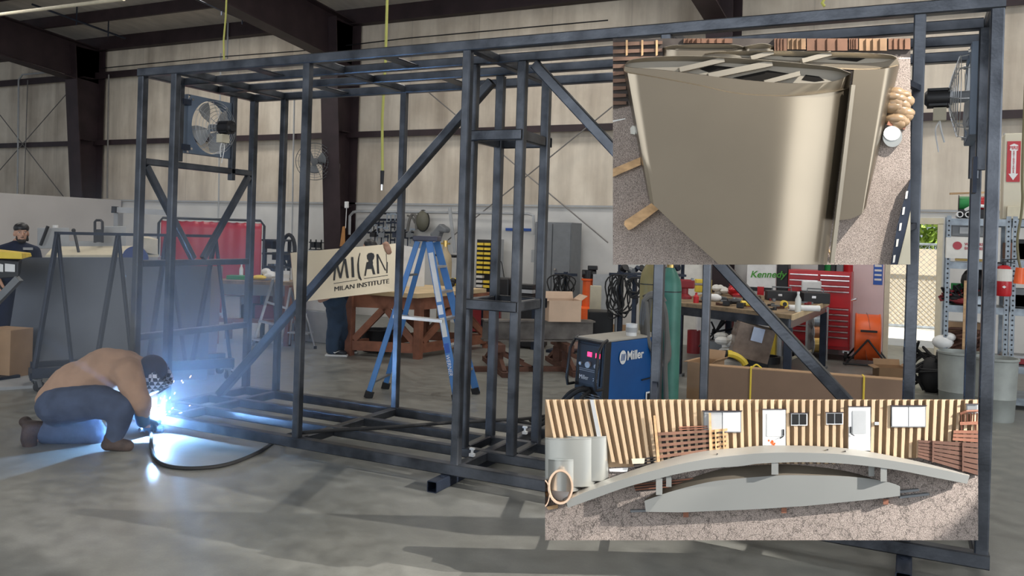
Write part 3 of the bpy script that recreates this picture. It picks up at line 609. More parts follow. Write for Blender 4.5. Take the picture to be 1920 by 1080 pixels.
def on(px, z, t=.5, A=A_, B=B_, n=n_):
    "point on a plane of height z above line A-B pushed t into depth, seen at column px"
    a, b_ = A + n * t, B + n * t; lo_, hi_ = -.4, 1.4
    for _ in range(30):
        m_ = (lo_ + hi_) / 2; p = a.lerp(b_, m_) + V((0, 0, z)) - EYE
        if PCX + FPX * p.dot(_r) / p.dot(_f) < px: lo_ = m_
        else: hi_ = m_
    p = a.lerp(b_, (lo_ + hi_) / 2); return V((p.x, p.y, z))
def bottle(name, label, p, r, h, m_, cap=None, neck=.4, cat='bottle', group=None):
    t = thing(name, label, cat, p, group=group); q = MB(); q.lathe(p, [(0, 0), (r, 0), (r, h * .62), (r * neck, h * .82), (r * neck, h * .9), (0, h * .9)], 16); q.build('bottle_body', m_, t, smooth=True)
    q = MB(); q.cyl(p + up_ * h * .88, p + up_ * h, r * neck * 1.15, n=12); q.build('cap', cap or WHITE, t); return t
def pot(name, label, p, r, h, m_, cat='pot', m2=None, group=None):
    t = thing(name, label, cat, p, group=group); q = MB(); q.lathe(p, [(0, 0), (r * .94, 0), (r, h), (r * .92, h), (r * .88, .01), (0, .01)], 20); q.build('pot_body', m_, t, smooth=True)
    q = MB(); q.cyl(p + up_ * h * .3, p + up_ * h * .7, r * 1.005, r * 1.01, 20, caps=False); q.build('label_band', m2 or PAPER, t); return t
def carton(label, p, sx, sy, sz, rz, m_=CARD, open_=False, name='cardboard_box', tape=True, group=None, cat='box'):
    t = thing(name, label, cat, p, rz, group); q = MB()
    w_ = .006
    if open_:
        q.box((0, 0, w_ / 2), (sx, sy, w_)); 
        for s1 in (-1, 1): q.box((s1 * (sx / 2), 0, sz / 2), (w_, sy, sz)); q.box((0, s1 * sy / 2, sz / 2), (sx, w_, sz))
    else: q.box((0, 0, sz / 2), (sx, sy, sz))
    q.build('box_body', m_, t, local=True)
    if open_:
        for s1 in (-1, 1):
            q = MB(); q.bar((s1 * sx / 2, 0, sz), (s1 * (sx / 2 + sx * .2), 0, sz + sx * .1 * s1 + .02), sy * .98, w_); q.build('flap', m_, t, local=True)
        q = MB(); q.bar((0, sy / 2, sz), (0, sy / 2 + sy * .12, sz + sy * .25), sx * .98, w_); q.build('flap', m_, t, local=True)
    elif tape:
        q = MB(); q.box((0, 0, sz + .001), (sx * 1.004, .05, .003)); q.build('tape', PAPER, t, local=True)
    return t
q = MB(); p = on(447, z_, .5); q.box(p + up_ * .03, (.30, .2, .06), .4); tag(q.build('plastic_tray', GREEN, bevel=.01), 'green tray on the left work bench', 'tray')
bottle('spray_bottle', 'white spray bottle standing on the left work bench', on(452, z_, .7), .03, .24, WHITE)
q = MB(); p = on(486, z_, .4); q.ball(p + up_ * .04, (.12, .08, .04)); tag(q.build('cloth', YELLOW, smooth=True), 'crumpled yellow cloth on the left work bench', 'cloth')
q = MB(); p = on(508, z_, .5)
for k in range(5): q.ball(p + V((random.uniform(-.1, .1), random.uniform(-.05, .05), .05 + k * .02)), (.08, .06, .05), 8, 6)
tag(q.build('cloth', WHITE, smooth=True), 'white crumpled rags on the left work bench', 'cloth')
pot('bucket', 'small white tub at the right end of the left work bench', on(534, z_, .4), .07, .15, WHITE, 'tub')
carton('white printed carton under the left work bench', on(436, .37, .35), .26, .22, .32, .5, PAPER)
for i, (x_, m_, lab) in enumerate(((475, BLACK, 'black case under the left work bench beside the white carton'), (500, DRED, 'dark red case under the left work bench, right of the black one'))):
    q = MB(); p = on(x_, .37, .45); q.box(p + up_ * .1, (.3, .24, .2), .5); tag(q.build('tool_case', m_, bevel=.01), lab, 'case')
# black tool stand with hanging coats
ts0 = PD(520, 520, 13.0); tst = thing('tool_stand', 'dark cluttered tool stand between the red curtain and the pale sign', 'stand', (ts0.x, ts0.y, 0))
for x_ in (498, 543):
    p = PD(x_, 450, 13.0); q = MB(); q.bar((p.x, p.y, 0), p, .04); q.build('upright', BLACK, tst)
for y_ in (450, 475, 500): q = MB(); q.bar(PD(496, y_, 13.0), PD(545, y_ + 1, 13.0), .3, .03); q.build('shelf', BLACK, tst)
rnd = random.Random(11)
for k in range(9): q = MB(); c_ = PD(502 + rnd.uniform(0, 38), 458 + (k % 3) * 22, 13.0); q.box(c_, (rnd.uniform(.06, .14), .1, rnd.uniform(.08, .16)), rnd.uniform(0, 3)); q.build('tool', [BLACK, DKSTEEL, GREYP][k % 3], tst)
q = MB(); c_ = PD(541, 470, 13.0); q.tube([c_ + V((.18 * math.cos(a_) * .7, 0, .25 * math.sin(a_))) for a_ in [2 * PI * i / 24 for i in range(24)]], .03, 8, True); q.build('hose_coil', RUBBER, tst, smooth=True)
# two pale step ladders
def stool(label, feet, top, w_, steps, m_=ALU, name='step_stool'):
    (fx0, fy0), (fx1, fy1) = feet; a, b_ = PZ(fx0, fy0), PZ(fx1, fy1); t = thing(name, label, 'step ladder', (a + b_) / 2); Tp = [PD(x, y, D_) for x, y, D_ in top]
    return t, a, b_, Tp
t = thing('step_ladder', 'pale folding step ladder with thin legs by the left work bench', 'step ladder', PZ(500, 650)); 
LA, LBp = PD(512, 523, 11.4), PD(545, 540, 11.6); FA, FB = PZ(474, 648), PZ(524, 655)
for a, b_ in ((LA, FA), (LBp, FB)): q = MB(); q.bar(a, b_, .035, .02); q.build('rail', ALU, t)
for s_ in (.33, .62, .9): q = MB(); q.bar(LA.lerp(FA, s_), LBp.lerp(FB, s_), .10, .02); q.build('step', ALU, t)
for a, b_ in ((LA, FA + V((-.1, .6, 0))), (LBp, FB + V((-.1, .6, 0)))): q = MB(); q.bar(a, b_, .03, .015); q.build('rear_leg', GREYP, t)
t = thing('step_stool', 'small grey folding step stool with black feet beside the man holding the sign', 'step stool', PZ(565, 655))
F_ = [PZ(542, 649), PZ(591, 654), PZ(560, 640), PZ(582, 640)]; T_ = [PD(548, 590, 11.9), PD(573, 590, 11.9)]
for i, (a, b_) in enumerate(((F_[0], T_[0]), (F_[1], T_[1]), (F_[2], T_[0]), (F_[3], T_[1]))):
    q = MB(); q.tube(hang([a, a.lerp(b_, .5) + up_ * .03, b_], 5), .013, 8); q.build('leg', ALU, t, smooth=True); q = MB(); q.cyl(a - up_ * .005, a + up_ * .04, .022, n=10); q.build('rubber_foot', RUBBER, t)
for s_ in (.45, 1.0): q = MB(); q.bar(F_[0].lerp(T_[0], s_), F_[1].lerp(T_[1], s_), .16, .02); q.build('step', ALU, t)
# white chest and grey base behind the man
q0 = PD(585, 600, 12.9); ch_ = thing('storage_chest', 'white lidded chest on a grey base behind the man holding the sign', 'chest', (q0.x, q0.y, 0)); q = MB(); q.box((q0.x, q0.y, .24), (1.3, .5, .48), -.0); q.build('base', GREYL, ch_, bevel=.01); q = MB(); q.box((q0.x + .02, q0.y, .62), (.9, .45, .28)); q.build('body', WHITE, ch_, bevel=.01); q = MB(); q.box((q0.x + .02, q0.y, .79), (.95, .5, .05)); q.build('lid', WHITE, ch_, bevel=.01)
q = MB(); p = PY(598, 462, 13.8)
for k in range(4): q.bar(p + V((-.22 + k * .14, 0, -.08)), p + V((-.22 + k * .14, 0, .14)), .02)
q.bar(p + V((-.26, 0, .08)), p + V((.24, 0, .08)), .02); q.bar(p + V((-.26, 0, -.07)), p + V((.24, 0, -.07)), .02); q.box(p + V((.02, -.02, .03)), (.1, .06, .12)); q.box(p + V((-.14, -.02, .03)), (.1, .06, .12))
tag(q.build('wall_bracket', BLACK), 'small black wall rack above the left edge of the pale sign', 'rack')
# wall fan
wfp = PY(590, 303, 13.2); wfn = thing('wall_fan', 'round caged fan on an arm fixed to the dark column', 'fan', wfp)
ndir = (EYE - wfp); ndir.z = 0; ndir = (ndir.normalized() + V((-.1, 0, -.1))).normalized(); fx, fy, _d = frame_of(ndir); R = .37
for s_, nm in ((.07, 'front_guard'), (-.07, 'rear_guard')):
    q = MB()
    for k in range(1, 8): r = R * k / 7; q.tube([wfp + ndir * s_ * (1 - (r / R) ** 2) + (fx * math.cos(a_) + fy * math.sin(a_)) * r for a_ in [2 * PI * i / 36 for i in range(36)]], .003 if k < 7 else .007, 5, True)
    for k in range(16): a_ = 2 * PI * k / 16; q.tube([wfp + ndir * s_ * (1 - (j / 4) ** 2) + (fx * math.cos(a_) + fy * math.sin(a_)) * R * j / 4 for j in range(5)], .0025, 4)
    q.build(nm, GREYP, wfn)
for k in range(3):
    a0 = 2 * PI * k / 3 + .4; q = MB(); rows = [[wfp + ndir * (.02 * (j / 4 - .5) * 2) + (fx * math.cos(a0 + (j / 4 - .5) * 1.1) + fy * math.sin(a0 + (j / 4 - .5) * 1.1)) * (.04 + .2 * i / 5) for j in range(5)] for i in range(6)]; q.grid(rows); b1 = q.build('blade', GREYP, wfn, smooth=True); md_ = b1.modifiers.new('s', 'SOLIDIFY'); md_.thickness = .004
q = MB(); q.cyl(wfp - ndir * .2, wfp + ndir * .05, .07, n=20); q.build('motor', GREYP, wfn, smooth=True)
q = MB(); q.bar(wfp - ndir * .12, PY(628, 316, 13.55), .05); q.build('arm', GREYP, wfn); q = MB(); q.box(PY(628, 316, 13.55), (.16, .12, .2)); q.build('bracket', GREYP, wfn)
# hanging hoses
def drop(label, px0, y0, px1, y1, Y, end=True, r=.014):
    a = PY(px0, y0, Y); b_ = PY(px1, y1, Y); t = thing('air_hose', label, 'hose', a, group=None); top_ = V((a.x, a.y, roofz(a.y)))
    q = MB(); q.tube([top_, a, a.lerp(b_, .35), a.lerp(b_, .7) + V((-.02, 0, 0)), b_], r, 8); q.build('hose', mat('yellow_green_hose', (.47, .46, .10), .5, 0, var=.1), t, smooth=True)
    if end: q = MB(); q.cyl(b_, b_ - up_ * .14, r * 1.5, r * 1.2, 10); q.build('grip', BLACK, t); q = MB(); q.cyl(b_ - up_ * .14, b_ - up_ * .2, r * .8, n=8); q.build('fitting', CHROME, t)
    return t
drop('long yellow green air hose hanging down in the middle of the room', 726, 0, 717, 320, 7.0)
drop('short yellow pull rope hanging from the roof at the upper left', 425, -10, 420, 112, 8.0, False, .011)
drop('yellow green hose hanging at the top, above the silver cabinets', 1546, -10, 1546, 12, 8.0, False)
# ------------------------------------------------------------------ centre: ladder, timber table, wall things
# blue step ladder
lf, lr, rf, rr_ = PZ(690, 746), PZ(722, 729), PZ(856, 752), PZ(893, 739)
LTOP = (lf + lr + rf + rr_) / 4; LTOP.z = PD(790, 447, (LTOP - EYE).dot(_f)).z
lad = thing('step_ladder', 'tall blue fibreglass step ladder standing open in the middle of the shop', 'step ladder', V((LTOP.x, LTOP.y, 0)))
wv_ = (lr - lf); wv_.z = 0; wv_ = wv_.normalized(); sv_ = (rf - lf); sv_.z = 0; sv_ = sv_.normalized()
TLf, TLr = LTOP - wv_ * .14 - sv_ * .05 + V((0, 0, -.03)), LTOP + wv_ * .14 - sv_ * .05 + V((0, 0, -.03)); TRf, TRr = TLf + sv_ * .12, TLr + sv_ * .12
for a, b_ in ((rf, TRf), (rr_, TRr)): q = MB(); q.bar(a + V((0, 0, .03)), b_, .03, .075, up=sv_, ch=.004); q.build('front_rail', LADB, lad)
for a, b_ in ((lf, TLf), (lr, TLr)): q = MB(); q.bar(a + V((0, 0, .03)), b_, .028, .055, up=sv_, ch=.004); q.build('rear_rail', LADB, lad)
for a, b_ in ((rf, TRf), (rr_, TRr), (lf, TLf), (lr, TLr)): q = MB(); d_ = (b_ - a).normalized(); q.bar(a, a + d_ * .07, .045, .085, up=sv_); q.build('rubber_foot', RUBBER, lad)
for s_ in (.17, .34, .51, .68, .84): q = MB(); a, b_ = rf.lerp(TRf, s_), rr_.lerp(TRr, s_); q.bar(a, b_, .085, .025, up=(0, 0, 1)); q.build('step', ALU, lad)
for s_ in (.10, .78): q = MB(); q.bar(lf.lerp(TLf, s_), lr.lerp(TLr, s_), .035, .02); q.build('cross_brace', GREYP, lad)
q = MB(); q.bar(lf.lerp(TLf, .52) , rf.lerp(TRf, .50), .12, .03); q.build('pail_shelf', ALU, lad)
q = MB(); c_ = LTOP + sv_ * .01 + V((0, 0, 0)); q.box(c_, (.26, .36, .055), math.atan2(sv_.y, sv_.x)); q.build('top_cap', simple('ladder_cap', (.06, .06, .09), .5), lad, bevel=.012)
dR = (TRf - rf); nR = -wv_
for s0, s1, m_ in ((.62, .93, PAPER), (.54, .60, WHITE), (.40, .52, PAPER), (.30, .36, BLUEP)):
    q = MB(); a, b_ = rf.lerp(TRf, s0) + nR * .0165, rf.lerp(TRf, s1) + nR * .0165; q.bar(a, b_, .003, .05, up=sv_); q.build('sticker', m_, lad)
lettering('WERNER', .055, rf.lerp(TRf, .29) + nR * .019 - sv_ * .025, dR.normalized() * -1, sv_, WHITE, lad, depth=.001)
# big timber table
NB, LBq, RBq = PZ(783, 673), PZ(655, 666), PZ(912, 652); FBq = LBq + RBq - NB; H_ = .90
wt_ = thing('timber_table', 'large reddish timber assembly table with a pale plywood top and diagonal braces', 'table', (NB + FBq) / 2)
NT, LT, RT = PZ(783, 551, H_), PZ(640, 541, H_), PZ(912, 541, H_); FT = LT + RT - NT
q = MB(); q.hexa([p - V((0, 0, .06)) for p in (NT, RT, FT, LT)], [NT, RT, FT, LT]); q.build('table_top', PLY, wt_)
Ck = [NB, RBq, FBq, LBq]; 
for p in Ck: q = MB(); q.bar(p, p + up_ * (H_ - .06), .10, ch=.004); q.build('leg', RWOOD, wt_)
for a, b_ in zip(Ck, Ck[1:] + Ck[:1]):
    q = MB(); q.bar(a + up_ * .75, b_ + up_ * .75, .04, .17); q.build('apron', RWOOD, wt_)
    q = MB(); q.bar(a + up_ * .14, b_ + up_ * .14, .05, .13); q.build('bottom_rail', RWOOD, wt_)
    m0 = a.lerp(b_, .5)
    q = MB(); q.bar(a.lerp(b_, .06) + up_ * .22, m0 - (b_ - a) * .0 + up_ * .68, .04, .09); q.build('diagonal_brace', RWOOD, wt_)
    q = MB(); q.bar(b_.lerp(a, .06) + up_ * .22, m0 + up_ * .68, .04, .09); q.build('diagonal_brace', RWOOD, wt_)
def onT(x, y, h=H_): p = PZ(x, y, h); return p
# things under the table
for k, (x, y, s, m_, lab) in enumerate(((705, 650, .24, BLACK, 'black clutter bin under the left side of the timber table'), (735, 640, .2, GREYP, 'grey tub under the middle of the timber table'), (910, 600, .0, RED, ''))):
    if s: q = MB(); p = PZ(x, y + 8); q.lathe(p, [(0, 0), (s * .8, 0), (s, s * 1.3), (s * .9, s * 1.3), (s * .7, .03), (0, .03)], 16); tag(q.build('bin', m_, smooth=True), lab, 'bin')
q = MB(); p = PZ(905, 622); q.box(p + up_ * .33, (.62, .42, .62), .4); rt_ = q.build('tool_chest', DRED, bevel=.01); tag(rt_, 'dark red tool chest standing behind the timber table, near the tower posts', 'tool chest')
q = MB()
for k in range(3):
    c_ = PZ(640 + k * 30, 636); q.tube([c_ + V((.3 * math.cos(a_), .22 * math.sin(a_), .03 + .02 * k)) for a_ in [2 * PI * i / 20 for i in range(20)]], .018, 6, True)
tag(q.build('hose_coil', RUBBER, smooth=True), 'dark loops of hose lying on the floor under the timber table', 'hose')
# whiteboard style panel standing on the table behind the ladder
a, b_ = onT(748, 537), onT(795, 537); q = MB(); q.hexa([a, b_, b_ + _f * .05, a + _f * .05], [a + up_ * .62, b_ + up_ * .56, b_ + up_ * .56 + _f * .05, a + up_ * .62 + _f * .05]); tag(q.build('whiteboard', WHITE), 'plain white panel standing on the timber table behind the blue ladder', 'panel')
# glove and drill on table
q = MB(); p = onT(850, 538)
for k in range(6): q.ball(p + V((.1 + random.uniform(-.12, .1), random.uniform(-.06, .06), .05 + .02 * k)), (.06, .05, .05), 8, 6)
tag(q.build('black_bag', BLACK, smooth=True), 'small black bag lying on the timber table right of the ladder', 'bag')
q = MB(); p = onT(856, 536); q.box(p + up_ * .06, (.22, .14, .12), .3); tag(q.build('plastic_case', YELLOW, bevel=.02), 'yellow case on the timber table right of the blue ladder', 'case')
# beige gas cylinder standing behind the table
p = PD(832, 560, 13.3); p.z = 0; t = thing('gas_cylinder', 'slim beige gas cylinder with a cap behind the blue ladder', 'gas cylinder', p); q = MB(); q.lathe(p, [(0, 0), (.115, 0), (.115, 1.25), (.10, 1.36), (.05, 1.44), (.04, 1.5)], 20); q.build('cylinder_body', simple('beige_cylinder', (.42, .34, .22), .5), t, smooth=True); q = MB(); q.cyl(p + up_ * 1.48, p + up_ * 1.6, .035, n=12); q.bar(p + up_ * 1.55 + V((-.08, 0, 0)), p + up_ * 1.55 + V((.08, 0, 0)), .03); q.build('valve', BRASS, t)
# wall items at Y ~ 13.7
YY = 13.55
def Wp(x, y, Y=13.7): return PY(x, y, Y)
rk_ = thing('clamp_rack', 'grey steel rails on the wall carrying the row of clamps', 'rack', Wp(720, 420))
for y_, x0, x1 in ((400, 700, 752), (412, 700, 756), (436, 690, 775)): q = MB(); q.bar(Wp(x0, y_, 13.85), Wp(x1, y_, 13.85), .05, .04); q.build('rail', DKSTEEL, rk_)
def clampf(p, L, m_, hm):
    t = thing('bar_clamp', '', 'clamp', p, group='bar clamps hanging on the wall'); q = MB(); q.box((0, 0, -L / 2), (.022, .008, L)); q.build('bar', m_, t, local=True)
    q = MB(); q.box((.05, 0, -.02), (.12, .02, .035)); q.build('fixed_jaw', m_, t, local=True); q = MB(); q.box((.05, 0, -L * .62), (.12, .02, .035)); q.cyl((.10, 0, -L * .62 - .16), (.10, 0, -L * .62 + .04), .012, n=8); q.build('sliding_jaw', hm, t, local=True); return t
c1 = clampf(Wp(702, 393), .44, BLACK, DKSTEEL); c2_ = clampf(Wp(726, 400), .30, STEEL2, DKSTEEL)
for i, (x, y, src, nm) in enumerate(((712, 393, c1, ''), (733, 399, c2_, ''), (741, 400, c2_, ''), (748, 401, c2_, ''), (696, 420, c2_, ''), (708, 424, c2_, ''), (720, 426, c2_, ''), (733, 424, c1, ''), (757, 428, c2_, ''), (770, 428, c2_, ''))):
    c_ = copy_tree(src, Wp(x, y), label=['second dark clamp on the wall rack from the left, top row', 'small steel clamp, second of the short ones in the top row', 'small steel clamp, third of the short ones in the top row', 'small steel clamp, fourth of the short ones in the top row', 'leftmost clamp in the lower row on the wall rack', 'second clamp in the lower row on the wall rack', 'third clamp in the lower row on the wall rack', 'long dark clamp hanging across both rows of the rack', 'clamp in the lower row just left of the ladder top', 'rightmost clamp of the lower row, nearest the ladder top'][i])
c1['label'] = 'longest dark clamp at the top left of the wall rack'; c2_['label'] = 'small steel clamp, first of the short ones in the top row'
for k, (x, y) in enumerate(((700, 440), (716, 441), (741, 441), (756, 440), (768, 441))):
    q = MB(); p = Wp(x, y); q.box(p, (.12, .08, .09), .3 * k); q.cyl(p + V((-.05, 0, .03)), p + V((.06, 0, .1)), .02, n=8); tag(q.build('hand_tool', [BLACK, GREYP, DKSTEEL, BLACK, GREYP][k]), ['black power tool on the lowest wall rail, far left', 'grey power tool on the lowest wall rail, second from left', 'dark power tool in the middle of the lowest wall rail', 'black power tool right of the middle of the lowest wall rail', 'grey power tool at the right end of the lowest wall rail'][k], 'tool', 'tools on the lowest wall rail')
q = MB(); P0 = Wp(770, 430); q.tube(hang([Wp(764, 433), Wp(768, 412), Wp(774, 402), Wp(780, 408), Wp(781, 430)], 5), .03, 7); q.tube(hang([Wp(764, 404), Wp(773, 408), Wp(778, 418)], 5), .02, 7); tag(q.build('hanging_hose', GREYRUB, smooth=True), 'grey looped hose on the wall above the blue ladder', 'hose')
hp = Wp(793, 414, 13.75); q = MB(); rows = []
for j in range(7):
    rows.append([hp + V((.15 * (1 - .25 * (j / 6)) * math.cos(a_), -.16 * math.sin(PI * j / 12), .20 * math.sin(a_) - (.04 if math.sin(a_) < 0 else 0))) * 1 if False else hp + V((.14 * math.cos(a_) * math.cos(PI * j / 12), -.12 * math.sin(PI * j / 12), .20 * math.sin(a_) * math.cos(PI * j / 12))) for a_ in [2 * PI * i / 20 for i in range(21)]])
q.grid(rows); hm_ = tag(q.build('face_shield', simple('olive_grey_plastic', (.12, .115, .085), .5), smooth=True), 'oval grey face shield hanging on the wall above the ladder', 'face shield')
q = MB(); q.tube([hp + V((.145 * math.cos(a_), 0, .205 * math.sin(a_))) for a_ in [2 * PI * i / 24 for i in range(24)]], .012, 6, True); q.build('shield_rim', BLACK, hm_)
q = MB(); P_ = [Wp(822, 432), Wp(832, 419), Wp(846, 429), Wp(844, 437), Wp(833, 436), Wp(829, 449), Wp(817, 448), Wp(814, 438)]; q.prism(P_, V((0, -.18, 0))); tag(q.build('work_glove', GREYP, bevel=.03), 'bent dark grey exhaust elbow hanging on the wall right of the ladder', 'elbow pipe')
q = MB(); q.bar(Wp(843, 389), Wp(853, 474), .06, .03); tag(q.build('straight_edge', GREYL), 'long pale straight edge leaning on the wall right of the ladder', 'straight edge')
q = MB(); q.bar(Wp(822, 478, 13.4), Wp(860, 481, 13.4), .35, .04); sh = q.build('wall_shelf', BLACK); tag(sh, 'small black wall shelf right of the blue ladder', 'shelf'); q = MB(); q.bar(Wp(845, 482, 13.5), Wp(845, 492, 13.9), .03); q.build('bracket', BLACK, sh)
q = MB(); q.hexa([Wp(637, 462, 13.5), Wp(647, 460, 13.5), Wp(647, 460, 13.4), Wp(637, 462, 13.4)], [Wp(642, 425, 13.5), Wp(647, 424, 13.5), Wp(647, 424, 13.4), Wp(642, 425, 13.4)]); tag(q.build('whisk_broom', simple('orange_brown_bristle', (.42, .20, .07), .9)), 'orange brown broom head hanging on the dark column behind the sign', 'broom')
q = MB(); p = Wp(650, 384, 13.42); q.box(p, (.07, .06, .13)); sw = tag(q.build('switch_box', WHITE, bevel=.01), 'small white switch box on the dark column above the sign', 'switch'); q = MB(); q.cyl(p - up_ * .05, Wp(648, 428, 13.42), .008, n=6); q.build('wire', WHITE, sw)
q = MB(); q.bar(Wp(949, 430, 13.96), Wp(996, 431, 13.96), .05, .05); tag(q.build('blue_bar', BLUEP), 'blue bar fixed on the wall left of the grey locker', 'bar')
# yellow bin organiser
A1, B1 = Wp(894, 450, 13.35), Wp(922, 450, 13.35); bo = thing('bin_organizer', 'tall black organiser packed with rows of small yellow bins', 'organizer', V((A1.x / 2 + B1.x / 2, 13.5, 0)))
w_ = B1.x - A1.x; ztop = A1.z; q = MB(); q.box(((A1.x + B1.x) / 2, 13.56, ztop / 2 + .01), (w_ + .06, .28, ztop)); q.build('frame', BLACK, bo); q = MB(); q.box((B1.x + .06, 13.5, ztop - .45), (.03, .4, .95)); q.build('side_plate', GREYL, bo)
for r_ in range(10):
    for c_ in range(2):
        if (r_, c_) in ((7, 1),): continue
        q = MB(); cx = A1.x + w_ * (.27 + .48 * c_); cz = ztop - .07 - r_ * .085; q.box((cx, 13.38, cz), (w_ * .4, .10, .045)); q.build('bin', YELLOW if r_ < 7 or c_ else PAPER, bo)
# grey locker
A1, B1 = PY(1003, 420, 13.3), PY(1072, 418, 13.3); lk = thing('steel_locker', 'tall two door grey steel cabinet against the back wall', 'cabinet', V(((A1.x + B1.x) / 2, 13.5, 0))); zt2 = A1.z + .04; w_ = B1.x - A1.x; cx = (A1.x + B1.x) / 2
q = MB(); q.box((cx, 13.55, zt2 / 2), (w_, .48, zt2)); q.build('cabinet_body', GREYP, lk, bevel=.008)
for s1 in (-1, 1):
    q = MB(); q.box((cx + s1 * w_ / 4, 13.295, zt2 / 2 + .04), (w_ / 2 - .02, .02, zt2 - .14)); dr = q.build('door', GREYP, lk, bevel=.004)
    if s1 > 0: q = MB(); q.cyl((cx + .08, 13.285, 1.15), (cx + .08, 13.24, 1.15), .02, n=10); q.build('door_handle', CHROME, dr)
q = MB(); q.box((cx - w_ / 2 - .07, 13.5, 1.36), (.06, .2, .22)); tag(q.build('wall_box', GREYL), 'small pale box on the wall left of the grey steel cabinet', 'box')
# radio / cables on bench beside locker
bt_ = thing('side_table', 'dark table with stacked equipment behind the tower posts', 'table', PD(965, 560, 12.9) * 1); pz_ = PD(965, 540, 12.9); 
q = MB(); q.box((pz_.x, pz_.y, .72), (.95, .5, .05)); q.build('table_top', DKSTEEL, bt_)
for sx in (-.43, .43):
    for sy in (-.2, .2): q = MB(); q.box((pz_.x + sx, pz_.y + sy, .35), (.05, .05, .70)); q.build('leg', DKSTEEL, bt_)
for k in range(3): q = MB(); q.box((pz_.x + .22, pz_.y - .05, .80 + k * .07), (.34, .3, .055)); tag(q.build('equipment_case', [BLACK, GREYL, BLACK][k]), ['lowest black case of the stack left of the grey cabinet', 'middle pale case of the stack left of the grey cabinet', 'top black case of the stack left of the grey cabinet'][k], 'case')
q = MB(); q.box((pz_.x - .16, pz_.y - .05, .90), (.3, .3, .3)); t = tag(q.build('battery_charger', BLACK, bevel=.02), 'black charger box with a wire loop behind the tower posts', 'charger'); q = MB(); q.tube(hang([(pz_.x - .25, pz_.y - .1, 1.05), (pz_.x - .28, pz_.y - .1, 1.22), (pz_.x - .2, pz_.y - .1, 1.3), (pz_.x - .14, pz_.y - .1, 1.06)], 6), .008, 6); q.build('wire', BLACK, t)
q = MB(); q.box((pz_.x + .3, pz_.y, .32), (.4, .4, .6)); tag(q.build('storage_bin', BLACK, bevel=.02), 'black bin under the dark table left of the grey cabinet', 'bin')
# I beam on two trestles
IA, IB = PD(905, 606, 10.6), PD(1112, 596, 10.9); zI = (IA.z + IB.z) / 2; IA.z = IB.z = zI
ib = thing('steel_beam', 'thick steel beam lying across two low trestles, carrying an open carton', 'beam', V(((IA.x + IB.x) / 2, (IA.y + IB.y) / 2, zI - .26)))
BM = mat('scuffed_beam_steel', (.20, .18, .16), .5, .5, scale=4, col2=(.07, .06, .055)); q = MB(); q.bar(IA, IB, .22, .02); q.build('top_flange', BM, ib); q = MB(); q.bar(IA - up_ * .13, IB - up_ * .13, .016, .25); q.build('web', BM, ib); q = MB(); q.bar(IA - up_ * .25, IB - up_ * .25, .22, .02); q.build('bottom_flange', BM, ib)
dI = (IB - IA).normalized(); nI = V((-dI.y, dI.x, 0)); zs = zI - .26
def trestle(label, s_):
    c_ = IA.lerp(IB, s_); c_.z = 0; t = thing('trestle', label, 'trestle', c_, group='rusty trestles under the steel beam')
    q = MB(); q.bar(c_ + nI * .42 + up_ * (zs - .05), c_ - nI * .42 + up_ * (zs - .05), .09, .09); q.build('top_beam', RUST, t)
    for s1 in (-1, 1):
        q = MB(); q.bar(c_ + nI * s1 * .22 + up_ * .06, c_ + nI * s1 * .22 + up_ * (zs - .1), .09); q.build('post', RUST, t)
        q = MB(); q.bar(c_ + nI * s1 * .62 + up_ * .05, c_ + nI * s1 * .24 + up_ * (zs - .14), .05); q.build('brace', RUST, t)
        q = MB(); q.bar(c_ + nI * s1 * .22 + dI * .42 + up_ * .05, c_ + nI * s1 * .22 + up_ * (zs - .12), .05); q.build('brace', RUST, t)
    q = MB(); q.bar(c_ + nI * .7 + up_ * .03, c_ - nI * .7 + up_ * .03, .09, .06); q.build('base_rail', RUST, t); q = MB(); q.bar(c_ - nI * .22 + dI * .5 + up_ * .03, c_ - nI * .22 - dI * .5 + up_ * .03, .09, .06); q.build('base_rail', RUST, t)
trestle('left rusty trestle under the steel beam, behind the tower posts', .12); trestle('right rusty trestle under the steel beam, near the blue welder', .72)
p = PD(1052, 600, 10.75); p.z = zI + .011; carton('open pale carton standing on the steel beam', p, .42, .36, .27, math.atan2(dI.y, dI.x), CARDL, True)
# orange press
p = PZ(1099, 640); orp = thing('floor_press', 'bright orange column machine with a black motor head', 'machine', p)
q = MB(); q.lathe(p, [(0, 0), (.20, 0), (.20, .55), (.16, .58), (.0, .58)], 20); q.build('base', ORANGE, orp, smooth=True); q = MB(); q.lathe(p, [(.09, .56), (.085, 1.0), (.11, 1.01), (.11, 1.04), (0, 1.04)], 18); q.build('column', ORANGE, orp, smooth=True)
q = MB(); q.cyl(p + up_ * 1.04, p + up_ * 1.18, .085, n=16); q.cyl(p + up_ * 1.12 - _r0 * .1, p + up_ * 1.12 + _r0 * .13, .065, n=14); q.build('motor_head', BLACK, orp, smooth=True); q = MB(); q.box(p + up_ * 1.22 + _r0 * .07, (.16, .12, .07), .4); q.build('switch_box', BLACK, orp, bevel=.01)
q = MB(); q.tube(hang([p + _r0 * .13 + up_ * 1.06, p + _r0 * .26 + up_ * 1.04, p + _r0 * .29 + up_ * .95, p + _r0 * .29 + up_ * .7], 6), .018, 8); q.build('pipe', BLACK, orp, smooth=True)
p2_ = PD(1114, 640, 12.2); p2_.z = 0; q = MB(); q.box(p2_ + up_ * .5, (.16, .16, 1.02), .4); tag(q.build('cream_pillar', CREAM), 'narrow cream pillar right behind the orange machine', 'cabinet')  # plain upright cream pillar
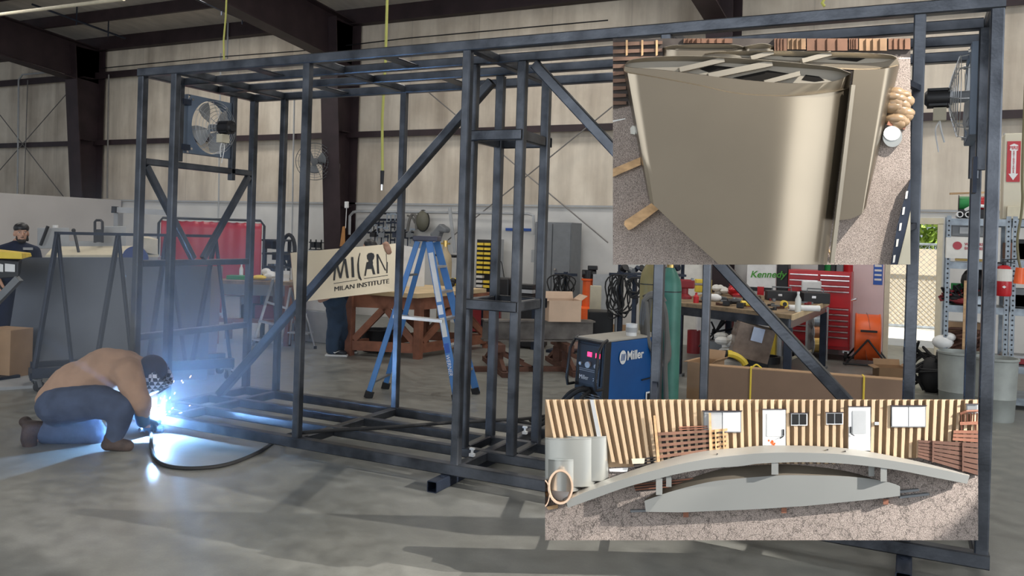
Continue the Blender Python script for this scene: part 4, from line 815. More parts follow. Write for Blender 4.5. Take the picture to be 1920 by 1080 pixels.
p2_ = PD(1124, 640, 11.6); p2_.z = 0; q = MB(); q.box(p2_ + up_ * .35, (.34, .4, .70), .4); t = tag(q.build('black_heater', BLACK, bevel=.015), 'black upright equipment cabinet right of the orange machine', 'cabinet'); q = MB(); q.cyl(p2_ + _r0 * .22 + up_ * .02, p2_ + _r0 * .22 + up_ * .9, .02, n=8); q.build('handle', GREYL, t)
a, b_ = PD(1112, 514, 13.6), PD(1165, 514, 13.6); q = MB(); q.hexa([V((a.x, a.y, .5)), V((b_.x, b_.y, .5)), V((b_.x, b_.y + .03, .5)), V((a.x, a.y + .03, .5))], [a, b_, b_ + V((0, .03, 0)), a + V((0, .03, 0))]); 
tag(q.build('grey_board', GREYL), 'flat grey board leaning at the back wall behind the hanging cables', 'board')
# cable stands with hanging leads
def cable_bundle(label, cx, cy, D_, w_, h_, n_, m_=RUBBER, rack=True, seed=1):
    rnd = random.Random(seed); c_ = PD(cx, cy, D_); t = thing('cable_bundle', label, 'cables', V((c_.x, c_.y, 0)))
    if rack: q = MB(); q.bar(V((c_.x, c_.y + .06, 0)), c_ + V((0, .06, .04)), .05); q.build('post', DKSTEEL, t); q = MB(); q.box((c_.x, c_.y + .06, .02), (.4, .4, .04)); q.build('base', DKSTEEL, t); q = MB(); q.bar(c_ + V((0, .06, 0)) - _r0 * w_ * .5, c_ + V((0, .06, 0)) + _r0 * w_ * .5, .04); q.build('hook_bar', DKSTEEL, t)
    for k in range(n_):
        o = rnd.uniform(-.3, .3) * w_; ww = w_ * rnd.uniform(.15, .5); hh = h_ * rnd.uniform(.6, 1); yo = rnd.uniform(-.08, .02); c0 = c_ + _r0 * o + V((0, yo, 0))
        q = MB(); q.tube([c0 + _r0 * ww * math.sin(a_) + up_ * (-hh / 2 + hh / 2 * math.cos(a_)) + _r0 * .03 * math.sin(3 * a_ + k) for a_ in [2 * PI * i / 22 for i in range(22)]], .011, 6, True); q.build('cable_loop', m_, t, smooth=True)
    return t
cable_bundle('black welding cables hanging in loops left of the green cylinder', 1163, 515, 11.2, .34, .62, 9, seed=4)
cable_bundle('thin black leads hanging on the front of the grey steel cabinet', 1058, 515, 12.3, .34, .42, 8, seed=9)
cable_bundle('coiled black leads hanging close behind the green cylinder', 1188, 520, 10.6, .2, .3, 4, seed=2)
p = PZ(1158, 668); carton('open brown carton on the floor behind the blue welding machine', p, .5, .42, .33, .35, CARD, True)
# high shelf glimpsed under the upper picture board
a = PD(1165, 500, 11.6); shf = thing('pipe_shelf', 'dark shelf of pipe fittings directly under the upper picture board', 'shelf', V((a.x + .7, a.y + .3, 0))); b_ = PD(1275, 500, 11.6)
q = MB(); q.bar(PD(1160, 512, 11.6), PD(1282, 516, 11.6), .35, .03); q.build('shelf_board', DKSTEEL, shf)
for x_ in (1162, 1280): p = PD(x_, 512, 11.7); q = MB(); q.bar(V((p.x, p.y, 0)), p + up_ * .2, .04); q.build('upright', DKSTEEL, shf)
rnd = random.Random(5)
for k in range(9): q = MB(); c_ = PD(1172 + k * 12, 505 + rnd.uniform(-3, 2), 11.55); q.cyl(c_ - _r0 * .03, c_ + V((rnd.uniform(-.05, .05), -.05, rnd.uniform(-.02, .05))), rnd.uniform(.03, .055), n=12); tag(q.build('pipe_fitting', [BLACK, GREYP, DKSTEEL][k % 3]), ['leftmost black', 'second, grey', 'third, dark blue', 'fourth, black', 'middle, grey', 'sixth, dark blue', 'seventh, black', 'eighth, grey', 'rightmost, dark blue'][k] + ' pipe fitting from the left on the shelf under the upper picture board', 'pipe fitting', 'pipe fittings on the shelf')
# ------------------------------------------------------------------ right: welder, cylinders, bench, chest, shelves
# blue welding power source
WN = PD(1138, 748, 7.3); A_l = PD(1085, 700, 7.35); q = MB()
wfl, wfr, wbr = PD(1076, 700, 7.45), PD(1127, 700, 7.15), PD(1238, 690, 7.85)
for p in (wfl, wfr, wbr): p.z = 0
wbl = wfl + wbr - wfr; zt_ = .80; z0 = .12
bw = thing('welding_machine', 'blue and black welding power source with a control panel and coiled leads', 'welding machine', (wfl + wbr) / 2)
fr_ = lambda p, z: V((p.x, p.y, z))
def qd(a, b_, c_, d_, z0_, z1_): m_ = MB(); m_.hexa([fr_(p, z0_) for p in (a, b_, c_, d_)], [fr_(p, z1_) for p in (a, b_, c_, d_)]); return m_
lw = (wfr - wfl); ld = (wbr - wfr); ldn = ld.normalized(); lwn = lw.normalized()
i0, i1 = wfl + ld * .12, wfr + ld * .12
qd(i0, i1, wbr, wbl, z0, zt_).build('side_cover', BLUE, bw, bevel=.012)
q = MB(); q.hexa([fr_(wfl - lwn * .005, z0), fr_(wfr + lwn * .005, z0), fr_(i1 + lwn * .005, z0), fr_(i0 - lwn * .005, z0)], [fr_(wfl + ld * .05 - lwn * .005, zt_ + .0), fr_(wfr + ld * .05 + lwn * .005, zt_), fr_(i1 + ld * .03 + lwn * .005, zt_ + .01), fr_(i0 + ld * .03 - lwn * .005, zt_ + .01)]); q.build('front_bezel', BLACK, bw, bevel=.01)
qd(wfl + ld * .04, wfr + ld * .04, wbr, wbl, zt_, zt_ + .022).build('top_cover', simple('beige_grey_top', (.36, .34, .30), .5), bw, bevel=.008)
fn = -ldn; 
def FP(u, z, o=.0): return fr_(wfl + lw * u, z) + fn * o + ld * .05 * (z - z0) / (zt_ - z0)
q = MB(); q.prism([FP(.10, .42, .004), FP(.90, .42, .004), FP(.90, .76, .004), FP(.10, .76, .004)], fn * .006); pnl = q.build('control_panel', simple('panel_charcoal', (.035, .035, .04), .4), bw)
REDD = mat('red_led_display', (1.0, .03, .12), emit=3)
for u in (.42, .72): q = MB(); q.prism([FP(u, .66, .011), FP(u + .16, .66, .011), FP(u + .16, .70, .011), FP(u, .70, .011)], fn * .002); q.build('led_display', REDD, pnl)
for u, r_ in ((.50, .028), (.22, .014), (.80, .02)): q = MB(); q.cyl(FP(u, .59, .01), FP(u, .59, .035), r_, n=18); q.build('dial', simple('grey_dial', (.35, .36, .37), .4), pnl)
q = MB()
for z_ in (.53, .545): q.prism([FP(.15, z_, .011), FP(.85, z_, .011), FP(.85, z_ + .004, .011), FP(.15, z_ + .004, .011)], fn * .001)
q.build('panel_line', GREYL, pnl)
lettering('Miller', .055, FP(.17, .455, .012), lw, (0, 0, 1), WHITE, pnl, depth=.001); lettering('252', .04, FP(.68, .455, .012), lw, (0, 0, 1), WHITE, pnl, depth=.001)
for k in range(9): q = MB(); q.bar(FP(.30, .16 + k * .022, .006), FP(.95, .16 + k * .022, .006), .006, .01); q.build('vent_slat', GREYP, bw)
for u in (-.04, 1.0): 
    q = MB(); q.tube([FP(u, .40, .0), FP(u, .40, .09), FP(u, .46, .11), FP(u, .72, .09), FP(u, .80, .03), FP(u, .82, -.03)], .014, 8); q.build('guard_handle', BLACK, bw, smooth=True)
q = MB(); q.tube([FP(-.04, .80, .03), FP(1.0, .80, .03)], .013, 8); q.build('guard_handle', BLACK, bw)
sn = lwn
def SPt(u, z, o=0): return fr_(wfr + ld * u, z) + sn * o
q = MB(); cL = SPt(.33, .655, .008); q.prism([cL + ldn * .052 * math.cos(a_) + up_ * .062 * math.sin(a_) for a_ in [2 * PI * i / 28 for i in range(28)]], sn * .002); q.build('logo_disc', WHITE, bw)
for k in range(3): q = MB(); c_ = cL + ldn * (-.022 + .022 * k) + sn * .003; q.prism([c_ - up_ * .03 - ldn * .012, c_ - up_ * .03 + ldn * .0, c_ + up_ * .03 + ldn * .014, c_ + up_ * .03 + ldn * .002], sn * .001); q.build('logo_stroke', BLUE, bw)
lettering('Miller', .115, SPt(.33, .625, .01) + ldn * .062, ldn, (0, 0, 1), WHITE, bw, depth=.001, bold=.002)
q = MB(); q.prism([SPt(.74, .10 + .04, .008), SPt(.95, .14, .008), SPt(.95, .30, .008), SPt(.74, .30, .008)], sn * .002); q.build('side_label', WHITE, bw); q = MB(); q.prism([SPt(.76, .155, .011), SPt(.93, .155, .011), SPt(.93, .285, .011), SPt(.76, .285, .011)], sn * .001); q.build('label_print', BLACK, bw)
q = MB(); q.bar(SPt(.66, .42, .01), SPt(.98, .43, .01), .006, .012); q.build('latch_line', BLACK, bw)
qd(wfl - lwn * .03, wfr + lwn * .03, wbr + ld * .35 + lwn * .03, wbl + ld * .35 - lwn * .03, .08, .12).build('cart_tray', DKSTEEL, bw)
for p in (wfl + ld * .1, wfr + ld * .1, wbr + ld * .2, wbl + ld * .2): q = MB(); q.cyl(fr_(p, .05) - lwn * .02, fr_(p, .05) + lwn * .02, .05, n=16); q.build('wheel', RUBBER, bw)
for k, P_ in enumerate(([FP(.55, .38, .01), FP(.4, .36, .12), FP(.0, .22, .2), FP(-.5, .06, .25), FP(-1.1, .02, .2)], [FP(.35, .38, .01), FP(.2, .34, .14), FP(-.15, .2, .16), FP(-.4, .04, .3), FP(-1.3, .02, .35)], [FP(.62, .37, .01), FP(.6, .30, .15), FP(.5, .18, .12), FP(.45, .03, .1), FP(.1, .015, .3)])):
    q = MB(); q.tube(hang(P_, 7), .02 if k < 2 else .014, 8); q.build('lead', RUBBER, bw, smooth=True)
# white tub with brown stick on top of the welder
p = PD(1183, 648, 7.62); p.z = zt_ + .022; pot('tape_tub', 'white round tub standing on the blue welding machine', p, .052, .11, WHITE, 'tub', GREYL)
# gas cylinders behind welder
def gas(label, px, D_, r, h, m_, grp='gas cylinders behind the welding machine'):
    p = PD(px, 700, D_); p.z = .0; t = thing('gas_cylinder', label, 'gas cylinder', p, group=grp); q = MB(); q.lathe(p, [(0, 0.0), (r, 0), (r, h * .86), (r * .92, h * .91), (r * .6, h * .965), (r * .35, h), (0, h)], 28); q.build('cylinder_body', m_, t, smooth=True)
    q = MB(); q.cyl(p + up_ * h, p + up_ * (h + .1), .035, n=12); q.box(p + up_ * (h + .06), (.14, .05, .04)); q.build('valve', BRASS, t); q = MB(); q.cyl(p + up_ * h * .835, p + up_ * h * .842, r * 1.006, n=28, caps=False); q.build('neck_line', BLACK, t)
    for s1 in (-1, 1): q = MB(); q.lathe(p + up_ * (h + .05) + V((s1 * .09, -.09, 0)), [(0, 0), (.035, 0), (.035, .03), (0, .03)], 14, axis=(0, -1, 0)); q.build('gauge', BLACK, t, smooth=True)
    return t
gas('green gas cylinder standing right of the hanging grey hoses', 1251, 8.15, .115, 1.44, GREENT); gas('olive tan gas cylinder left of the green one', 1218, 8.45, .125, 1.50, OLIVE)
# grey hoses hung over a hook
hk = PD(1214, 556, 7.8); hz = thing('hose_bundle', 'thick grey cable hoses hanging in long loops in front of the cylinders', 'hose', V((hk.x, hk.y, 0)))
for k, P_ in enumerate((((1208, 562), (1203, 600), (1206, 640), (1200, 700), (1196, 755), (1195, 800)), ((1212, 558), (1207, 600), (1210, 650), (1205, 700), (1202, 760), (1200, 800)), ((1216, 556), (1211, 590), (1208, 630), (1216, 660), (1232, 678), (1246, 680), (1254, 665), (1250, 620), (1246, 580), (1240, 562)), ((1219, 555), (1214, 600), (1212, 640), (1222, 668), (1236, 684), (1250, 676), (1252, 640), (1247, 600), (1243, 575)), ((1240, 560), (1248, 590), (1250, 640), (1247, 690), (1249, 750), (1246, 800)), ((1209, 561), (1218, 552), (1230, 550), (1240, 556), (1246, 566)), ((1206, 566), (1216, 556), (1230, 555), (1242, 562)), ((1211, 565), (1214, 610), (1216, 640), (1228, 662), (1238, 668)))):
    q = MB(); q.tube(hang([PD(x, y, 7.78 - .012 * k) for x, y in P_], 6), .024, 8); q.build('hose', GREYRUB, hz, smooth=True)
q = MB(); q.tube([PD(1206, 556, 7.82), PD(1222, 548, 7.85), PD(1236, 550, 7.95), PD(1244, 560, 8.0)], .012, 8); q.build('hook', BLACK, hz)
q = MB(); q.bar(fr_(hk, .0) + _f * .06, hk + _f * .06, .04); q.build('post', DKSTEEL, hz)
# steel framed work bench ------------------------------------------------
ZB = .93; FL, FRr, BR = PZ(1243, 564, ZB), PZ(1484, 591, ZB), PZ(1565, 560, ZB); BR = FRr + (BR - FRr) * .80; BL = FL + BR - FRr
mb = thing('steel_bench', 'big steel framed work bench with a scarred timber top covered in tools', 'workbench', fr_((FL + BR) / 2, 0))
q = MB(); q.hexa([p - up_ * .045 for p in (FL, FRr, BR, BL)], [FL, FRr, BR, BL]); q.build('bench_top', DWOOD, mb)
cen = (FL + BR) / 2; ins = lambda p, f_=.05: p.lerp(cen, f_)
cr = [ins(FL), ins(FRr), ins(BR), ins(BL)]
for a, b_ in zip(cr, cr[1:] + cr[:1]): q = MB(); q.bar(fr_(a, ZB - .10), fr_(b_, ZB - .10), .05, .11); q.build('frame_rail', STEEL, mb)
q = MB(); q.bar(FRr + V((0, 0, -.025)) + _r0 * .01, BR + V((0, 0, -.025)) + _r0 * .01, .02, .06); q.build('edge_strip', PLY, mb)
for p in (cr[0].lerp(cr[1], .12), cr[1], cr[2], cr[3].lerp(cr[2], .1)): q = MB(); q.bar(fr_(p, .03), fr_(p, ZB - .15), .085, ch=.005); q.build('leg', DKSTEEL, mb); q = MB(); q.box(fr_(p, .015), (.14, .14, .03)); q.build('foot_plate', GREYP, mb)
TB = lambda x, y: PZ(x, y, ZB)
# things on the bench
def put(name, label, cat, px, py, fn_, group=None):
    p = TB(px, py); t = thing(name, label, cat, p, group=group); fn_(t, p); return t
def mk(t, name, m_, f_, smooth=False, bevel=0): q = MB(); f_(q); return q.build(name, m_, t, smooth=smooth, bevel=bevel)
def vise(t, p):
    mk(t, 'base', DRED, lambda q: q.lathe(p, [(0, 0), (.10, 0), (.10, .03), (.05, .07), (.05, .14), (0, .14)], 16), True); mk(t, 'body', DRED, lambda q: q.box(p + up_ * .20, (.26, .11, .12), .3), bevel=.02); mk(t, 'spindle', CHROME, lambda q: q.cyl(p + up_ * .2 + _r0 * .1, p + up_ * .2 + _r0 * .34, .018, n=10)); mk(t, 'jaw', STEEL2, lambda q: q.box(p + up_ * .25 + _r0 * .10, (.03, .13, .06), .3))
put('bench_vise', 'dark red bench vise beside the green cylinder', 'vise', 1283, 560, vise)
bottle('red_bottle', 'small red bottle on the bench near the vise', TB(1305, 568), .035, .13, RED, RED)
put('yellow_box', 'dark yellow box at the back of the bench near the vise', 'box', 1318, 548, lambda t, p: mk(t, 'box_body', YELLOW, lambda q: q.box(p + up_ * .1, (.24, .16, .2), .4), bevel=.01))
put('work_light', 'white and red work light lying on the bench behind the steel post', 'light', 1340, 565, lambda t, p: (mk(t, 'body', WHITE, lambda q: q.ball(p + up_ * .05, (.09, .06, .05)), True), mk(t, 'grip', BLACK, lambda q: q.bar(p + up_ * .03, p + up_ * .03 + _r0 * .2, .03))))
def rag(seed, s=.09):
    def f_(t, p):
        rnd = random.Random(seed); q = MB()
        for k in range(7): q.ball(p + V((rnd.uniform(-.1, .1), rnd.uniform(-.08, .08), .03 + rnd.uniform(0, .08))), (s * rnd.uniform(.6, 1), s * .7, s * .5), 8, 6)
        q.build('folds', [RED, PAPER, GREYP][seed % 3], t, smooth=True)
    return f_
put('rag', 'crumpled grey white rag behind the drills on the bench', 'rag', 1355, 553, rag(1)); put('rag', 'bright red crumpled cloth on the bench left of the diagonal brace', 'rag', 1384, 556, rag(3, .12)); 
def drill(m_):
    def f_(t, p):
        d_ = _r0; mk(t, 'motor_body', m_, lambda q: q.cyl(p + up_ * .05 - d_ * .08, p + up_ * .05 + d_ * .06, .035, .03, 12), True); mk(t, 'chuck', BLACK, lambda q: q.cyl(p + up_ * .05 + d_ * .06, p + up_ * .05 + d_ * .12, .022, .012, 12), True); mk(t, 'grip', BLACK, lambda q: q.bar(p + up_ * .04 - d_ * .03, p + up_ * .035 - d_ * .06 - V((0, .12, 0)), .035, .045)); mk(t, 'battery', BLACK, lambda q: q.box(p + up_ * .035 - d_ * .065 - V((0, .14, 0)), (.08, .06, .06)), bevel=.006)
    return f_
put('power_drill', 'yellow power drill lying on the bench', 'drill', 1402, 577, drill(YELLOW)); put('power_drill', 'dark red brown power drill left of the yellow drill', 'drill', 1376, 573, drill(BLACK))
def tapem(t, p): mk(t, 'case', YELLOW, lambda q: q.cyl(p + up_ * .045 - _f * .025, p + up_ * .045 + _f * .025, .045, n=20), bevel=.005); mk(t, 'centre', BLACK, lambda q: q.cyl(p + up_ * .045 - _f * .028, p + up_ * .045 - _f * .024, .026, n=16))
put('tape_measure', 'round yellow and black tape measure on the bench front', 'tape measure', 1470, 577, tapem)
put('paper_roll', 'long white paper roll lying on the bench beside the tape measure', 'roll', 1498, 583, lambda t, p: (mk(t, 'roll', WHITE, lambda q: q.cyl(p + up_ * .035 - _r0 * .12, p + up_ * .035 + _r0 * .24, .035, n=18), True), mk(t, 'core', CARD, lambda q: q.cyl(p + up_ * .035 - _r0 * .125, p + up_ * .035 - _r0 * .12, .018, n=12))))
bottle('water_bottle', 'clear plastic water bottle standing at the bench corner', TB(1496, 585), .034, .235, mat('milky_plastic', (.62, .64, .60), .25), WHITE)
def tbox(m_, sx, sy, sz, rz=.3):
    def f_(t, p):
        mk(t, 'case', m_, lambda q: q.box(p + up_ * sz / 2, (sx, sy, sz), rz), bevel=.008); mk(t, 'handle', GREYP, lambda q: q.tube([p + V((-sx * .3, 0, sz)), p + V((-sx * .3, 0, sz + .05)), p + V((sx * .3, 0, sz + .05)), p + V((sx * .3, 0, sz))], .01, 6)); mk(t, 'latch', CHROME, lambda q: q.box(p + V((0, -sy / 2 - .005, sz * .6)), (.05, .02, .03), 0))
    return f_
put('tool_box', 'long black tool box on the bench, left of the other black one', 'tool box', 1465, 563, tbox(BLACK, .42, .22, .13)); put('tool_box', 'black tool box at the right end of the bench by the white machine', 'tool box', 1528, 568, tbox(BLACK, .34, .24, .14))
put('bench_machine', 'white and grey small machine standing on the bench', 'machine', 1520, 556, lambda t, p: (mk(t, 'housing', WHITE, lambda q: q.box(p + up_ * .16, (.28, .2, .16), .2), bevel=.02), mk(t, 'arm', GREYL, lambda q: q.bar(p + up_ * .12 + _r0 * .14, p + up_ * .20 + _r0 * .30, .05)), mk(t, 'foot', BLACK, lambda q: q.box(p + up_ * .04, (.34, .24, .08), .2))))
put('light_switch_unit', 'small white boxed gauge at the back of the bench', 'gauge', 1486, 552, lambda t, p: (mk(t, 'body', WHITE, lambda q: q.box(p + up_ * .16, (.11, .08, .17), .3), bevel=.01), mk(t, 'dial', BLACK, lambda q: q.box(p + up_ * .18 - _f * .045, (.07, .01, .09), .43))))
cols = [(STEEL2, 'steel'), (BLACK, 'black'), (RUST, 'rusty'), (GREYP, 'grey'), (DRED, 'dark red')]; rnd = random.Random(21)
spots_ = [(k, i, j) for i in range(4) for j in range(2) for k in range(5) if (i * 3 + j * 2 + k) % 5 < 3]
for k, i_, j_ in spots_:
    u, v_ = .18 + i_ * .2 + rnd.uniform(.0, .17), j_ * .42 + rnd.uniform(.05, .38); p = FL.lerp(FRr, u) + (BL - FL) * v_; m_, nm = cols[k % 5]; a_ = rnd.uniform(0, PI); L = rnd.uniform(.08, .22); q = MB(); d_ = V((math.cos(a_), math.sin(a_), 0)); q.bar(p + up_ * .014 - d_ * L / 2, p + up_ * .014 + d_ * L / 2, .022, .024); q.cyl(p + up_ * .002 + d_ * L / 2, p + up_ * .034 + d_ * L / 2, .024, n=8)
    tag(q.build('hand_tool', m_), '%s hand tool lying flat at the %s %s of the steel framed bench' % (nm, ('front', 'back')[j_], ('left end', 'left middle', 'right middle', 'right end')[i_]), 'tool', 'hand tools scattered on the bench')
# under the bench
a = PZ(1400, 690); t = thing('wrapped_carton', 'tilted carton wrapped in plastic under the bench', 'box', a); q = MB(); Rm = Matrix.Rotation(.35, 3, 'Z') @ Matrix.Rotation(.22, 3, 'Y'); q.box(PD(1408, 640, 9.7), (.42, .34, .40), rot=Rm); q.build('carton_body', mat('plastic_over_card', (.20, .15, .12), .25, 0, var=.25, scale=10), t, bevel=.008)
q = MB(); q.box(PD(1421, 628, 9.5), (.13, .01, .16), rot=Rm); q.build('address_label', simple('pale_blue_label', (.45, .52, .66), .5), t); q = MB(); q.box(a + V((.0, .2, .09)), (.45, .4, .18), .3); q.build('lower_tray', BLACK, t)
q = MB(); rnd = random.Random(6); c0 = PD(1366, 640, 9.9)
for k in range(10): q.ball(c0 + V((rnd.uniform(-.12, .14), rnd.uniform(-.1, .1), rnd.uniform(-.16, .1))), (.10, .06, .05), 7, 5)
q.ball(fr_(c0, .2), (.2, .15, .2), 8, 6); tag(q.build('crumpled_paper', PAPER), 'crumpled white packing paper under the bench', 'paper')
t = thing('rod_bundle', 'bundle of dark rods poking out in all directions under the bench', 'rods', fr_(PD(1345, 640, 10.2), 0)); c0 = PD(1342, 622, 10.2)
for k in range(16): q = MB(); d_ = V((rnd.uniform(-.5, 1), rnd.uniform(-.5, .3), rnd.uniform(-.7, .7))).normalized(); q.cyl(c0 - d_ * .05, c0 + d_ * rnd.uniform(.15, .30), .012, n=6); q.build('rod', BLACK, t)
q = MB(); q.box(fr_(c0, .25), (.3, .3, .5)); q.build('holder', GREYP, t)
t = thing('yellow_ring_hose', 'thick black and yellow hose ring under the bench', 'hose', PZ(1360, 695)); c0 = PD(1362, 690, 9.6)
q = MB(); q.tube([c0 + _r0 * .24 * math.cos(a_) + up_ * (.16 * math.sin(a_)) for a_ in [PI * i / 14 for i in range(15)]], .05, 8); q.build('black_hose', RUBBER, t, smooth=True); q = MB(); q.tube([c0 - _f * .03 + _r0 * .22 * math.cos(a_) + up_ * (.17 * math.sin(a_)) for a_ in [PI * (.1 + i / 20) for i in range(9)]], .042, 8); q.build('yellow_hose', YELLOW, t, smooth=True)
for k, (px, py, m_, r_, h_, lab) in enumerate(((1447, 655, YELLOW, .05, .45, 'tall yellow tube standing under the bench'), (1460, 655, ALU, .07, .4, 'silver tube standing under the bench right of the yellow one'), (1300, 650, DRED, .10, .35, 'dark red can under the bench beside its left leg'), (1436, 668, BLACK, .2, .1, 'low black tub under the bench'))):
    p = PZ(px, py + 12); q = MB(); q.lathe(p, [(0, 0), (r_, 0), (r_, h_), (r_ * .85, h_), (r_ * .8, .02), (0, .02)], 16); tag(q.build(['tube', 'tube', 'can', 'tub'][k], m_, smooth=True), lab, ['tube', 'tube', 'can', 'tub'][k])
q = MB(); p = PZ(1330, 660); q.box(p + up_ * .28, (.42, .35, .55), .3); tag(q.build('white_cabinet', WHITE, bevel=.01), 'small white cabinet under the left part of the bench', 'cabinet')
# wire spool stand at right end of bench
sp = PZ(1530, 676); t = thing('wire_spool_stand', 'stand of copper and steel wire spools at the right end of the bench', 'spool stand', sp)
for k, (z_, m_) in enumerate(((.25, BRASS), (.42, simple('copper_wire', (.42, .19, .10), .4, .6)), (.58, STEEL2))): q = MB(); c_ = sp + up_ * z_; q.cyl(c_ - _r0 * .08, c_ + _r0 * .08, .13 - .02 * k, n=20); q.build('spool', m_, t, smooth=True); q = MB(); q.cyl(c_ - _r0 * .09, c_ - _r0 * .08, .16 - .02 * k, n=20); q.cyl(c_ + _r0 * .08, c_ + _r0 * .09, .16 - .02 * k, n=20); q.build('flange', GREYL, t)
for s1 in (-1, 1): q = MB(); q.bar(sp + _r0 * s1 * .15, sp + _r0 * s1 * .15 + up_ * .8, .03); q.build('upright', GREYL, t)
q = MB(); q.bar(sp - _r0 * .5 - _f * .2 + up_ * .02, sp + _r0 * .12 + up_ * .22, .03); q.build('foot', CREAM, t)
# white cabinet with green script at the back wall
a = PY(1400, 503, 13.4); b_ = PY(1455, 503, 13.4); t = thing('white_tool_cabinet', 'white cabinet with green script lettering behind the bench', 'cabinet', V(((a.x + b_.x) / 2, 13.6, 0))); cx = (a.x + b_.x) / 2; w_ = b_.x - a.x
q = MB(); q.box((cx, 13.65, .70), (w_, .45, 1.40)); q.build('cabinet_body', WHITE, t, bevel=.01); lettering('Kennedy', .15, (cx - w_ * .38, 13.42, 1.17), (1, 0, .04), (.25, 0, 1), simple('green_script', (.06, .30, .03), .5), t, depth=.001, bold=.003)
for s1 in (-1, 1): q = MB(); q.box((cx + s1 * w_ * .26, 13.42, .99), (w_ * .3, .02, .06)); q.build('dark_handle', BLACK, t)
q = MB(); q.box((cx, 13.415, .93), (.10, .02, .20)); q.build('red_label', RED, t)
for i, (x0, x1, y0, m_, lab) in enumerate(((1280, 1345, 500, PAPER, 'tall pale cabinet behind the bench, left of the steel post'), (1347, 1372, 520, DRED, 'dark red rack behind the bench, right of the steel post'), (1455, 1478, 500, BLACK, 'dark shelf tower between the white cabinet and the red chest'))):
    a = PY(x0, y0, 13.5); b_ = PY(x1, y0, 13.5); q = MB(); q.box(((a.x + b_.x) / 2, 13.66, a.z / 2 + .06), (b_.x - a.x, .3, a.z + .12)); tag(q.build('storage_cabinet', m_, bevel=.01), lab, 'cabinet')
# red tool chest
a = PY(1478, 505, 13.2); b_ = PY(1597, 505, 13.2); zc = a.z + .0; cx = (a.x + b_.x) / 2; w_ = b_.x - a.x
tc_ = thing('tool_chest', 'tall bright red rolling tool chest with many drawers', 'tool chest', (cx, 13.45, 0)); z0 = .16
q = MB(); q.box((cx, 13.47, (z0 + zc) / 2), (w_, .5, zc - z0)); q.build('chest_body', RED, tc_, bevel=.01)
for side in (-1, 1):
    xs_ = cx + side * w_ * .245; zz = zc - .05
    for k, h_ in enumerate((.07, .09, .08, .26, .085, .085, .085, .085, .085, .16) if side > 0 else (.09, .09, .10, .16, .085, .085, .085, .085, .085, .16)):
        h_ *= (zc - z0 - .08) / 1.10
        q = MB(); q.box((xs_, 13.212, zz - h_ / 2), (w_ * .46, .022, h_ - .012)); dw = q.build('drawer', RED, tc_, bevel=.003)
        q = MB(); q.box((xs_, 13.19, zz - .016), (w_ * .45, .02, .014)); q.build('drawer_pull', CHROME, dw); zz -= h_
for s1 in (-1, 1): q = MB(); q.cyl((cx + s1 * w_ * .42, 13.25, .075), (cx + s1 * w_ * .42 + .04, 13.25, .075), .07, n=18); q.build('caster', RUBBER, tc_); q = MB(); q.box((cx + s1 * w_ * .42 + .02, 13.3, .14), (.09, .12, .04)); q.build('caster_plate', CHROME, tc_)
q = MB(); q.tube([(cx + w_ * .5, 13.3, .9), (cx + w_ * .5 + .06, 13.3, .92), (cx + w_ * .5 + .06, 13.6, .92), (cx + w_ * .5, 13.6, .9)], .015, 8); q.build('side_handle', CHROME, tc_)
for k in range(5): q = MB(); c_ = PY(1540 + k * 12, 500, 13.3); c_.z = zc; q.box(c_ + V((0, .05, .05)), (.09, .14, .1), k); tag(q.build('parts_box', [BLACK, GREEN, BLACK, GREYP, RED][k]), 'small %s box on top of the red tool chest, number order left to right hidden by the board' % ['black', 'green', 'black', 'grey', 'red'][k] if 0 else ['leftmost black box on top of the red tool chest', 'green box on top of the red tool chest', 'middle black box on top of the red tool chest', 'grey box on top of the red tool chest', 'red box at the right end on top of the red tool chest'][k], 'box', 'boxes on the red tool chest')
# orange drum fan
p = PZ(1630, 670); p = V((p.x, 13.15, 0)) if p.y > 13.15 else p; df = thing('drum_fan', 'round orange drum fan on a black stand beside the red tool chest', 'fan', p); cz = .36; R = .335; axd = (_r0 * .93 - _f * .38).normalized(); axd.z = 0; c_ = p + up_ * (cz + .03)
q = MB(); n_ = 40; x_, y_, d_ = frame_of(axd)
q.lathe(c_ - axd * .17, [(R, 0), (R + .015, .01), (R, .03), (R, .31), (R + .015, .33), (R, .34), (R - .01, .34), (R - .01, 0), (R, 0)], 40, axis=axd); q.build('drum_shell', ORANGE, df, smooth=True)
for s1, nm in ((-.17, 'rear_guard'), (.17, 'front_guard')):
    q = MB()
    for k in range(1, 9): q.tube([c_ + axd * s1 + (x_ * math.cos(a_) + y_ * math.sin(a_)) * R * k / 8.2 for a_ in [2 * PI * i / 36 for i in range(36)]], .003, 4, True)
    for k in range(12): a_ = PI * k / 6; q.tube([c_ + axd * s1, c_ + axd * s1 + (x_ * math.cos(a_) + y_ * math.sin(a_)) * R], .003, 4)
    q.build(nm, ORANGE, df)
for k in range(3): a0 = 2 * PI * k / 3; q = MB(); q.grid([[c_ + axd * (.05 * (j / 4 - .5)) + (x_ * math.cos(a0 + (j / 4 - .5) * 1.2) + y_ * math.sin(a0 + (j / 4 - .5) * 1.2)) * (.06 + .3 * i / 5) for j in range(5)] for i in range(6)]); q.build('blade', GREYL, df, smooth=True)
q = MB(); q.cyl(c_ - axd * .1, c_ + axd * .1, .09, n=18); q.build('motor', BLACK, df, smooth=True)
sdv = V((-axd.y, axd.x, 0)); fpt = -1 if sdv.dot(_f) > 0 else 1
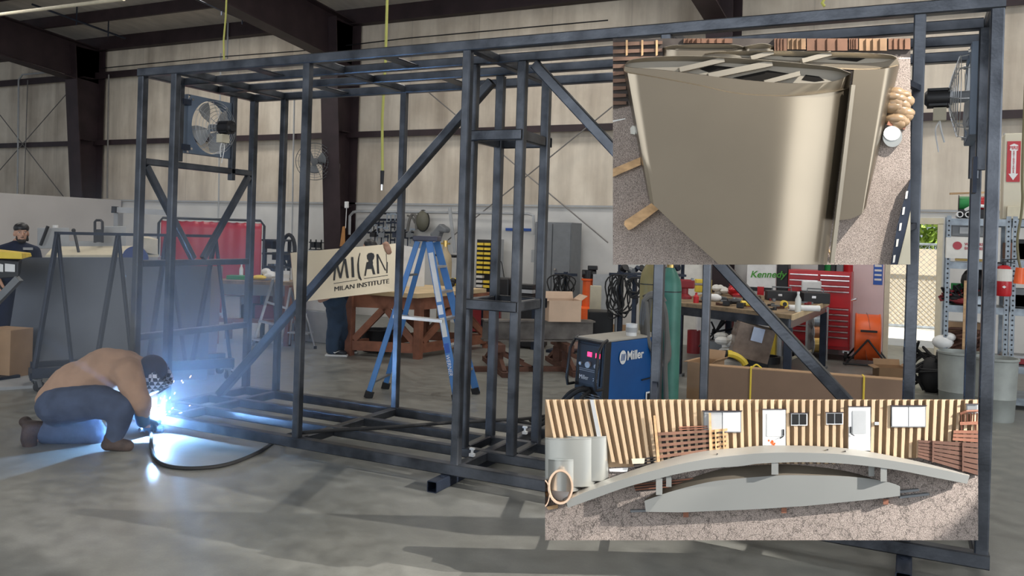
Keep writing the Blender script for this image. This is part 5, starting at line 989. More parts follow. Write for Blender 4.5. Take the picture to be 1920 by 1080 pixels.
for s1 in (-1, 1):
    cs = c_ + sdv * s1 * (R + .03); 
    for s2 in (-1, 1): q = MB(); q.tube([cs - up_ * .0, fr_(cs, .03) + axd * s2 * .28], .014, 8); q.build('stand_leg', BLACK, df)
    q = MB(); q.tube([fr_(cs, .03) - axd * .32, fr_(cs, .03) + axd * .32], .016, 8); q.build('stand_foot', BLACK, df)
q = MB(); q.tube([fr_(c_, .03) - sdv * (R + .03) - axd * .28, fr_(c_, .03) + sdv * (R + .03) - axd * .28], .014, 8); q.build('stand_bar', BLACK, df); q = MB(); q.bar(c_ + sdv * fpt * (R + .02) + up_ * .12 - axd * .1, c_ + sdv * fpt * (R + .02) + up_ * .12 + axd * .12, .03); q.build('carry_handle', BLACK, df)
# long flat crate tied with yellow strap
CA, CB = PZ(1328, 690, .42), PZ(1712, 719, .42); CA.z = CB.z = 0
cB = thing('flat_carton', 'long flat brown carton with yellow straps standing on edge on the floor', 'carton', (CA + CB) / 2); dC = (CB - CA).normalized(); nC = V((-dC.y, dC.x, 0)) * .13
q = MB(); q.hexa([CA, CB, CB + nC, CA + nC], [fr_(p, .44) for p in (CA, CB, CB + nC, CA + nC)]); q.build('carton_body', CARDB, cB)
q = MB(); q.hexa([fr_(p, .44) for p in (CA, CB, CB + nC, CA + nC)], [fr_(p, .447) for p in (CA, CB, CB + nC, CA + nC)]); q.build('top_edge', CARD, cB)
for x_ in (1408, 1620):
    lo_, hi_ = 0, 1
    for _ in range(30):
        m_ = (lo_ + hi_) / 2; pp = CA.lerp(CB, m_) + up_ * .44 - EYE
        if PCX + FPX * pp.dot(_r) / pp.dot(_f) < x_: lo_ = m_
        else: hi_ = m_
    c_ = CA.lerp(CB, m_); q = MB(); o = -nC.normalized() * .006; q.tube([c_ + o, c_ + o + up_ * .45, c_ + nC - o + up_ * .45, c_ + nC - o], .009, 6); q.build('yellow_strap', YELLOW, cB)
    if x_ == 1408: q = MB(); q.tube(hang([c_ + o + up_ * .45, c_ + up_ * .49 + dC * .05, c_ + up_ * .46 + dC * .1], 5), .009, 6); q.build('strap_tail', YELLOW, cB)
E2 = CA - dC * .02; carton('open end of a brown carton left of the long flat carton', PZ(1322, 745) + V((0, 0, 0)), .26, .4, .40, math.atan2(dC.y, dC.x) - .3, CARD, True)
carton('small open carton on the floor in front of the bright doorway', PZ(1668, 707), .34, .3, .14, .3, CARD, True)
# tangle of dark cables and tools by the steel posts near the shelf
q = MB(); rnd = random.Random(12); c0 = PZ(1745, 735)
for k in range(12): q.tube(hang([c0 + V((rnd.uniform(-.3, .35), rnd.uniform(-.2, .3), rnd.uniform(.02, .6))) for _ in range(4)], 6), .016, 6)
q.ball(c0 + up_ * .2, (.14, .14, .22), 10, 8); q.ball(c0 + up_ * .1 + V((.12, .1, 0)), (.16, .12, .12), 10, 8)
tag(q.build('cable_heap', RUBBER, smooth=True), 'heap of dark cables and scrap piled on the floor at the doorway shelf', 'cables')
# ---------------- slotted angle shelving
def shelf_unit(label, xl, xr, y0, dep, zs_, label_posts=True):
    t = thing('shelving_unit', label, 'shelving', ((xl + xr) / 2, y0 + dep / 2, 0)); H = 2.08
    for x_ in (xl, xr):
        for y_ in (y0, y0 + dep):
            q = MB(); q.box((x_, y_, H / 2), (.045, .006, H)); q.box((x_ + (.02 if x_ == xl else -.02), y_ + (.02 if y_ == y0 else -.02), H / 2), (.004, .04, H)); 
            if y_ == y0:
                q.m(1)
                for k in range(38): q.cyl((x_, y_ - .004, .06 + k * .053), (x_, y_ - .0025, .06 + k * .053), .0105, n=8)
            q.build('slotted_post', [STEEL2, BLACK], t)
    for z_ in zs_:
        q = MB(); q.box(((xl + xr) / 2, y0 + dep / 2, z_), (xr - xl, dep, .012)); q.box(((xl + xr) / 2, y0 + .008, z_ - .03), (xr - xl, .012, .075)); q.box(((xl + xr) / 2, y0 + dep - .008, z_ - .03), (xr - xl, .012, .075)); q.build('shelf', STEEL2, t)
    return t
SY = 10.4; SL = PY(1774, 600, SY).x; SR = PY(1886, 600, SY).x; SZ = (2.04, 1.56, 1.08, .52, .12)
shelf_unit('grey slotted steel shelving unit left of the frame corner post, beside the doorway', SL, SR, SY, .6, SZ)
shelf_unit('grey slotted steel shelving unit at the right edge behind the fire extinguisher', SR + .06, SR + 1.1, SY, .6, (2.04, 1.60, 1.08, .46, .12))
def S_(px, z, d=.2): p = PY(px, 500, SY + d); return V((p.x, SY + d, z + .008))
def item(name, label, cat, px, z, f_, d=.2, group=None):
    p = S_(px, z, d); t = thing(name, label, cat, p, group=group); f_(t, p); return t
bx_ = lambda m_, sx, sy, sz, rz=0, nm='box_body': (lambda t, p: mk(t, nm, m_, lambda q: q.box(p + up_ * sz / 2, (sx, sy, sz), rz), bevel=.006))
t = item('printed_box', 'white box with a red round logo on the second shelf by the doorway', 'box', 1812, 1.60, lambda t, p: mk(t, 'box_body', PAPER, lambda q: q.box(p + up_ * .115, (.42, .25, .23))), .12)
p = S_(1812, 1.60, .12); q = MB(); q.cyl(p + V((-.10, -.127, .14)), p + V((-.10, -.130, .14)), .045, n=20); q.build('red_logo', simple('faded_red', (.42, .06, .08), .6), t)
lettering('WELDERS &', .042, p + V((-.03, -.128, .145)), (1, 0, 0), (0, 0, 1), simple('faded_red', (.42, .06, .08), .6), t, depth=.001, bold=.001); lettering('EQUIPMENT', .042, p + V((-.03, -.128, .10)), (1, 0, 0), (0, 0, 1), simple('faded_red', (.42, .06, .08), .6), t, depth=.001, bold=.001)
item('clear_bin', 'dark grey plastic bin above the white box with the red logo', 'bin', 1815, 1.84, lambda t, p: (mk(t, 'bin_body', GREYP, lambda q: q.box(p + up_ * .07, (.36, .3, .13)), bevel=.01), mk(t, 'bin_label', GREYL, lambda q: q.box(p + V((0, -.155, .07)), (.2, .006, .07)))), .2)
item('parts_tray', 'low yellow and grey tray under the white box with the red logo', 'tray', 1818, 1.568, bx_(BRASS, .3, .2, .03), .42)
for k, (px, m_, lab) in enumerate(((1806, GREEN, 'green wire spool on the top shelf by the doorway'), (1830, RED, 'red wire spool on the top shelf right of the green one'))):
    item('wire_spool', lab, 'spool', px, 2.05, lambda t, p, m_=m_: (mk(t, 'wire', m_, lambda q: q.cyl(p + V((-.06, .0, .17)), p + V((.06, 0, .17)), .075, n=20), True), mk(t, 'flange', BLACK, lambda q: q.cyl(p + V((-.068, 0, .17)), p + V((-.06, 0, .17)), .09, n=20)), mk(t, 'stand', BLACK, lambda q: q.box(p + up_ * .05, (.12, .1, .10)))))
for k, (px, lab) in enumerate(((1796, 'left white pipe end lying on the top shelf'), (1812, 'right white pipe end lying on the top shelf'))):
    p = S_(px, 2.05, .1); q = MB(); q.lathe(p + V((0, -.12, .035)), [(.034, 0), (.034, .4), (.024, .4), (.024, 0), (.034, 0)], 16, axis=(0, 1, 0)); tag(q.build('pipe', WHITE, smooth=True), lab, 'pipe', 'pipes on the top shelf')
q = MB(); p = S_(1826, 2.09, .1); q.tube(hang([p + V((-.1, 0, .05)), p + V((-.02, -.05, .09)), p + V((.1, -.02, .09)), p + V((.18, 0, .06))], 6), .018, 8); tag(q.build('white_hose', WHITE, smooth=True), 'white hose lying over the pipes on the top shelf', 'hose')
q = MB(); p = S_(1815, 2.32, .1); q.bar(p + V((-.2, 0, 0)), p + V((.2, .05, .02)), .05, .02); tag(q.build('wood_strip', WOOD), 'thin wooden strip on top of the green and red spools', 'strip')
def tangle(label, px, z, m_, seed, w_=.2, h_=.14, name='cable_pile', cat='cables', n_=9, r=.012):
    rnd = random.Random(seed); p = S_(px, z, .15); q = MB()
    for k in range(n_): q.tube(hang([p + V((rnd.uniform(-w_, w_), rnd.uniform(-.12, .12), .02 + rnd.uniform(0, h_))) for _ in range(4)], 5), r, 6)
    q.ball(p + up_ * h_ * .3, (w_ * .7, .1, h_ * .35), 10, 6); tag(q.build(name, m_, smooth=True), label, cat)
tangle('pile of dark red and black air tools and cables on the third shelf', 1800, 1.09, DRED, 3); tangle('heap of black leads at the left of the third shelf', 1790, 1.09, BLACK, 4, .14, .2); tangle('heap of rusty brown chain on the fourth shelf', 1812, .53, RUST, 5, .18, .26, 'chain_heap', 'chain', 14, .018)
tangle('brown scrap and fittings on the lowest shelf behind the can', 1805, .13, RUST, 7, .2, .2, 'scrap_heap', 'scrap', 12, .02)
item('steel_block', 'grey steel block on the third shelf right of the cables', 'block', 1826, 1.09, bx_(STEEL2, .14, .12, .1, .3)); item('tool_bag', 'black cap shaped bag at the back of the third shelf', 'bag', 1828, 1.09, lambda t, p: mk(t, 'bag_body', BLACK, lambda q: (q.ball(p + up_ * .25, (.14, .1, .16)), q.box(p + up_ * .08, (.22, .16, .16))), True), .4); item('green_pot', 'green lidded pot at the back of the third shelf', 'pot', 1797, 1.09, lambda t, p: mk(t, 'pot_body', GREEN, lambda q: q.cyl(p, p + up_ * .22, .07, n=16), True), .42)
item('white_reflector', 'crumpled white bag hanging at the left of the fourth shelf', 'bag', 1772, .56, lambda t, p: mk(t, 'bag_body', WHITE, lambda q: (q.ball(p + up_ * .1 + V((0, 0, 0)), (.11, .08, .08)), q.ball(p + V((.06, 0, .16)), (.07, .06, .05))), True), .05)
q = MB(); q.bar(V((S_(1812, .58, -.04).x, SY - .04, 0)), S_(1812, 1.36, -.04), .035); t = tag(q.build('wooden_pole', WOOD), 'wooden pole leaning upright in front of the shelves', 'pole')
carton('brown open carton at the back of the fourth shelf', S_(1808, .53, .42), .36, .2, .34, 0, CARD, False)
# right hand bay contents
for k, (px, z, sx, sz, m_, lab) in enumerate(((1912, 2.05, .30, .14, CREAM, 'beige box on the top shelf at the right edge'), (1905, 1.61, .24, .18, RWOOD, 'brown box on the second shelf behind the extinguisher'), (1922, 1.61, .26, .22, BLACK, 'black case on the second shelf at the right edge'), (1905, 1.09, .2, .2, GREYP, 'grey bin on the third shelf at the right edge'), (1925, 1.09, .3, .14, GREYL, 'pale case on the third shelf, cut by the right edge'), (1912, .47, .34, .06, DRED, 'low red tray on the fourth shelf at the right edge'), (1915, .53, .34, .03, GREYL, 'pale sheet stack lying on the red tray at the right edge'))):
    q = MB(); p = S_(px, z, .3); q.box(p + up_ * sz / 2, (sx, .3, sz)); tag(q.build('storage_box', m_, bevel=.006), lab, 'box')
# beige column box with the extinguisher sign
a = PY(1884, 250, 10.6); q = MB(); zlo, zhi = 2.055, a.z; xL_ = a.x; q.box((xL_ + .28, 10.75, (zlo + zhi) / 2), (.56, .3, zhi - zlo)); cb = tag(q.build('beige_panel_box', mat('beige_wall_panel', (.60, .55, .43), .6, 0, var=.05, scale=3), bevel=.01), 'tall beige metal box standing on the shelf, bearing the red sign', 'box')
sA_, sC_ = PY(1889, 265, 10.59), PY(1912, 341, 10.59); sg2 = thing('extinguisher_sign', 'red and white vertical FIRE EXTINGUISHER sign with a down arrow', 'sign', V(((sA_.x + sC_.x) / 2, 10.59, sC_.z)))
x0, x1, z1, z0_ = sA_.x, sC_.x, sA_.z, sC_.z; cxs = (x0 + x1) / 2; ws = x1 - x0; hs = z1 - z0_
q = MB(); q.box((cxs, 10.592, (z0_ + z1) / 2), (ws, .006, hs)); q.build('sign_plate', simple('sign_red', (.48, .04, .05), .5), sg2)
Ff = lambda u, v_: V((cxs + u * ws / 2, 10.587, z1 - v_ * hs)); q = MB(); q.prism([Ff(-.62, .10), Ff(0, .06), Ff(.62, .10), Ff(.62, .22), Ff(.38, .24), Ff(.38, .80), Ff(.72, .80), Ff(0, .96), Ff(-.72, .80), Ff(-.38, .80), Ff(-.38, .24), Ff(-.62, .22)], V((0, -.002, 0))); q.build('white_arrow', WHITE, sg2)
SR_ = simple('sign_red', (.48, .04, .05), .5); lettering('FIRE', ws * .40, Ff(0, .20) + V((0, -.004, 0)), (1, 0, 0), (0, 0, 1), SR_, sg2, depth=.001, align='CENTER', bold=.001)
for k, chx in enumerate('EXTINGUISHER'): lettering(chx, hs * .052, Ff(0, .275 + k * .046) + V((0, -.004, 0)), (1, 0, 0), (0, 0, 1), SR_, sg2, name='letter', depth=.001, align='CENTER', bold=.0008)
# fire extinguisher
p = PY(1881, 555, SY - .10); t = thing('fire_extinguisher', 'red fire extinguisher hanging on the slotted shelf post', 'fire extinguisher', p); q = MB(); q.lathe(p, [(0, 0), (.07, .0), (.078, .02), (.078, .27), (.06, .315), (.03, .33), (0, .33)], 24); q.build('cylinder', RED, t, smooth=True)
q = MB(); q.cyl(p + up_ * .16, p + up_ * .29, .0795, n=24, caps=False); q.build('label_band', PAPER, t); q = MB(); q.cyl(p + up_ * .33, p + up_ * .37, .02, n=10); q.bar(p + up_ * .385 - V((.02, 0, 0)), p + up_ * .40 + V((.12, -.02, .0)), .02, .012); q.bar(p + up_ * .37, p + up_ * .355 + V((.10, -.02, 0)), .018, .01); q.build('valve_handle', BLACK, t)
q = MB(); q.prism([p + V((-.02, -.079, .10)), p + V((0, -.079, .085)), p + V((.02, -.079, .10)), p + V((0, -.079, .115))], V((0, -.003, 0))); q.build('white_mark', WHITE, t); q = MB(); q.tube(hang([p + up_ * .35 + V((-.01, -.02, 0)), p + V((-.08, -.03, .34)), p + V((-.10, -.02, .2)), p + V((-.095, -.01, .08))], 6), .01, 8); q.build('hose', BLACK, t, smooth=True)
q = MB(); q.bar(p + V((0, .09, .25)), p + V((0, .06, .25)), .05); q.build('bracket', STEEL2, t)
# hanging cord with orange plug
t = thing('extension_cord', 'olive cord with an orange connector hanging at the right edge', 'cord', PY(1910, 530, 9.8)); q = MB(); q.tube(hang([V((PY(1921, 380, 9.8).x, 9.8, roofz(9.8))), PY(1919, 250, 9.8), PY(1917, 380, 9.8), PY(1908, 445, 9.8), PY(1909, 480, 9.8), PY(1914, 505, 9.8)], 8), .012, 8); q.build('cord', simple('olive_cord', (.16, .14, .07), .6), t, smooth=True); q = MB(); q.cyl(PY(1913, 502, 9.8), PY(1910, 532, 9.8), .04, .05, n=14); q.build('connector', ORANGE, t, smooth=True)
# trash cans
def can(label, px, py, r, h):
    p = PZ(px, py); p = p + _f * r; t = thing('trash_can', label, 'trash can', V((p.x, p.y, 0)), group='dented grey metal cans'); p = V((p.x, p.y, 0)); q = MB(); q.lathe(p, [(0, .01), (r * .86, 0), (r * .88, .02), (r * .93, h * .35), (r * .955, h * .36), (r * .94, h * .37), (r, h - .03), (r + .012, h - .02), (r + .012, h), (r - .005, h), (r * .86, .03), (0, .03)], 32); q.build('can_body', DRUM, t, smooth=True)
    q = MB(); q.cyl(p + up_ * (h - .12), p + up_ * (h - .115), r * .93, n=24); q.build('contents', BLACK, t); return t
can('dented pale metal trash can right of the frame corner post', 1886, 795, .20, .63); can('pale metal trash can left of the frame corner post, half hidden', 1818, 782, .21, .64)
rod('ground_cable', hang([PZ(1700, 700), PZ(1730, 720), PZ(1765, 735), PZ(1790, 760)], 6), .012, RUBBER, 'black cable lying on the floor beneath the shelving', 'cable')
# ------------------------------------------------------------------ people
def capsule(q, p0, r0, p1, r1, n=14):
    p0 = V(p0); p1 = V(p1); L = (p1 - p0).length
    if L < 1e-5: return q.ball(p0, r0)
    q.cyl(p0, p1, r0, r1, n); q.ball(p0, r0, n, 8); q.ball(p1, r1, n, 8); return q
def limb(q, pts):
    for (a, ra), (b_, rb) in zip(pts, pts[1:]): capsule(q, a, ra, b_, rb)
    return q
def fuse(q, name, m_, parent, vox=.011, smooth=4):
    o = q.build(name, m_, parent); r = o.modifiers.new('fuse', 'REMESH'); r.mode = 'VOXEL'; r.voxel_size = vox; r.use_smooth_shade = True
    s_ = o.modifiers.new('smooth', 'SMOOTH'); s_.iterations = smooth; s_.factor = .6
    return o
_ct = bpy.data.textures.new('cloth_folds', 'CLOUDS'); _ct.noise_scale = .13; _ct.noise_depth = 1
def folds(o, k=.02):
    d_ = o.modifiers.new('folds', 'DISPLACE'); d_.texture = _ct; d_.strength = k; d_.mid_level = .5; d_.texture_coords = 'LOCAL'; return o
def hand(q, w, d, nrm, curl=.5, s=1.0, side=1):
    """w wrist, d direction of the fingers, nrm palm normal; fingers curl towards the palm normal"""
    d = V(d).normalized(); nrm = V(nrm); nrm = (nrm - d * nrm.dot(d)).normalized(); x = d.cross(nrm) * side; w = V(w)
    pal = w + d * .05 * s
    for k in range(4): capsule(q, w + x * (k - 1.5) * .012 * s, .019 * s, w + d * .085 * s + x * (k - 1.5) * .021 * s, .0125 * s, 8)
    for k, (L, c_) in enumerate(((.070, 1), (.080, 1), (.074, 1.1), (.058, 1.2))):
        p = w + d * .09 * s + x * (k - 1.5) * .021 * s; dd = d.copy(); ang = curl * c_
        for j, f_ in enumerate((.45, .32, .25)):
            dd = (Matrix.Rotation(ang * (.6 if j == 0 else 1), 3, x * side) @ dd).normalized()
            # choose the turn that goes towards the palm normal
            p2 = p + dd * L * f_ * s; capsule(q, p, (.0092 - j * .0008) * s, p2, (.0085 - j * .001) * s, 8); p = p2
    t0 = w + d * .025 * s - x * .028 * s; t1 = t0 + (d * .6 - x * .75 + nrm * .35).normalized() * .04 * s; t2 = t1 + (d * .9 + nrm * .4 * curl).normalized() * .032 * s
    capsule(q, t0, .014 * s, t1, .011 * s, 8); capsule(q, t1, .0105 * s, t2, .0085 * s, 8); return q
def head(q, c, fwd, up, s=1.0, neck=None):
    """c centre of the skull"""
    c = V(c); fwd = V(fwd).normalized(); up = V(up); up = (up - fwd * up.dot(fwd)).normalized(); x = fwd.cross(up)
    R = Matrix((x, fwd, up)).transposed()
    q.ball(c + up * .025 * s - fwd * .008 * s, (.076 * s, .096 * s, .09 * s), 18, 12, rot=R); q.ball(c - up * .055 * s + fwd * .022 * s, (.058 * s, .066 * s, .066 * s), 14, 10, rot=R); q.ball(c - up * .098 * s + fwd * .062 * s, (.026 * s, .02 * s, .018 * s), 10, 8, rot=R)
    capsule(q, c + up * .005 * s + fwd * .088 * s, .009 * s, c - up * .03 * s + fwd * .106 * s, .013 * s, 8)      # nose
    q.ball(c - up * .066 * s + fwd * .086 * s, (.024 * s, .010 * s, .006 * s), 10, 6, rot=R); q.ball(c - up * .078 * s + fwd * .084 * s, (.02 * s, .010 * s, .006 * s), 10, 6, rot=R)
    for s1 in (-1, 1):
        q.ball(c - up * .02 * s + x * s1 * .078 * s - fwd * .005 * s, (.01 * s, .018 * s, .032 * s), 8, 8, rot=R); q.ball(c + up * .018 * s + x * s1 * .032 * s + fwd * .086 * s, (.022 * s, .01 * s, .007 * s), 8, 6, rot=R); q.ball(c - up * .02 * s + x * s1 * .04 * s + fwd * .066 * s, (.02 * s, .016 * s, .016 * s), 8, 6, rot=R)
    if neck is not None: capsule(q, c - up * .07 * s - fwd * .01 * s, .052 * s, neck, .062 * s)
    return R, x, fwd, up, c
def eyes(parent, hd, s=1.0):
    R, x, f, u, c = hd
    for s1 in (-1, 1):
        e = c + u * .002 * s + x * s1 * .031 * s + f * .083 * s
        q = MB(); q.ball(e, (.011 * s, .008 * s, .006 * s), 10, 8, rot=R); o = q.build('eye', WHITE, parent, smooth=True)
        q = MB(); q.ball(e + f * .005 * s, (.0055 * s, .005 * s, .0055 * s), 8, 6, rot=R); q.build('iris', BLACK, o, smooth=True)
        q = MB(); capsule(q, e + u * .019 * s - x * .016 * s + f * .004, .004 * s, e + u * .019 * s + x * .016 * s + f * .002, .0035 * s, 6); q.build('eyebrow', HAIRM, parent, smooth=True)
PEARL = _r0.copy()
# 1 -- welder kneeling ------------------------------------------------
P = lambda x, y, D: PD(x, y, D)
wl = thing('person', 'kneeling welder in a tan shirt and jeans bent over the blue arc', 'person', PZ(150, 838))
q = MB()
pel = P(122, 752, 6.40); sp1 = P(165, 716, 6.42); chs = P(218, 694, 6.44); nk = P(258, 688, 6.46); hc = P(283, 700, 6.47)
limb(q, [(pel, .145), (sp1, .135), (chs, .15), (nk, .075)])
hd = head(q, hc, (_r0 * .55 - up_ * .83 + _f * .05), (_r0 * .83 + up_ * .55), 1.0, nk)
shN, shF = P(240, 700, 6.30), P(246, 690, 6.66); elN, elF = P(262, 752, 6.28), P(275, 748, 6.72); wrN, wrF = P(268, 790, 6.42), P(283, 784, 6.72)
for a, b_, c_ in ((shN, elN, wrN), (shF, elF, wrF)): limb(q, [(chs, .10), (a, .075), (b_, .048), (c_, .03)])
tch = PD(292, 797, 6.80)
hand(q, wrN, (P(284, 797, 6.62) - wrN), up_ * -1 + _r0 * .2, .55, .82, 1); hand(q, wrF, (P(296, 795, 6.82) - wrF), up_ * -1, .6, .82, -1)
hipN, hipF = P(118, 758, 6.30), P(124, 754, 6.52)
kN, aN, tN = P(232, 764, 6.24), P(212, 822, 6.22), P(240, 838, 6.24)           # near leg: knee up, foot flat
kF, aF, tF = P(176, 812, 6.46), P(78, 806, 6.36), P(52, 838, 6.28)             # far leg: knee on the floor, shin back
limb(q, [(pel, .13), (hipN, .10), (kN, .062), (aN, .042), (tN, .035)]); limb(q, [(pel, .13), (hipF, .10), (kF, .062), (aF, .042), (tF, .035)])
body = fuse(q, 'body', SKIN, wl, .012)
q = MB(); limb(q, [(P(103, 748, 6.40), .135), (P(135, 722, 6.41), .165), (sp1, .175), (P(195, 696, 6.43), .185), (P(228, 694, 6.45), .165), (P(250, 694, 6.46), .12)])
for a, b_, c_ in ((shN, elN, wrN), (shF, elF, wrF)): limb(q, [(P(232, 698, 6.44), .15), (a, .105), (b_, .085), (b_.lerp(c_, .55), .062)])
q.ball(P(108, 742, 6.4), (.12, .14, .11)); folds(fuse(q, 'work_shirt', TANC, wl, .012, 6), .035)
q = MB(); limb(q, [(P(108, 760, 6.36), .155), (hipN, .15), (P(180, 752, 6.27), .135), (P(228, 766, 6.24), .105), (P(222, 796, 6.23), .08), (P(212, 824, 6.22), .066)])
limb(q, [(P(112, 758, 6.46), .155), (hipF, .145), (P(150, 785, 6.48), .125), (kF, .10), (P(125, 811, 6.42), .09), (P(88, 811, 6.37), .085)])
folds(fuse(q, 'jeans', DENIM, wl, .012, 6), .03)
q = MB(); limb(q, [(P(210, 822, 6.22), .06), (P(214, 832, 6.22), .055), (P(240, 836, 6.24), .045)]); q.ball(P(203, 834, 6.21), (.06, .05, .045)); fuse(q, 'boot', BOOT, wl, .01)
q = MB(); limb(q, [(P(76, 806, 6.36), .068), (P(60, 805, 6.33), .07), (P(55, 822, 6.30), .062), (P(56, 836, 6.29), .05)]); q.ball(P(47, 790, 6.33), (.035, .05, .04)); fuse(q, 'boot', BOOT, wl, .01)
q = MB(); limb(q, [(elN.lerp(wrN, .5), .058), (wrN, .05)]); limb(q, [(elF.lerp(wrF, .5), .058), (wrF, .05)]); hand(q, wrN, (P(284, 797, 6.62) - wrN), up_ * -1 + _r0 * .2, .55, 1.35, 1); hand(q, wrF, (P(296, 795, 6.82) - wrF), up_ * -1, .6, 1.35, -1); fuse(q, 'gloves', simple('blue_leather_glove', (.05, .13, .22), .8), wl, .008)
# hood: dark cap over the back of the head, chequered mask in front
R, hx, hf, hu, hcn = hd
q = MB(); q.ball(hcn + hu * .03 - hf * .02, (.10, .118, .108), 18, 12, rot=R); fuse(q, 'hair', HAIRM, wl, .01)
CHK = bpy.data.materials.new('chequered_hood'); CHK.use_nodes = True; nt = CHK.node_tree; b = nt.nodes['Principled BSDF']; tc = nt.nodes.new('ShaderNodeTexCoord'); ck = nt.nodes.new('ShaderNodeTexChecker'); ck.inputs['Scale'].default_value = 34; ck.inputs['Color1'].default_value = (.02, .02, .03, 1); ck.inputs['Color2'].default_value = (.55, .57, .6, 1); nt.links.new(tc.outputs['Object'], ck.inputs['Vector']); nt.links.new(ck.outputs[0], b.inputs['Base Color']); b.inputs['Roughness'].default_value = .4
rows = []
for j in range(11):
    v_ = j / 10; row = []
    for i in range(17):
        a_ = PI * (i / 16 - .5) * 1.15; rr = .125 - .02 * v_; row.append(hcn + hu * (.09 - .25 * v_) + hf * (.035 + rr * math.cos(a_) * (1.05 - .1 * abs(v_ - .4))) + hx * rr * math.sin(a_) * 1.0)
    rows.append(row)
q = MB(); q.grid(rows); hm = q.build('welding_mask', CHK, wl, smooth=True); md_ = hm.modifiers.new('s', 'SOLIDIFY'); md_.thickness = .006
q = MB(); q.box(hcn + hu * .01 + hf * .162, (.1, .012, .055), rot=Matrix((hx, hf, hu)).transposed()); q.build('lens_plate', BLACK, hm)
# torch held in the glove
tt = thing('welding_torch', 'black welding torch held in the blue glove at the bright arc', 'torch', tch); q = MB(); q.tube(hang([P(262, 806, 6.6), P(280, 801, 6.70), P(292, 797, 6.80), P(299, 791, 6.87)], 6), .016, 10); q.build('torch_handle', BLACK, tt, smooth=True); q = MB(); q.cyl(P(298, 792, 6.86), ARC + V((-.02, 0, .02)), .011, .007, 10); q.build('nozzle', BRASS, tt)
q = MB(); q.ball(ARC + V((0, -.03, .02)), .03, 14, 10); ab = q.build('welding_arc', mat('arc_white', (0.62, 0.83, 1.0), emit=160), None, smooth=True); tag(ab, 'glaring blue white welding arc at the corner of the steel frame', 'arc')
rnd = random.Random(8)
for k in range(46):
    a_ = rnd.uniform(0, 2 * PI); r = abs(rnd.gauss(0, .12)) + .03; p = ARC + _r0 * (math.cos(a_) * r + .03) + up_ * (abs(math.sin(a_)) * r * 1.5) - _f * rnd.uniform(0, .15); dr = (p - ARC).normalized() * rnd.uniform(.006, .022)
    q = MB(); q.cyl(p, p + dr, rnd.uniform(.0012, .0028), n=5); tag(q.build('spark', mat('spark_orange', (1.0, .45, .14), emit=14) if k % 3 else mat('spark_pale', (.75, .9, 1.0), emit=14)), 'tiny glowing weld spark flying from the bright arc', 'spark', 'weld sparks around the arc')
# 2 -- man standing at the left ---------------------------------------
m2 = thing('person', 'bearded man in a backwards black cap and navy shirt standing at the left', 'person', V(PD(38, 440, 9.9)) * 1); f0 = PD(34, 440, 9.9); m2.location = (f0.x, f0.y, 0)
B0 = V((f0.x, f0.y, 0)); fw = (EYE - B0); fw.z = 0; fw = (fw.normalized() + _r0 * .25).normalized(); sd = fw.cross(up_).normalized()  # sd: his right-hand image direction
hc2 = PD(40, 436, 9.9); pb = lambda a, f, z: B0 + sd * a + fw * f + up_ * z
q = MB(); nk2 = pb(0, -.01, 1.44); hd2 = head(q, hc2, fw + sd * .05, up_, .98, nk2)
limb(q, [(nk2, .058), (pb(0, 0, 1.32), .11), (pb(0, 0, 1.08), .13), (pb(0, 0, .93), .135)])
for s1 in (-1, 1):
    limb(q, [(pb(s1 * .07, 0, 1.35), .075), (pb(s1 * .175, 0, 1.34), .05), (pb(s1 * .23, .03, 1.05), .043), (pb(s1 * .19, .22, .92), .032)]); hand(q, pb(s1 * .19, .22, .92), fw + up_ * -.2, -up_ + sd * 0, .35, 1.0, s1)
    limb(q, [(pb(s1 * .08, 0, .92), .10), (pb(s1 * .10, .01, .50), .06), (pb(s1 * .11, -.01, .09), .042), (pb(s1 * .12, .12, .04), .036)])
b2 = fuse(q, 'body', SKIN, m2, .010, 3); eyes(m2, hd2)
q = MB(); limb(q, [(pb(0, 0, 1.40), .085), (pb(0, 0, 1.30), .15), (pb(0, 0, 1.05), .155), (pb(0, 0, .90), .165)])
for s1 in (-1, 1): limb(q, [(pb(s1 * .04, 0, 1.36), .10), (pb(s1 * .17, 0, 1.335), .078), (pb(s1 * .225, .015, 1.12), .068)]); q.ball(pb(s1 * .09, .02, 1.1), (.12, .12, .2))
fuse(q, 't_shirt', NAVY, m2, .011, 4)
for a_, z0_, w_ in ((-.08, 1.375, .10), (.095, 1.335, .045)):
    c_ = pb(a_, .125 if z0_ > 1.36 else .142, z0_); q = MB(); q.box(c_, (w_, .05, .028), rot=Matrix((sd, fw, up_)).transposed()); q.build('chest_print', GREYL, m2)
q = MB(); 
for s1 in (-1, 1): limb(q, [(pb(0, 0, .92), .15), (pb(s1 * .085, 0, .82), .115), (pb(s1 * .10, .01, .48), .085), (pb(s1 * .11, 0, .10), .075)])
folds(fuse(q, 'trousers', NAVY, m2, .012, 4))
for s1 in (-1, 1): q = MB(); limb(q, [(pb(s1 * .11, -.02, .06), .055), (pb(s1 * .12, .14, .045), .045)]); fuse(q, 'shoe', BLACK, m2, .01, 3)
R, hx, hf, hu, hcn = hd2
q = MB(); q.ball(hcn + hu * .052 - hf * .012, (.084, .104, .070), 18, 12, rot=R); q.ball(hcn + hu * .03 - hf * .10, (.05, .045, .03), 12, 8, rot=R); cp = fuse(q, 'cap', BLACK, m2, .008, 3)
q = MB(); q.ball(hcn - hu * .10 + hf * .055, (.048, .04, .03), 12, 8, rot=R)
for s1 in (-1, 1): q.ball(hcn - hu * .065 + hx * s1 * .05 + hf * .03, (.010, .03, .032), 10, 8, rot=R)
q.ball(hcn - hu * .056 + hf * .088, (.028, .012, .005), 10, 6, rot=R); fuse(q, 'beard', HAIRM, m2, .006, 2)
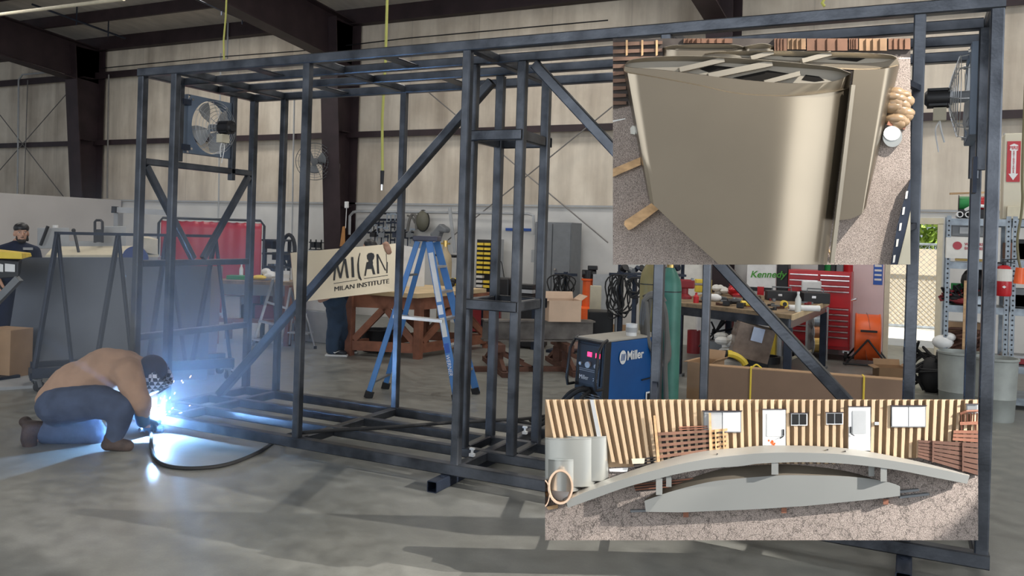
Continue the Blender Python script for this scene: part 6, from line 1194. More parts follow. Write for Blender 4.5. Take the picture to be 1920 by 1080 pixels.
q = MB(); limb(q, [(hcn - hx * .06 - hu * .03 - hf * .05, .02), (hcn - hx * .072 - hu * .09 - hf * .05, .018)]); fuse(q, 'hair', HAIRM, m2, .008, 2)
# 3 -- man holding the sign --------------------------------------------
f3 = PZ(628, 672); m3 = thing('person', 'man in dark jeans bending forward, hidden behind the pale sign he holds', 'person', f3); wf_ = V((.62, .45, 0)).normalized()
B0 = V((f3.x, f3.y, 0)); sd = wf_.cross(up_); pb = lambda a, f, z: B0 + sd * a + wf_ * f + up_ * z
Dm = 10.95
hc3 = PD(692, 467, Dm); nk3 = PD(676, 478, Dm); ch3 = PD(655, 500, Dm); pv3 = PD(628, 560, Dm)
q = MB(); limb(q, [(pv3, .13), (pv3.lerp(ch3, .5), .13), (ch3, .14), (nk3, .065)]); hd3 = head(q, hc3, _r0 * .75 - up_ * .65, _r0 * .65 + up_ * .75, .98, nk3)
for s1, hx_, hy_ in ((-1, 600, 563), (1, 724, 457)):
    sh = ch3 + sd * s1 * .17 + up_ * .03; hn = PD(hx_, hy_, 10.66 if s1 > 0 else 10.6); el = PD(708, 470, 11.05) if s1 > 0 else sh.lerp(hn, .5) + _f * .05 - up_ * .08
    limb(q, [(ch3, .10), (sh, .06), (el, .044), (hn, .032)]); hand(q, hn, (_r0 * .3 - up_ * .8 if s1 > 0 else _r0 * .6 + up_ * .3), _f, .5, 1.0, s1)
ft = [PZ(622, 668), PZ(642, 662)]
for s1, F0 in ((-1, ft[0]), (1, ft[1])):
    hp = pv3 + sd * s1 * -.08 * -1; an = V((F0.x, F0.y, .09)); limb(q, [(hp, .10), (hp.lerp(an, .5) + _r0 * .02, .06), (an, .042), (an + _r0 * .14 - up_ * .05, .035)])
fuse(q, 'body', SKIN, m3, .011, 3)
q = MB(); limb(q, [(pv3 + up_ * .02, .165), (pv3.lerp(ch3, .5), .16), (ch3, .165), (nk3, .09)])
for s1, hx_, hy_ in ((-1, 600, 563), (1, 724, 457)):
    sh = ch3 + sd * s1 * .17 + up_ * .03; hn = PD(hx_, hy_, 10.66 if s1 > 0 else 10.6); el = PD(708, 470, 11.05) if s1 > 0 else sh.lerp(hn, .5) + _f * .05 - up_ * .08; limb(q, [(ch3, .12), (sh, .085), (el, .06), (el.lerp(hn, .7), .045)])
fuse(q, 'shirt', NAVY, m3, .012, 4)
q = MB()
for s1, F0 in ((-1, ft[0]), (1, ft[1])): hp = pv3 + sd * s1 * .08; an = V((F0.x, F0.y, .09)); limb(q, [(pv3, .165), (hp, .135), (hp.lerp(an, .5) + _r0 * .02, .10), (an + up_ * .03, .088)])
folds(fuse(q, 'jeans', simple('dark_jeans', (.022, .045, .085), .9), m3, .012, 4), .03)
for F0 in ft:
    an = V((F0.x, F0.y, .0)); q = MB(); limb(q, [(an + up_ * .075 - _r0 * .03, .05), (an + up_ * .06 + _r0 * .06, .045), (an + up_ * .045 + _r0 * .17, .035)]); sh_ = fuse(q, 'shoe', BLACK, m3, .008, 3)
    q = MB(); q.bar(an - _r0 * .085 + up_ * .015, an + _r0 * .215 + up_ * .015, .09, .028); so_ = q.build('sole', WHITE, sh_, bevel=.006)
    q = MB(); P0_ = an + up_ * .07 + _r0 * .02 - _f * .054; q.prism([P0_, P0_ + _r0 * .03 - up_ * .022, P0_ + _r0 * .11 + up_ * .02, P0_ + _r0 * .035 - up_ * .006], -_f * .006); q.build('side_mark', WHITE, sh_)
R, hx, hf, hu, hcn = hd3
q = MB(); q.ball(hcn + hu * .05 - hf * .01, (.09, .108, .08), 16, 10, rot=R); capsule(q, hcn + hu * .04 + hf * .08, .02, hcn + hu * .03 + hf * .16, .012); fuse(q, 'cap', BLACK, m3, .008, 3)
# the sign ---------------------------------------------------------------
sA, sB_, sC, sD = PD(545, 474, 10.15), PD(747, 456, 10.75), PD(746, 545, 10.72), PD(553, 567, 10.1)
SGN = mat('brushed_pale_gold_metal', (0.50, 0.42, 0.30), 0.34, 0.6, var=0.06, scale=2)
sg = thing('metal_sign', 'pale brushed metal sign reading MILAN INSTITUTE, held by the bending man', 'sign', (sD + sC) / 2)
nS = (sB_ - sA).cross(sD - sA).normalized(); 
if nS.dot(_f) > 0: nS = -nS
q = MB(); q.prism([sD, sC, sB_, sA], -nS * .03); q.build('sign_panel', SGN, sg)
def SP(u, v): # u,v in panel, measured from photograph corners
    return sA.lerp(sB_, u).lerp(sD.lerp(sC, u), v) + nS * .002
def spx(x, y):
    # invert: find u,v whose picture position is x,y
    u, v = .5, .5
    for _ in range(60):
        def pr(u_, v_): p = SP(u_, v_) - EYE; return V((PCX + FPX * p.dot(_r) / p.dot(_f), PCY - FPX * p.dot(_u) / p.dot(_f)))
        c_ = pr(u, v); du = pr(u + .01, v) - c_; dv = pr(u, v + .01) - c_; det = du.x * dv.y - du.y * dv.x; ex, ey = x - c_.x, y - c_.y
        u += .01 * (ex * dv.y - ey * dv.x) / det * .9; v += .01 * (du.x * ey - du.y * ex) / det * .9
    return SP(u, v)
def sx_(P_): return [spx(600 + x / 5.686, 370 + y / 5.686) for x, y in P_]
def ink(name, polys):
    q = MB()
    for P_ in polys: q.prism(sx_(P_), nS * .004)
    q.build(name, BLACK, sg)
def st(x0, y0, x1, y1, w_): # slanted stroke with width
    return [(x0 - w_ / 2, y0), (x0 + w_ / 2, y0), (x1 + w_ / 2, y1), (x1 - w_ / 2, y1)]
ink('letter_m', [st(170, 700, 152, 886, 15), st(176, 690, 222, 862, 18), st(262, 655, 222, 862, 13), st(268, 655, 298, 860, 20)])
ink('letter_i', [st(344, 636, 356, 853, 22)])
ink('crescent_letter', [[(425, 590), (408, 650), (400, 720), (404, 800), (418, 860), (440, 886), (446, 880), (428, 840), (418, 780), (414, 700), (420, 640), (430, 600)]])
ink('letter_a', [st(505, 690, 482, 838, 12), st(548, 700, 580, 822, 22), [(495, 745), (560, 740), (566, 762), (492, 768)]])
ink('head_silhouette', [[(500, 620), (515, 598), (545, 590), (572, 600), (580, 625), (574, 655), (560, 675), (566, 700), (556, 740), (500, 755), (508, 710), (520, 680), (505, 655)]])
ink('letter_n', [st(612, 605, 622, 815, 18), st(616, 610, 700, 780, 12), st(716, 690, 714, 808, 11), st(706, 600, 712, 700, 4)])
ink('underline', [[(148, 916), (400, 876), (400, 882), (148, 922)], [(474, 864), (724, 828), (724, 834), (474, 870)]])
tx0, tx1 = spx(600 + 150 / 5.686, 370 + 1003 / 5.686), spx(600 + 738 / 5.686, 370 + 915 / 5.686); ty = spx(600 + 738 / 5.686, 370 + 865 / 5.686) - tx1
lt = lettering('MILAN INSTITUTE', 1.0, (0, 0, 0), (1, 0, 0), (0, 1, 0), BLACK); w0 = max(v.co.x for v in lt.data.vertices); h0 = .73; Mi_ = Matrix.Translation(sg.location).inverted()
dx_ = (tx1 - tx0)
for v in lt.data.vertices: v.co = Mi_ @ (tx0 + dx_ * (v.co.x / w0) + ty * (v.co.y / h0) + nS * (.003 if v.co.z > 0 else 0))
lt.parent = sg; lt.name = 'lettering'
# ------------------------------------------------------------------ picture boards fixed to the frame (relief displays)
def sub(p, dx, dy): return V(p) + V((dx, dy, 0))
class Board:
    """a board square to the view; (px,py) places a point on its face, h raises it off the face"""
    def __init__(s, D, ox, oy, k): s.D = D; s.ox = ox; s.oy = oy; s.k = k
    def at(s, x, y, h=0.0): return PD(s.ox + x / s.k, s.oy + y / s.k, s.D - h)
    def plate(s, poly, h0, h1): 
        q = MB(); s.add(q, poly, h0, h1); return q
    def add(s, q, poly, h0, h1):
        n = len(poly); q.add([s.at(x, y, h0 + (0 if h0 < 0 else 0)) for x, y in poly] + [s.at(x, y, h1) for x, y in poly], [tuple(range(n - 1, -1, -1)), tuple(range(n, 2 * n))] + [(i, (i + 1) % n, n + (i + 1) % n, n + i) for i in range(n)]); return q
UB = Board(4.02, 1140, 60, 2.4)
ASPH = bpy.data.materials.new('asphalt'); ASPH.use_nodes = True; nt = ASPH.node_tree; b = nt.nodes['Principled BSDF']; tc = nt.nodes.new('ShaderNodeTexCoord')
n1 = noise(nt, 260, 3, tc.outputs['Object']); n2 = noise(nt, 9, 6, tc.outputs['Object'])
r1 = ramp(nt, n1.outputs[0], (0.32, (0.10, 0.08, 0.072)), (0.62, (0.46, 0.385, 0.34))); r2 = ramp(nt, n2.outputs[0], (0.3, (0.85,) * 3), (0.7, (1.0,) * 3))
c = mix(nt, 1.0, r1.outputs[0], r2.outputs[0], 'MULTIPLY')
vo = nt.nodes.new('ShaderNodeTexVoronoi'); vo.feature = 'DISTANCE_TO_EDGE'; vo.inputs['Scale'].default_value = 16; nn = noise(nt, 20, 4, tc.outputs['Object']); mixv = mix(nt, 0.10, tc.outputs['Object'], nn.outputs[1]); nt.links.new(mixv, vo.inputs['Vector'])
rv = ramp(nt, vo.outputs[0], (0.0, (0.35,) * 3), (0.045, (1.0,) * 3)); c2 = mix(nt, 1.0, c, rv.outputs[0], 'MULTIPLY'); nt.links.new(c2, b.inputs['Base Color']); b.inputs['Roughness'].default_value = 0.9
bp = nt.nodes.new('ShaderNodeBump'); bp.inputs['Strength'].default_value = 0.5; bp.inputs['Distance'].default_value = 0.006; nt.links.new(n1.outputs[0], bp.inputs['Height']); nt.links.new(bp.outputs[0], b.inputs['Normal'])
ASPH2 = ASPH.copy(); ASPH2.name = 'asphalt_plain'; nt2 = ASPH2.node_tree
for l in list(nt2.links):
    if l.to_socket.name == 'Base Color': nt2.links.remove(l)
mixes = [n_ for n_ in nt2.nodes if n_.type == 'MIX']; nt2.links.new(mixes[0].outputs[2], nt2.nodes['Principled BSDF'].inputs['Base Color'])
CHAMP = mat('champagne_metal_paint', (0.235, 0.198, 0.148), 0.33, 0.85, var=0.04, scale=3)
CHAMP2 = mat('champagne_inside', (0.30, 0.27, 0.22), 0.4, 0.6, var=0.06, scale=3)
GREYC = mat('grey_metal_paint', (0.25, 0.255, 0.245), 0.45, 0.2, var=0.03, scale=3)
SILV = mat('silver_metal_paint', (0.46, 0.47, 0.45), 0.3, 0.75, var=0.04, scale=3)
# --- upper board: silver rounded sign cabinets standing in a yard
q = MB(); UB.add(q, [(22, 29), (1361, 29), (1361, 1047), (22, 1047)], -.03, 0); bd = tag(q.build('display_board', ASPH2), 'upper picture board on the frame, asphalt yard behind the big silver cabinets', 'display board')
for x_, y_, X_ in ((1236, 150, -1.375), (1232, 430, -1.375), (1690, 150, 0.0), (1690, 430, 0.0)): q = MB(); p0 = PD(x_, y_, 4.045); q.bar(p0, V((X_, YF - .025, p0.z + .03)), .03); q.build('mounting_bar', DKSTEEL, bd)
SHADE_TIMBER = mat('dark_shade_and_timber', (0.06, 0.05, 0.045), 0.9, 0, var=0.3, scale=10)  # dark tone for the painted shade strip, slat gaps and dark timbers
# shadow around the crates, laid on as a dark strip at the top edge
q = MB(); UB.add(q, [(22, 29), (1361, 29), (1361, 112), (1200, 98), (22, 112)], 0, .003); q.build('shade_strip', SHADE_TIMBER, bd)
def relief_body(B, top, bot, H, n=40, name='body', parent=None, m=None, endl=.06, endr=.30, hb=.004, hs=1.0):
    """rounded sheet metal body: top and bottom outline polylines (front edges), H = height of the relief"""
    def samp(P, t):
        L = [math.dist(P[i], P[i + 1]) for i in range(len(P) - 1)]; T = sum(L) * t; i = 0
        while i < len(L) - 1 and T > L[i]: T -= L[i]; i += 1
        f_ = T / L[i]; return (P[i][0] + (P[i + 1][0] - P[i][0]) * f_, P[i][1] + (P[i + 1][1] - P[i][1]) * f_)
    rows = []
    for j in range(9):
        v_ = j / 8; row = []
        for i in range(n + 1):
            t = i / n; a = samp(top, t); c_ = samp(bot, t)
            if t < endl: hh = math.sin(PI / 2 * t / endl) ** .8
            elif t > 1 - endr: hh = math.cos(PI / 2 * (t - 1 + endr) / endr) ** .8 if t < 1 else 0
            else: hh = 1
            row.append(B.at(a[0] + (c_[0] - a[0]) * v_, a[1] + (c_[1] - a[1]) * v_, hb + H * hh * (1 - (1 - hs) * v_)))
        rows.append(row)
    q = MB(); q.grid(rows)
    # close the back so that it is solid
    back = [[B.at(samp(top, i / n)[0] + (samp(bot, i / n)[0] - samp(top, i / n)[0]) * v_, samp(top, i / n)[1] + (samp(bot, i / n)[1] - samp(top, i / n)[1]) * v_, hb * .5) for i in range(n + 1)] for v_ in (0, 1)]
    q.grid(back); q.grid([rows[0], back[0]]); q.grid([rows[-1], back[1]])
    return q.build(name, m, parent, smooth=True)
def strip(B, P, Q, hp, hq, q):
    q.grid([[B.at(x, y, h_) for (x, y), h_ in zip(P, hp)], [B.at(x, y, h_) for (x, y), h_ in zip(Q, hq)]]); return q
def smoothline(P, n=8):
    r = hang([V((x, y, 0)) for x, y in P], n); return [(p.x, p.y) for p in r]
def cabinet(label, ledge, foot, rimf, rimb, H, bars=(), holes=(), seam=None, endl=.05, endr=.32, hb=.004, body=None, rimH=9):
    t = thing('sign_cabinet', label, 'metal cabinet', UB.at(*ledge[len(ledge) // 2], .0), group='silver rounded metal cabinets on the upper board')
    L = smoothline(ledge); relief_body(UB, smoothline(body) if body else L, foot, H, parent=t, m=CHAMP, endl=endl, endr=endr, hb=hb, name='cabinet_body')
    rf = smoothline(rimf); N = len(rf)
    # lid surface between ledge and rim
    nL = len(L); hL = [hb + H * (min(1, i / (nL * endl + 1e-6)) if i / nL < endl else (max(0, math.cos(PI / 2 * max(0, (i / (nL - 1) - 1 + endr)) / endr)) ** .8 if i / (nL - 1) > 1 - endr else 1)) for i in range(nL)]
    hL = [min(h_, rimH) for h_ in hL]; rb = smoothline(rimb); q = MB()
    poly = rf + rb[::-1]; q.prism([UB.at(x, y, hb + .003) for x, y in poly], -_f * .006); q.build('recess_floor', CHAMP2, t)
    # front rim band from the ledge up
    lo = [(L[min(nL - 1, round(i * (nL - 1) / (N - 1)))]) for i in range(N)]; hl = [hL[min(nL - 1, round(i * (nL - 1) / (N - 1)))] for i in range(N)]
    sb = min(.022, H * .3); up5 = [(x, y - (5 if H > .05 else 2)) for x, y in lo]; hc = [max(h_ - sb, hb + .006) for h_ in hl]; hd_ = [h_ - .006 for h_ in hc]
    q = MB(); strip(UB, rf, up5, hc, hc, q); strip(UB, rf, up5, hd_, hd_, q); strip(UB, rf, rf, hc, hd_, q); q.build('rim_front', CHAMP, t, smooth=True)
    q = MB(); strip(UB, up5, lo, hc, hl, q); q.build('ledge', CHAMP, t, smooth=True)
    q = MB(); M_ = len(rb); inner = [(x, y + 24 * math.sin(PI * i / (M_ - 1)) ** .5) for i, (x, y) in enumerate(rb)]
    strip(UB, rb, inner, [hb + .05] * M_, [hb + .012] * M_, q); strip(UB, rb, inner, [hb + .046] * M_, [hb + .008] * M_, q); strip(UB, rb, rb, [hb + .05] * M_, [hb + .002] * M_, q)
    q.build('rim_back', CHAMP2, t, smooth=True)
    for poly in holes:
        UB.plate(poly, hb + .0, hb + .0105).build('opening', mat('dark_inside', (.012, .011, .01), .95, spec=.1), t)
    for (x0, y0, x1, y1, w_) in bars:
        q = MB(); q.bar(UB.at(x0, y0, hb + .025), UB.at(x1, y1, hb + .025), w_ / 2.4 / 1556 * 4, .03, up=-_f); q.build('crossbar', CHAMP2, t)
    if seam:
        q = MB(); (a, c_), w_ = seam; q.bar(UB.at(*a, hb + H * .45), UB.at(*c_, hb + H * .45), w_ / 2.4 / 1556 * 4, .02, up=-_f); q.build('joint_strip', CHAMP2, t)
    return t
# two far cabinets, then the middle one, then the front one
cabinet('small far silver cabinet at the top left of the upper board', [(249, 76), (330, 82), (450, 84), (560, 82), (612, 76)], [(249, 112), (612, 116)], [(249, 70), (330, 76), (450, 78), (560, 76), (612, 68)], [(249, 70), (300, 60), (420, 55), (560, 57), (612, 68)], .03, endl=.2)
cabinet('tiny far silver cabinet half hidden behind the others at the top', [(612, 72), (680, 76), (748, 70)], [(612, 92), (748, 92)], [(612, 66), (680, 70), (748, 63)], [(612, 66), (690, 52), (748, 63)], .02, endl=.2)
cabinet('second silver cabinet standing behind the right of the front one', [(436, 112), (440, 122), (700, 140), (960, 160), (1120, 170), (1240, 165), (1312, 150)], [(1022, 846), (1050, 846), (1090, 842), (1140, 820), (1160, 790), (1164, 760)],
        [(436, 98), (620, 115), (800, 128), (960, 138), (1110, 143), (1230, 136), (1300, 116)], [(436, 98), (520, 88), (760, 85), (1000, 90), (1180, 96), (1270, 104), (1300, 116)], .085, body=[(1102, 170), (1150, 170), (1240, 165), (1312, 150)], rimH=.022, endl=.01,
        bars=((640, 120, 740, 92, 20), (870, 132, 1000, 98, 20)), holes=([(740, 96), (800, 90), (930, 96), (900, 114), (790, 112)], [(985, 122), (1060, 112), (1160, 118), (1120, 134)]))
cabinet('large silver cabinet in the front with a rounded end and open framed top', [(68, 168), (90, 184), (200, 203), (400, 240), (560, 275), (700, 287), (850, 287), (1000, 272), (1085, 254)], [(180, 742), (188, 762), (300, 868), (500, 1046), (720, 1046), (880, 1046), (985, 1046)],
        [(80, 140), (90, 158), (250, 172), (400, 190), (560, 210), (720, 225), (860, 232), (960, 230), (1040, 215), (1094, 186)], [(80, 140), (110, 124), (200, 113), (330, 108), (440, 110), (600, 119), (750, 131), (900, 145), (1020, 160), (1094, 186)], .155,
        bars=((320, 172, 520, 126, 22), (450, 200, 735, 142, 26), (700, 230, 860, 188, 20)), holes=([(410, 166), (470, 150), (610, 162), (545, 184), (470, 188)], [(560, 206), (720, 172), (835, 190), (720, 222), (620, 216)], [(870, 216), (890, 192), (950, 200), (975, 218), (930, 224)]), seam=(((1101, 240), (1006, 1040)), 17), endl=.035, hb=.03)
def timber(B, label, c, ex, m_=WOOD, h=.05, group=None, hb=0.0):
    q = MB(); B.add(q, c, hb, hb + h); B.add(q, ex, hb, hb + h * .92) if ex else None; return tag(q.build('timber_block', m_), label, 'timber', group)
timber(UB, 'pale squared timber sticking out under the bottom left corner of the front cabinet', [(75, 850), (195, 770), (228, 798), (112, 884)], [(75, 850), (112, 884), (92, 892), (72, 868)], h=.05)
timber(UB, 'pale timber lying at the left edge, half way up the upper board', [(22, 615), (145, 563), (148, 598), (22, 652)], None, h=.03)
timber(UB, 'grey block end poking out at the left of the front cabinet', [(100, 432), (112, 420), (124, 430), (122, 462), (102, 458)], None, SILV, .03)
# slatted pallets at the left, slat brown darkened to look shaded
pt = thing('pallet_stack', 'stack of weathered wooden pallets at the upper left of the upper board', 'pallet stack', UB.at(60, 200))
for k in range(9):
    y_ = 46 + k * 33; x1 = 245 if y_ < 150 else (70 if y_ < 330 else 60); 
    if y_ > 150: x1 = 78 + (y_ - 150) * .03
    q = MB(); UB.add(q, [(22, y_), (x1, y_ - 6 + k), (x1, y_ + 8 + k), (22, y_ + 18)], .012, .03)
    q.build('slat', mat('shaded_weathered_pallet', (.17, .10, .07), .8, 0, var=.3, scale=8), pt)
q = MB(); UB.add(q, [(22, 36), (246, 34), (246, 110), (78, 130), (92, 330), (22, 345)], .003, .012); q.build('dark_gap', SHADE_TIMBER, pt)
for k, x_ in enumerate((80, 150, 215)): q = MB(); UB.add(q, [(x_, 36), (x_ + 9, 36), (x_ + 9, 104), (x_, 108)], .03, .036); q.build('upright', WOOD, pt)
# crates along the top right, their shade mixed into darker browns
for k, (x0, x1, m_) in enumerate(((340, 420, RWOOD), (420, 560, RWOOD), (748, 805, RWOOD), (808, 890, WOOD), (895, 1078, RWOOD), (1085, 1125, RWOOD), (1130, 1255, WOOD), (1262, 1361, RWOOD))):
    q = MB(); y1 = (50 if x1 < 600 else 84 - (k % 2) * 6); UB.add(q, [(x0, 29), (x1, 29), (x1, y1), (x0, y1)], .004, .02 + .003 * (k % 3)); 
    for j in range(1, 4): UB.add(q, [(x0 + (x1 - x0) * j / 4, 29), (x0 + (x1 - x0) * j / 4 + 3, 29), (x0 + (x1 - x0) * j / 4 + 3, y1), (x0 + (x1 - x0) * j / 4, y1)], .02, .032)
    tag(q.build('wooden_crate', mat('shaded_brown_crate', (.15, .075, .045), .8, 0, var=.3, scale=8) if m_ is RWOOD else mat('shaded_tan_crate', (.26, .16, .09), .8, 0, var=.3, scale=8)), ['leftmost brown crate at the top edge of the upper board', 'second brown crate at the top edge of the upper board', 'narrow brown crate right of the dark gap at the top edge', 'pale crate just right of the narrow brown crate', 'widest brown crate at the top edge', 'narrow brown crate right of the widest one', 'pale wide crate near the top right corner of the upper board', 'brown crate in the top right corner of the upper board'][k], 'crate', 'crates at the top of the upper board')
q = MB(); UB.add(q, [(1310, 118), (1361, 116), (1361, 119), (1310, 121)], .0, .002); q.build('painted_line', WHITE, bd)
q = MB(); UB.add(q, [(22, 398), (78, 388), (78, 392), (22, 405)], .0, .002); q.build('painted_line', WHITE, bd)
# wrapped bundle, disc, dark rack edge
q = MB(); rnd = random.Random(3)
for k in range(16): q.ball(UB.at(1300 + rnd.uniform(-25, 50), 275 + k * 9, .02), (rnd.uniform(.03, .055), .03, rnd.uniform(.022, .04)), 10, 7)
wb = tag(q.build('wrapped_bundle', mat('plastic_wrapped_card', (0.30, 0.20, 0.115), 0.35, 0, var=0.3, scale=12), smooth=True), 'crumpled plastic wrapped tan bundle at the right of the upper board', 'bundle')
q = MB(); UB.add(q, [(1262, 400), (1345, 415), (1335, 440), (1255, 418)], .0, .03); q.build('pallet_base', RWOOD, wb)
q = MB(); 
P_ = [(1280 + 44 * math.cos(a_), 470 + 48 * math.sin(a_)) for a_ in [2 * PI * i / 28 for i in range(28)]]; UB.add(q, P_, .0, .035); dsk = tag(q.build('round_lid', SILV, smooth=True), 'round pale metal lid lying right of the second cabinet', 'lid')
q = MB(); P_ = [(1278 + 38 * math.cos(a_), 456 + 32 * math.sin(a_)) for a_ in [2 * PI * i / 28 for i in range(28)]]; UB.add(q, P_, .035, .04); q.build('top_face', WHITE, dsk)
rk = thing('metal_channel', 'dark slotted channel with tan side in the bottom right corner of the upper board', 'metal channel', UB.at(1330, 900))
q = MB(); UB.add(q, [(1361, 660), (1350, 700), (1330, 760), (1300, 880), (1272, 1046), (1302, 1046), (1338, 900), (1361, 800)], 0, .06); q.build('slotted_face', DKSTEEL, rk)
q = MB(); UB.add(q, [(1361, 805), (1340, 900), (1304, 1046), (1361, 1046)], 0, .05); q.build('side_panel', CREAM, rk)
for k in range(5):
    q = MB(); x_ = 1346 - k * 14; y_ = 735 + k * 72; UB.add(q, [(x_ - 5, y_ - 18), (x_ + 5, y_ - 20), (x_, y_ + 14), (x_ - 9, y_ + 16)], .06, .064)
    q.build('slot', PAPER, rk)
q = MB(); q.tube([UB.at(988, 968, .01), UB.at(1000, 1000, .012), UB.at(1008, 1018, .01)], .004, 6); q.tube([UB.at(992, 985, .014), UB.at(1010, 1010, .01)], .004, 6); tag(q.build('wood_splinter', WOOD), 'little orange wood splinters on the asphalt beside the front cabinet', 'splinter')
# --- lower board: arched canopy in front of a ribbed wall
LB = Board(4.02, 1010, 740, 3.724)              # left half measurements
RBd = Board(4.02, 1420, 740, 3.176)             # right half measurements
F1 = lambda P: [(1010 + x / 3.724, 740 + y / 3.724) for x, y in P]
F2 = lambda P: [(1420 + x / 3.176, 740 + y / 3.176) for x, y in P]
PB = Board(4.02, 0, 0, 1.0)                     # photograph positions
q = MB(); PB.add(q, [(1022, 749), (1834, 749), (1834, 1013), (1022, 1013)], -.03, 0); lbd = tag(q.build('display_board', ASPH), 'lower wide picture board on the frame, cracked asphalt yard with ribbed tan wall', 'display board')
for x_, y_, X_ in ((1222, 790, -1.375), (1215, 960, -1.375), (1690, 790, 0.0), (1680, 960, 0.0)): q = MB(); p0 = PD(x_, y_, 4.045); q.bar(p0, V((X_, YF - .025, p0.z + .02)), .03); q.build('mounting_bar', DKSTEEL, lbd)
TANM = mat('tan_ribbed_siding', (0.50, 0.365, 0.235), 0.6, 0, var=0.06, scale=6)
TAND = mat('shaded_siding_valley', (0.30, 0.20, 0.115), 0.7, 0, var=0.08, scale=6)  # valley browned to stand for the shadow between the ribs
wt = structure(thing('wall_siding', 'tan ribbed metal siding wall across the lower board', 'wall', PB.at(1428, 800))); del wt['category']
def wb_y(x): # lower edge of the siding
    return 876 - (x - 1140) * .012 if x < 1400 else 873 - (x - 1400) * .045 if x > 1700 else 873 - (x - 1400) * .02
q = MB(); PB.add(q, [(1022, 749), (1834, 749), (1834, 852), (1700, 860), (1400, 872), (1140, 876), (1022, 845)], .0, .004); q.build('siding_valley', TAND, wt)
q = MB(); x = 1020.0; i = 0; XC = 1520
def fan(xt, y): return xt + (y - 749) * (.20 if xt < 1130 else .20 - (xt - 1130) * .00088 if xt < 1300 else .05 - (xt - 1300) * .00025 if xt < 1500 else -(xt - 1500) * .00018)
while x < 1834:
    w_ = 8.6 + (1 if i % 4 == 0 else 0)
    x0 = max(x, 1022); x1 = min(x + w_, 1834)
    if x1 > x0 + 1:
        yb = 870 if x > 1140 else 846 + (x - 1020) * .2
        if x > 1700: yb = 858
        P = [(x0, 749.2), (x1, 749.2), (min(1834, fan(x1, yb)), yb), (min(1834, fan(x0, yb)), yb)]
        base = [PB.at(a, c_, .004) for a, c_ in P]; ins = 1.6
        Pt = [(x0 + ins, 749.2), (x1 - ins, 749.2), (min(1834, fan(x1, yb) - ins), yb), (min(1834, fan(x0, yb) + ins), yb)]
        q.hexa(base, [PB.at(a, c_, .027) for a, c_ in Pt])
    x += 14.6; i += 1
q.build('siding_ribs', TANM, wt)
q = MB(); PB.add(q, [(1106, 749.2), (1113, 749.2), (1128, 822), (1120, 822)], .004, .034); q.build('downpipe', GREYL, wt)
def pwindow(label, P, panes, m_f=GREYL, m_p=WHITE, h=.035):
    t = thing('wall_window', label, 'window', PB.at(*P[0]), group='windows on the siding wall')
    q = MB(); PB.add(q, P, .004, .034); q.build('window_frame', m_f, t)
    (x0, y0), (x1, y1) = P[0], P[2]; n_ = len(panes); fr = 1.8; w_ = (x1 - x0 - fr * (n_ + 1)) / n_
    for k, pm in enumerate(panes):
        a = x0 + fr + k * (w_ + fr); q = MB(); PB.add(q, [(a, y0 + fr), (a + w_, y0 + fr), (a + w_, y1 - fr), (a, y1 - fr)], .034, .036); q.build('pane', pm, t)
    q = MB(); PB.add(q, [(x0 - 2, y0 - 1.5), (x1 + 2, y0 - 1.5), (x1 + 2, y0 + .3), (x0 - 2, y0 + .3)], .004, .045); q.build('drip_cap', PURLIN, t)
    return t
WB_ = simple('window_blind', (.60, .60, .62), .6); DG = simple('dark_glass', (.012, .012, .014), .2)
pwindow('two pane window left of the white doors, partly behind pallets', [(1319, 771), (1390, 771), (1390, 811), (1319, 811)], (GREYL, WB_), GREYP)
pwindow('small white framed dark window left of the right hand door', [(1549, 774), (1581, 774), (1581, 796), (1549, 796)], (DG, DG), WHITE)
pwindow('small white framed dark window right of the left hand door', [(1483, 775), (1514, 775), (1514, 798), (1483, 798)], (DG, DG), WHITE)
pwindow('wide white two pane window at the right of the siding', [(1671, 761), (1736, 761), (1736, 801), (1671, 801)], (WHITE, WHITE), GREYP)
pwindow('window at the right edge above the wooden chair', [(1812, 758), (1833.8, 758), (1833.8, 776), (1812, 776)], (GREYP,), GREYL)
def pdoor(label, x0, y0, x1, y1, hs, stain=False):
    t = thing('white_door', label, 'door', PB.at(x0, y1), group='white doors on the siding wall')
    q = MB(); PB.add(q, [(x0, y0), (x1, y0), (x1, y1), (x0, y1)], .004, .034); q.build('door_frame', WHITE, t)
    q = MB(); PB.add(q, [(x0 + 8, y0 + 7), (x1 - 8, y0 + 7), (x1 - 8, y0 + 50), (x0 + 8, y0 + 50)], .034, .037); q.build('door_panel', GREYL if not stain else PAPER, t)
    q = MB(); a = x1 - 4 if hs > 0 else x0 + 4; PB.add(q, [(a - 1.5, y0 + 37), (a + 1.5, y0 + 37), (a + 1.5, y0 + 49), (a - 1.5, y0 + 49)], .034, .04); q.bar(PB.at(a, y0 + 50, .04), PB.at(a - 7 * hs, y0 + 54, .042), .004); q.build('lock_handle', BLACK, t)
    q = MB(); PB.add(q, [(x0 - 2, y0 - 1.6), (x1 + 2, y0 - 1.6), (x1 + 2, y0), (x0 - 2, y0)], .004, .04); q.build('drip_cap', PURLIN, t)
    if stain:
        q = MB(); rnd = random.Random(2)
        for k in range(9): cx, cy = x0 + 16 + rnd.uniform(-6, 6), y0 + 60 + rnd.uniform(-5, 7); PB.add(q, [(cx, cy), (cx + 3, cy + 1), (cx + 2, cy + 4), (cx - 1, cy + 3)], .034, .0352)
        q.build('rust_stain', ORANGE, t)
    return t
pdoor('white door with rusty stain, left of the two doors', 1430, 768, 1473, 835, 1, True)
pdoor('cleaner white door, right of the two doors', 1591, 763, 1632, 845, -1)
q = MB(); PB.add(q, [(1640, 791), (1648, 791), (1648, 797), (1640, 797)], .004, .04); tag(q.build('wall_light', GREYL), 'small grey wall light right of the right hand door', 'light')
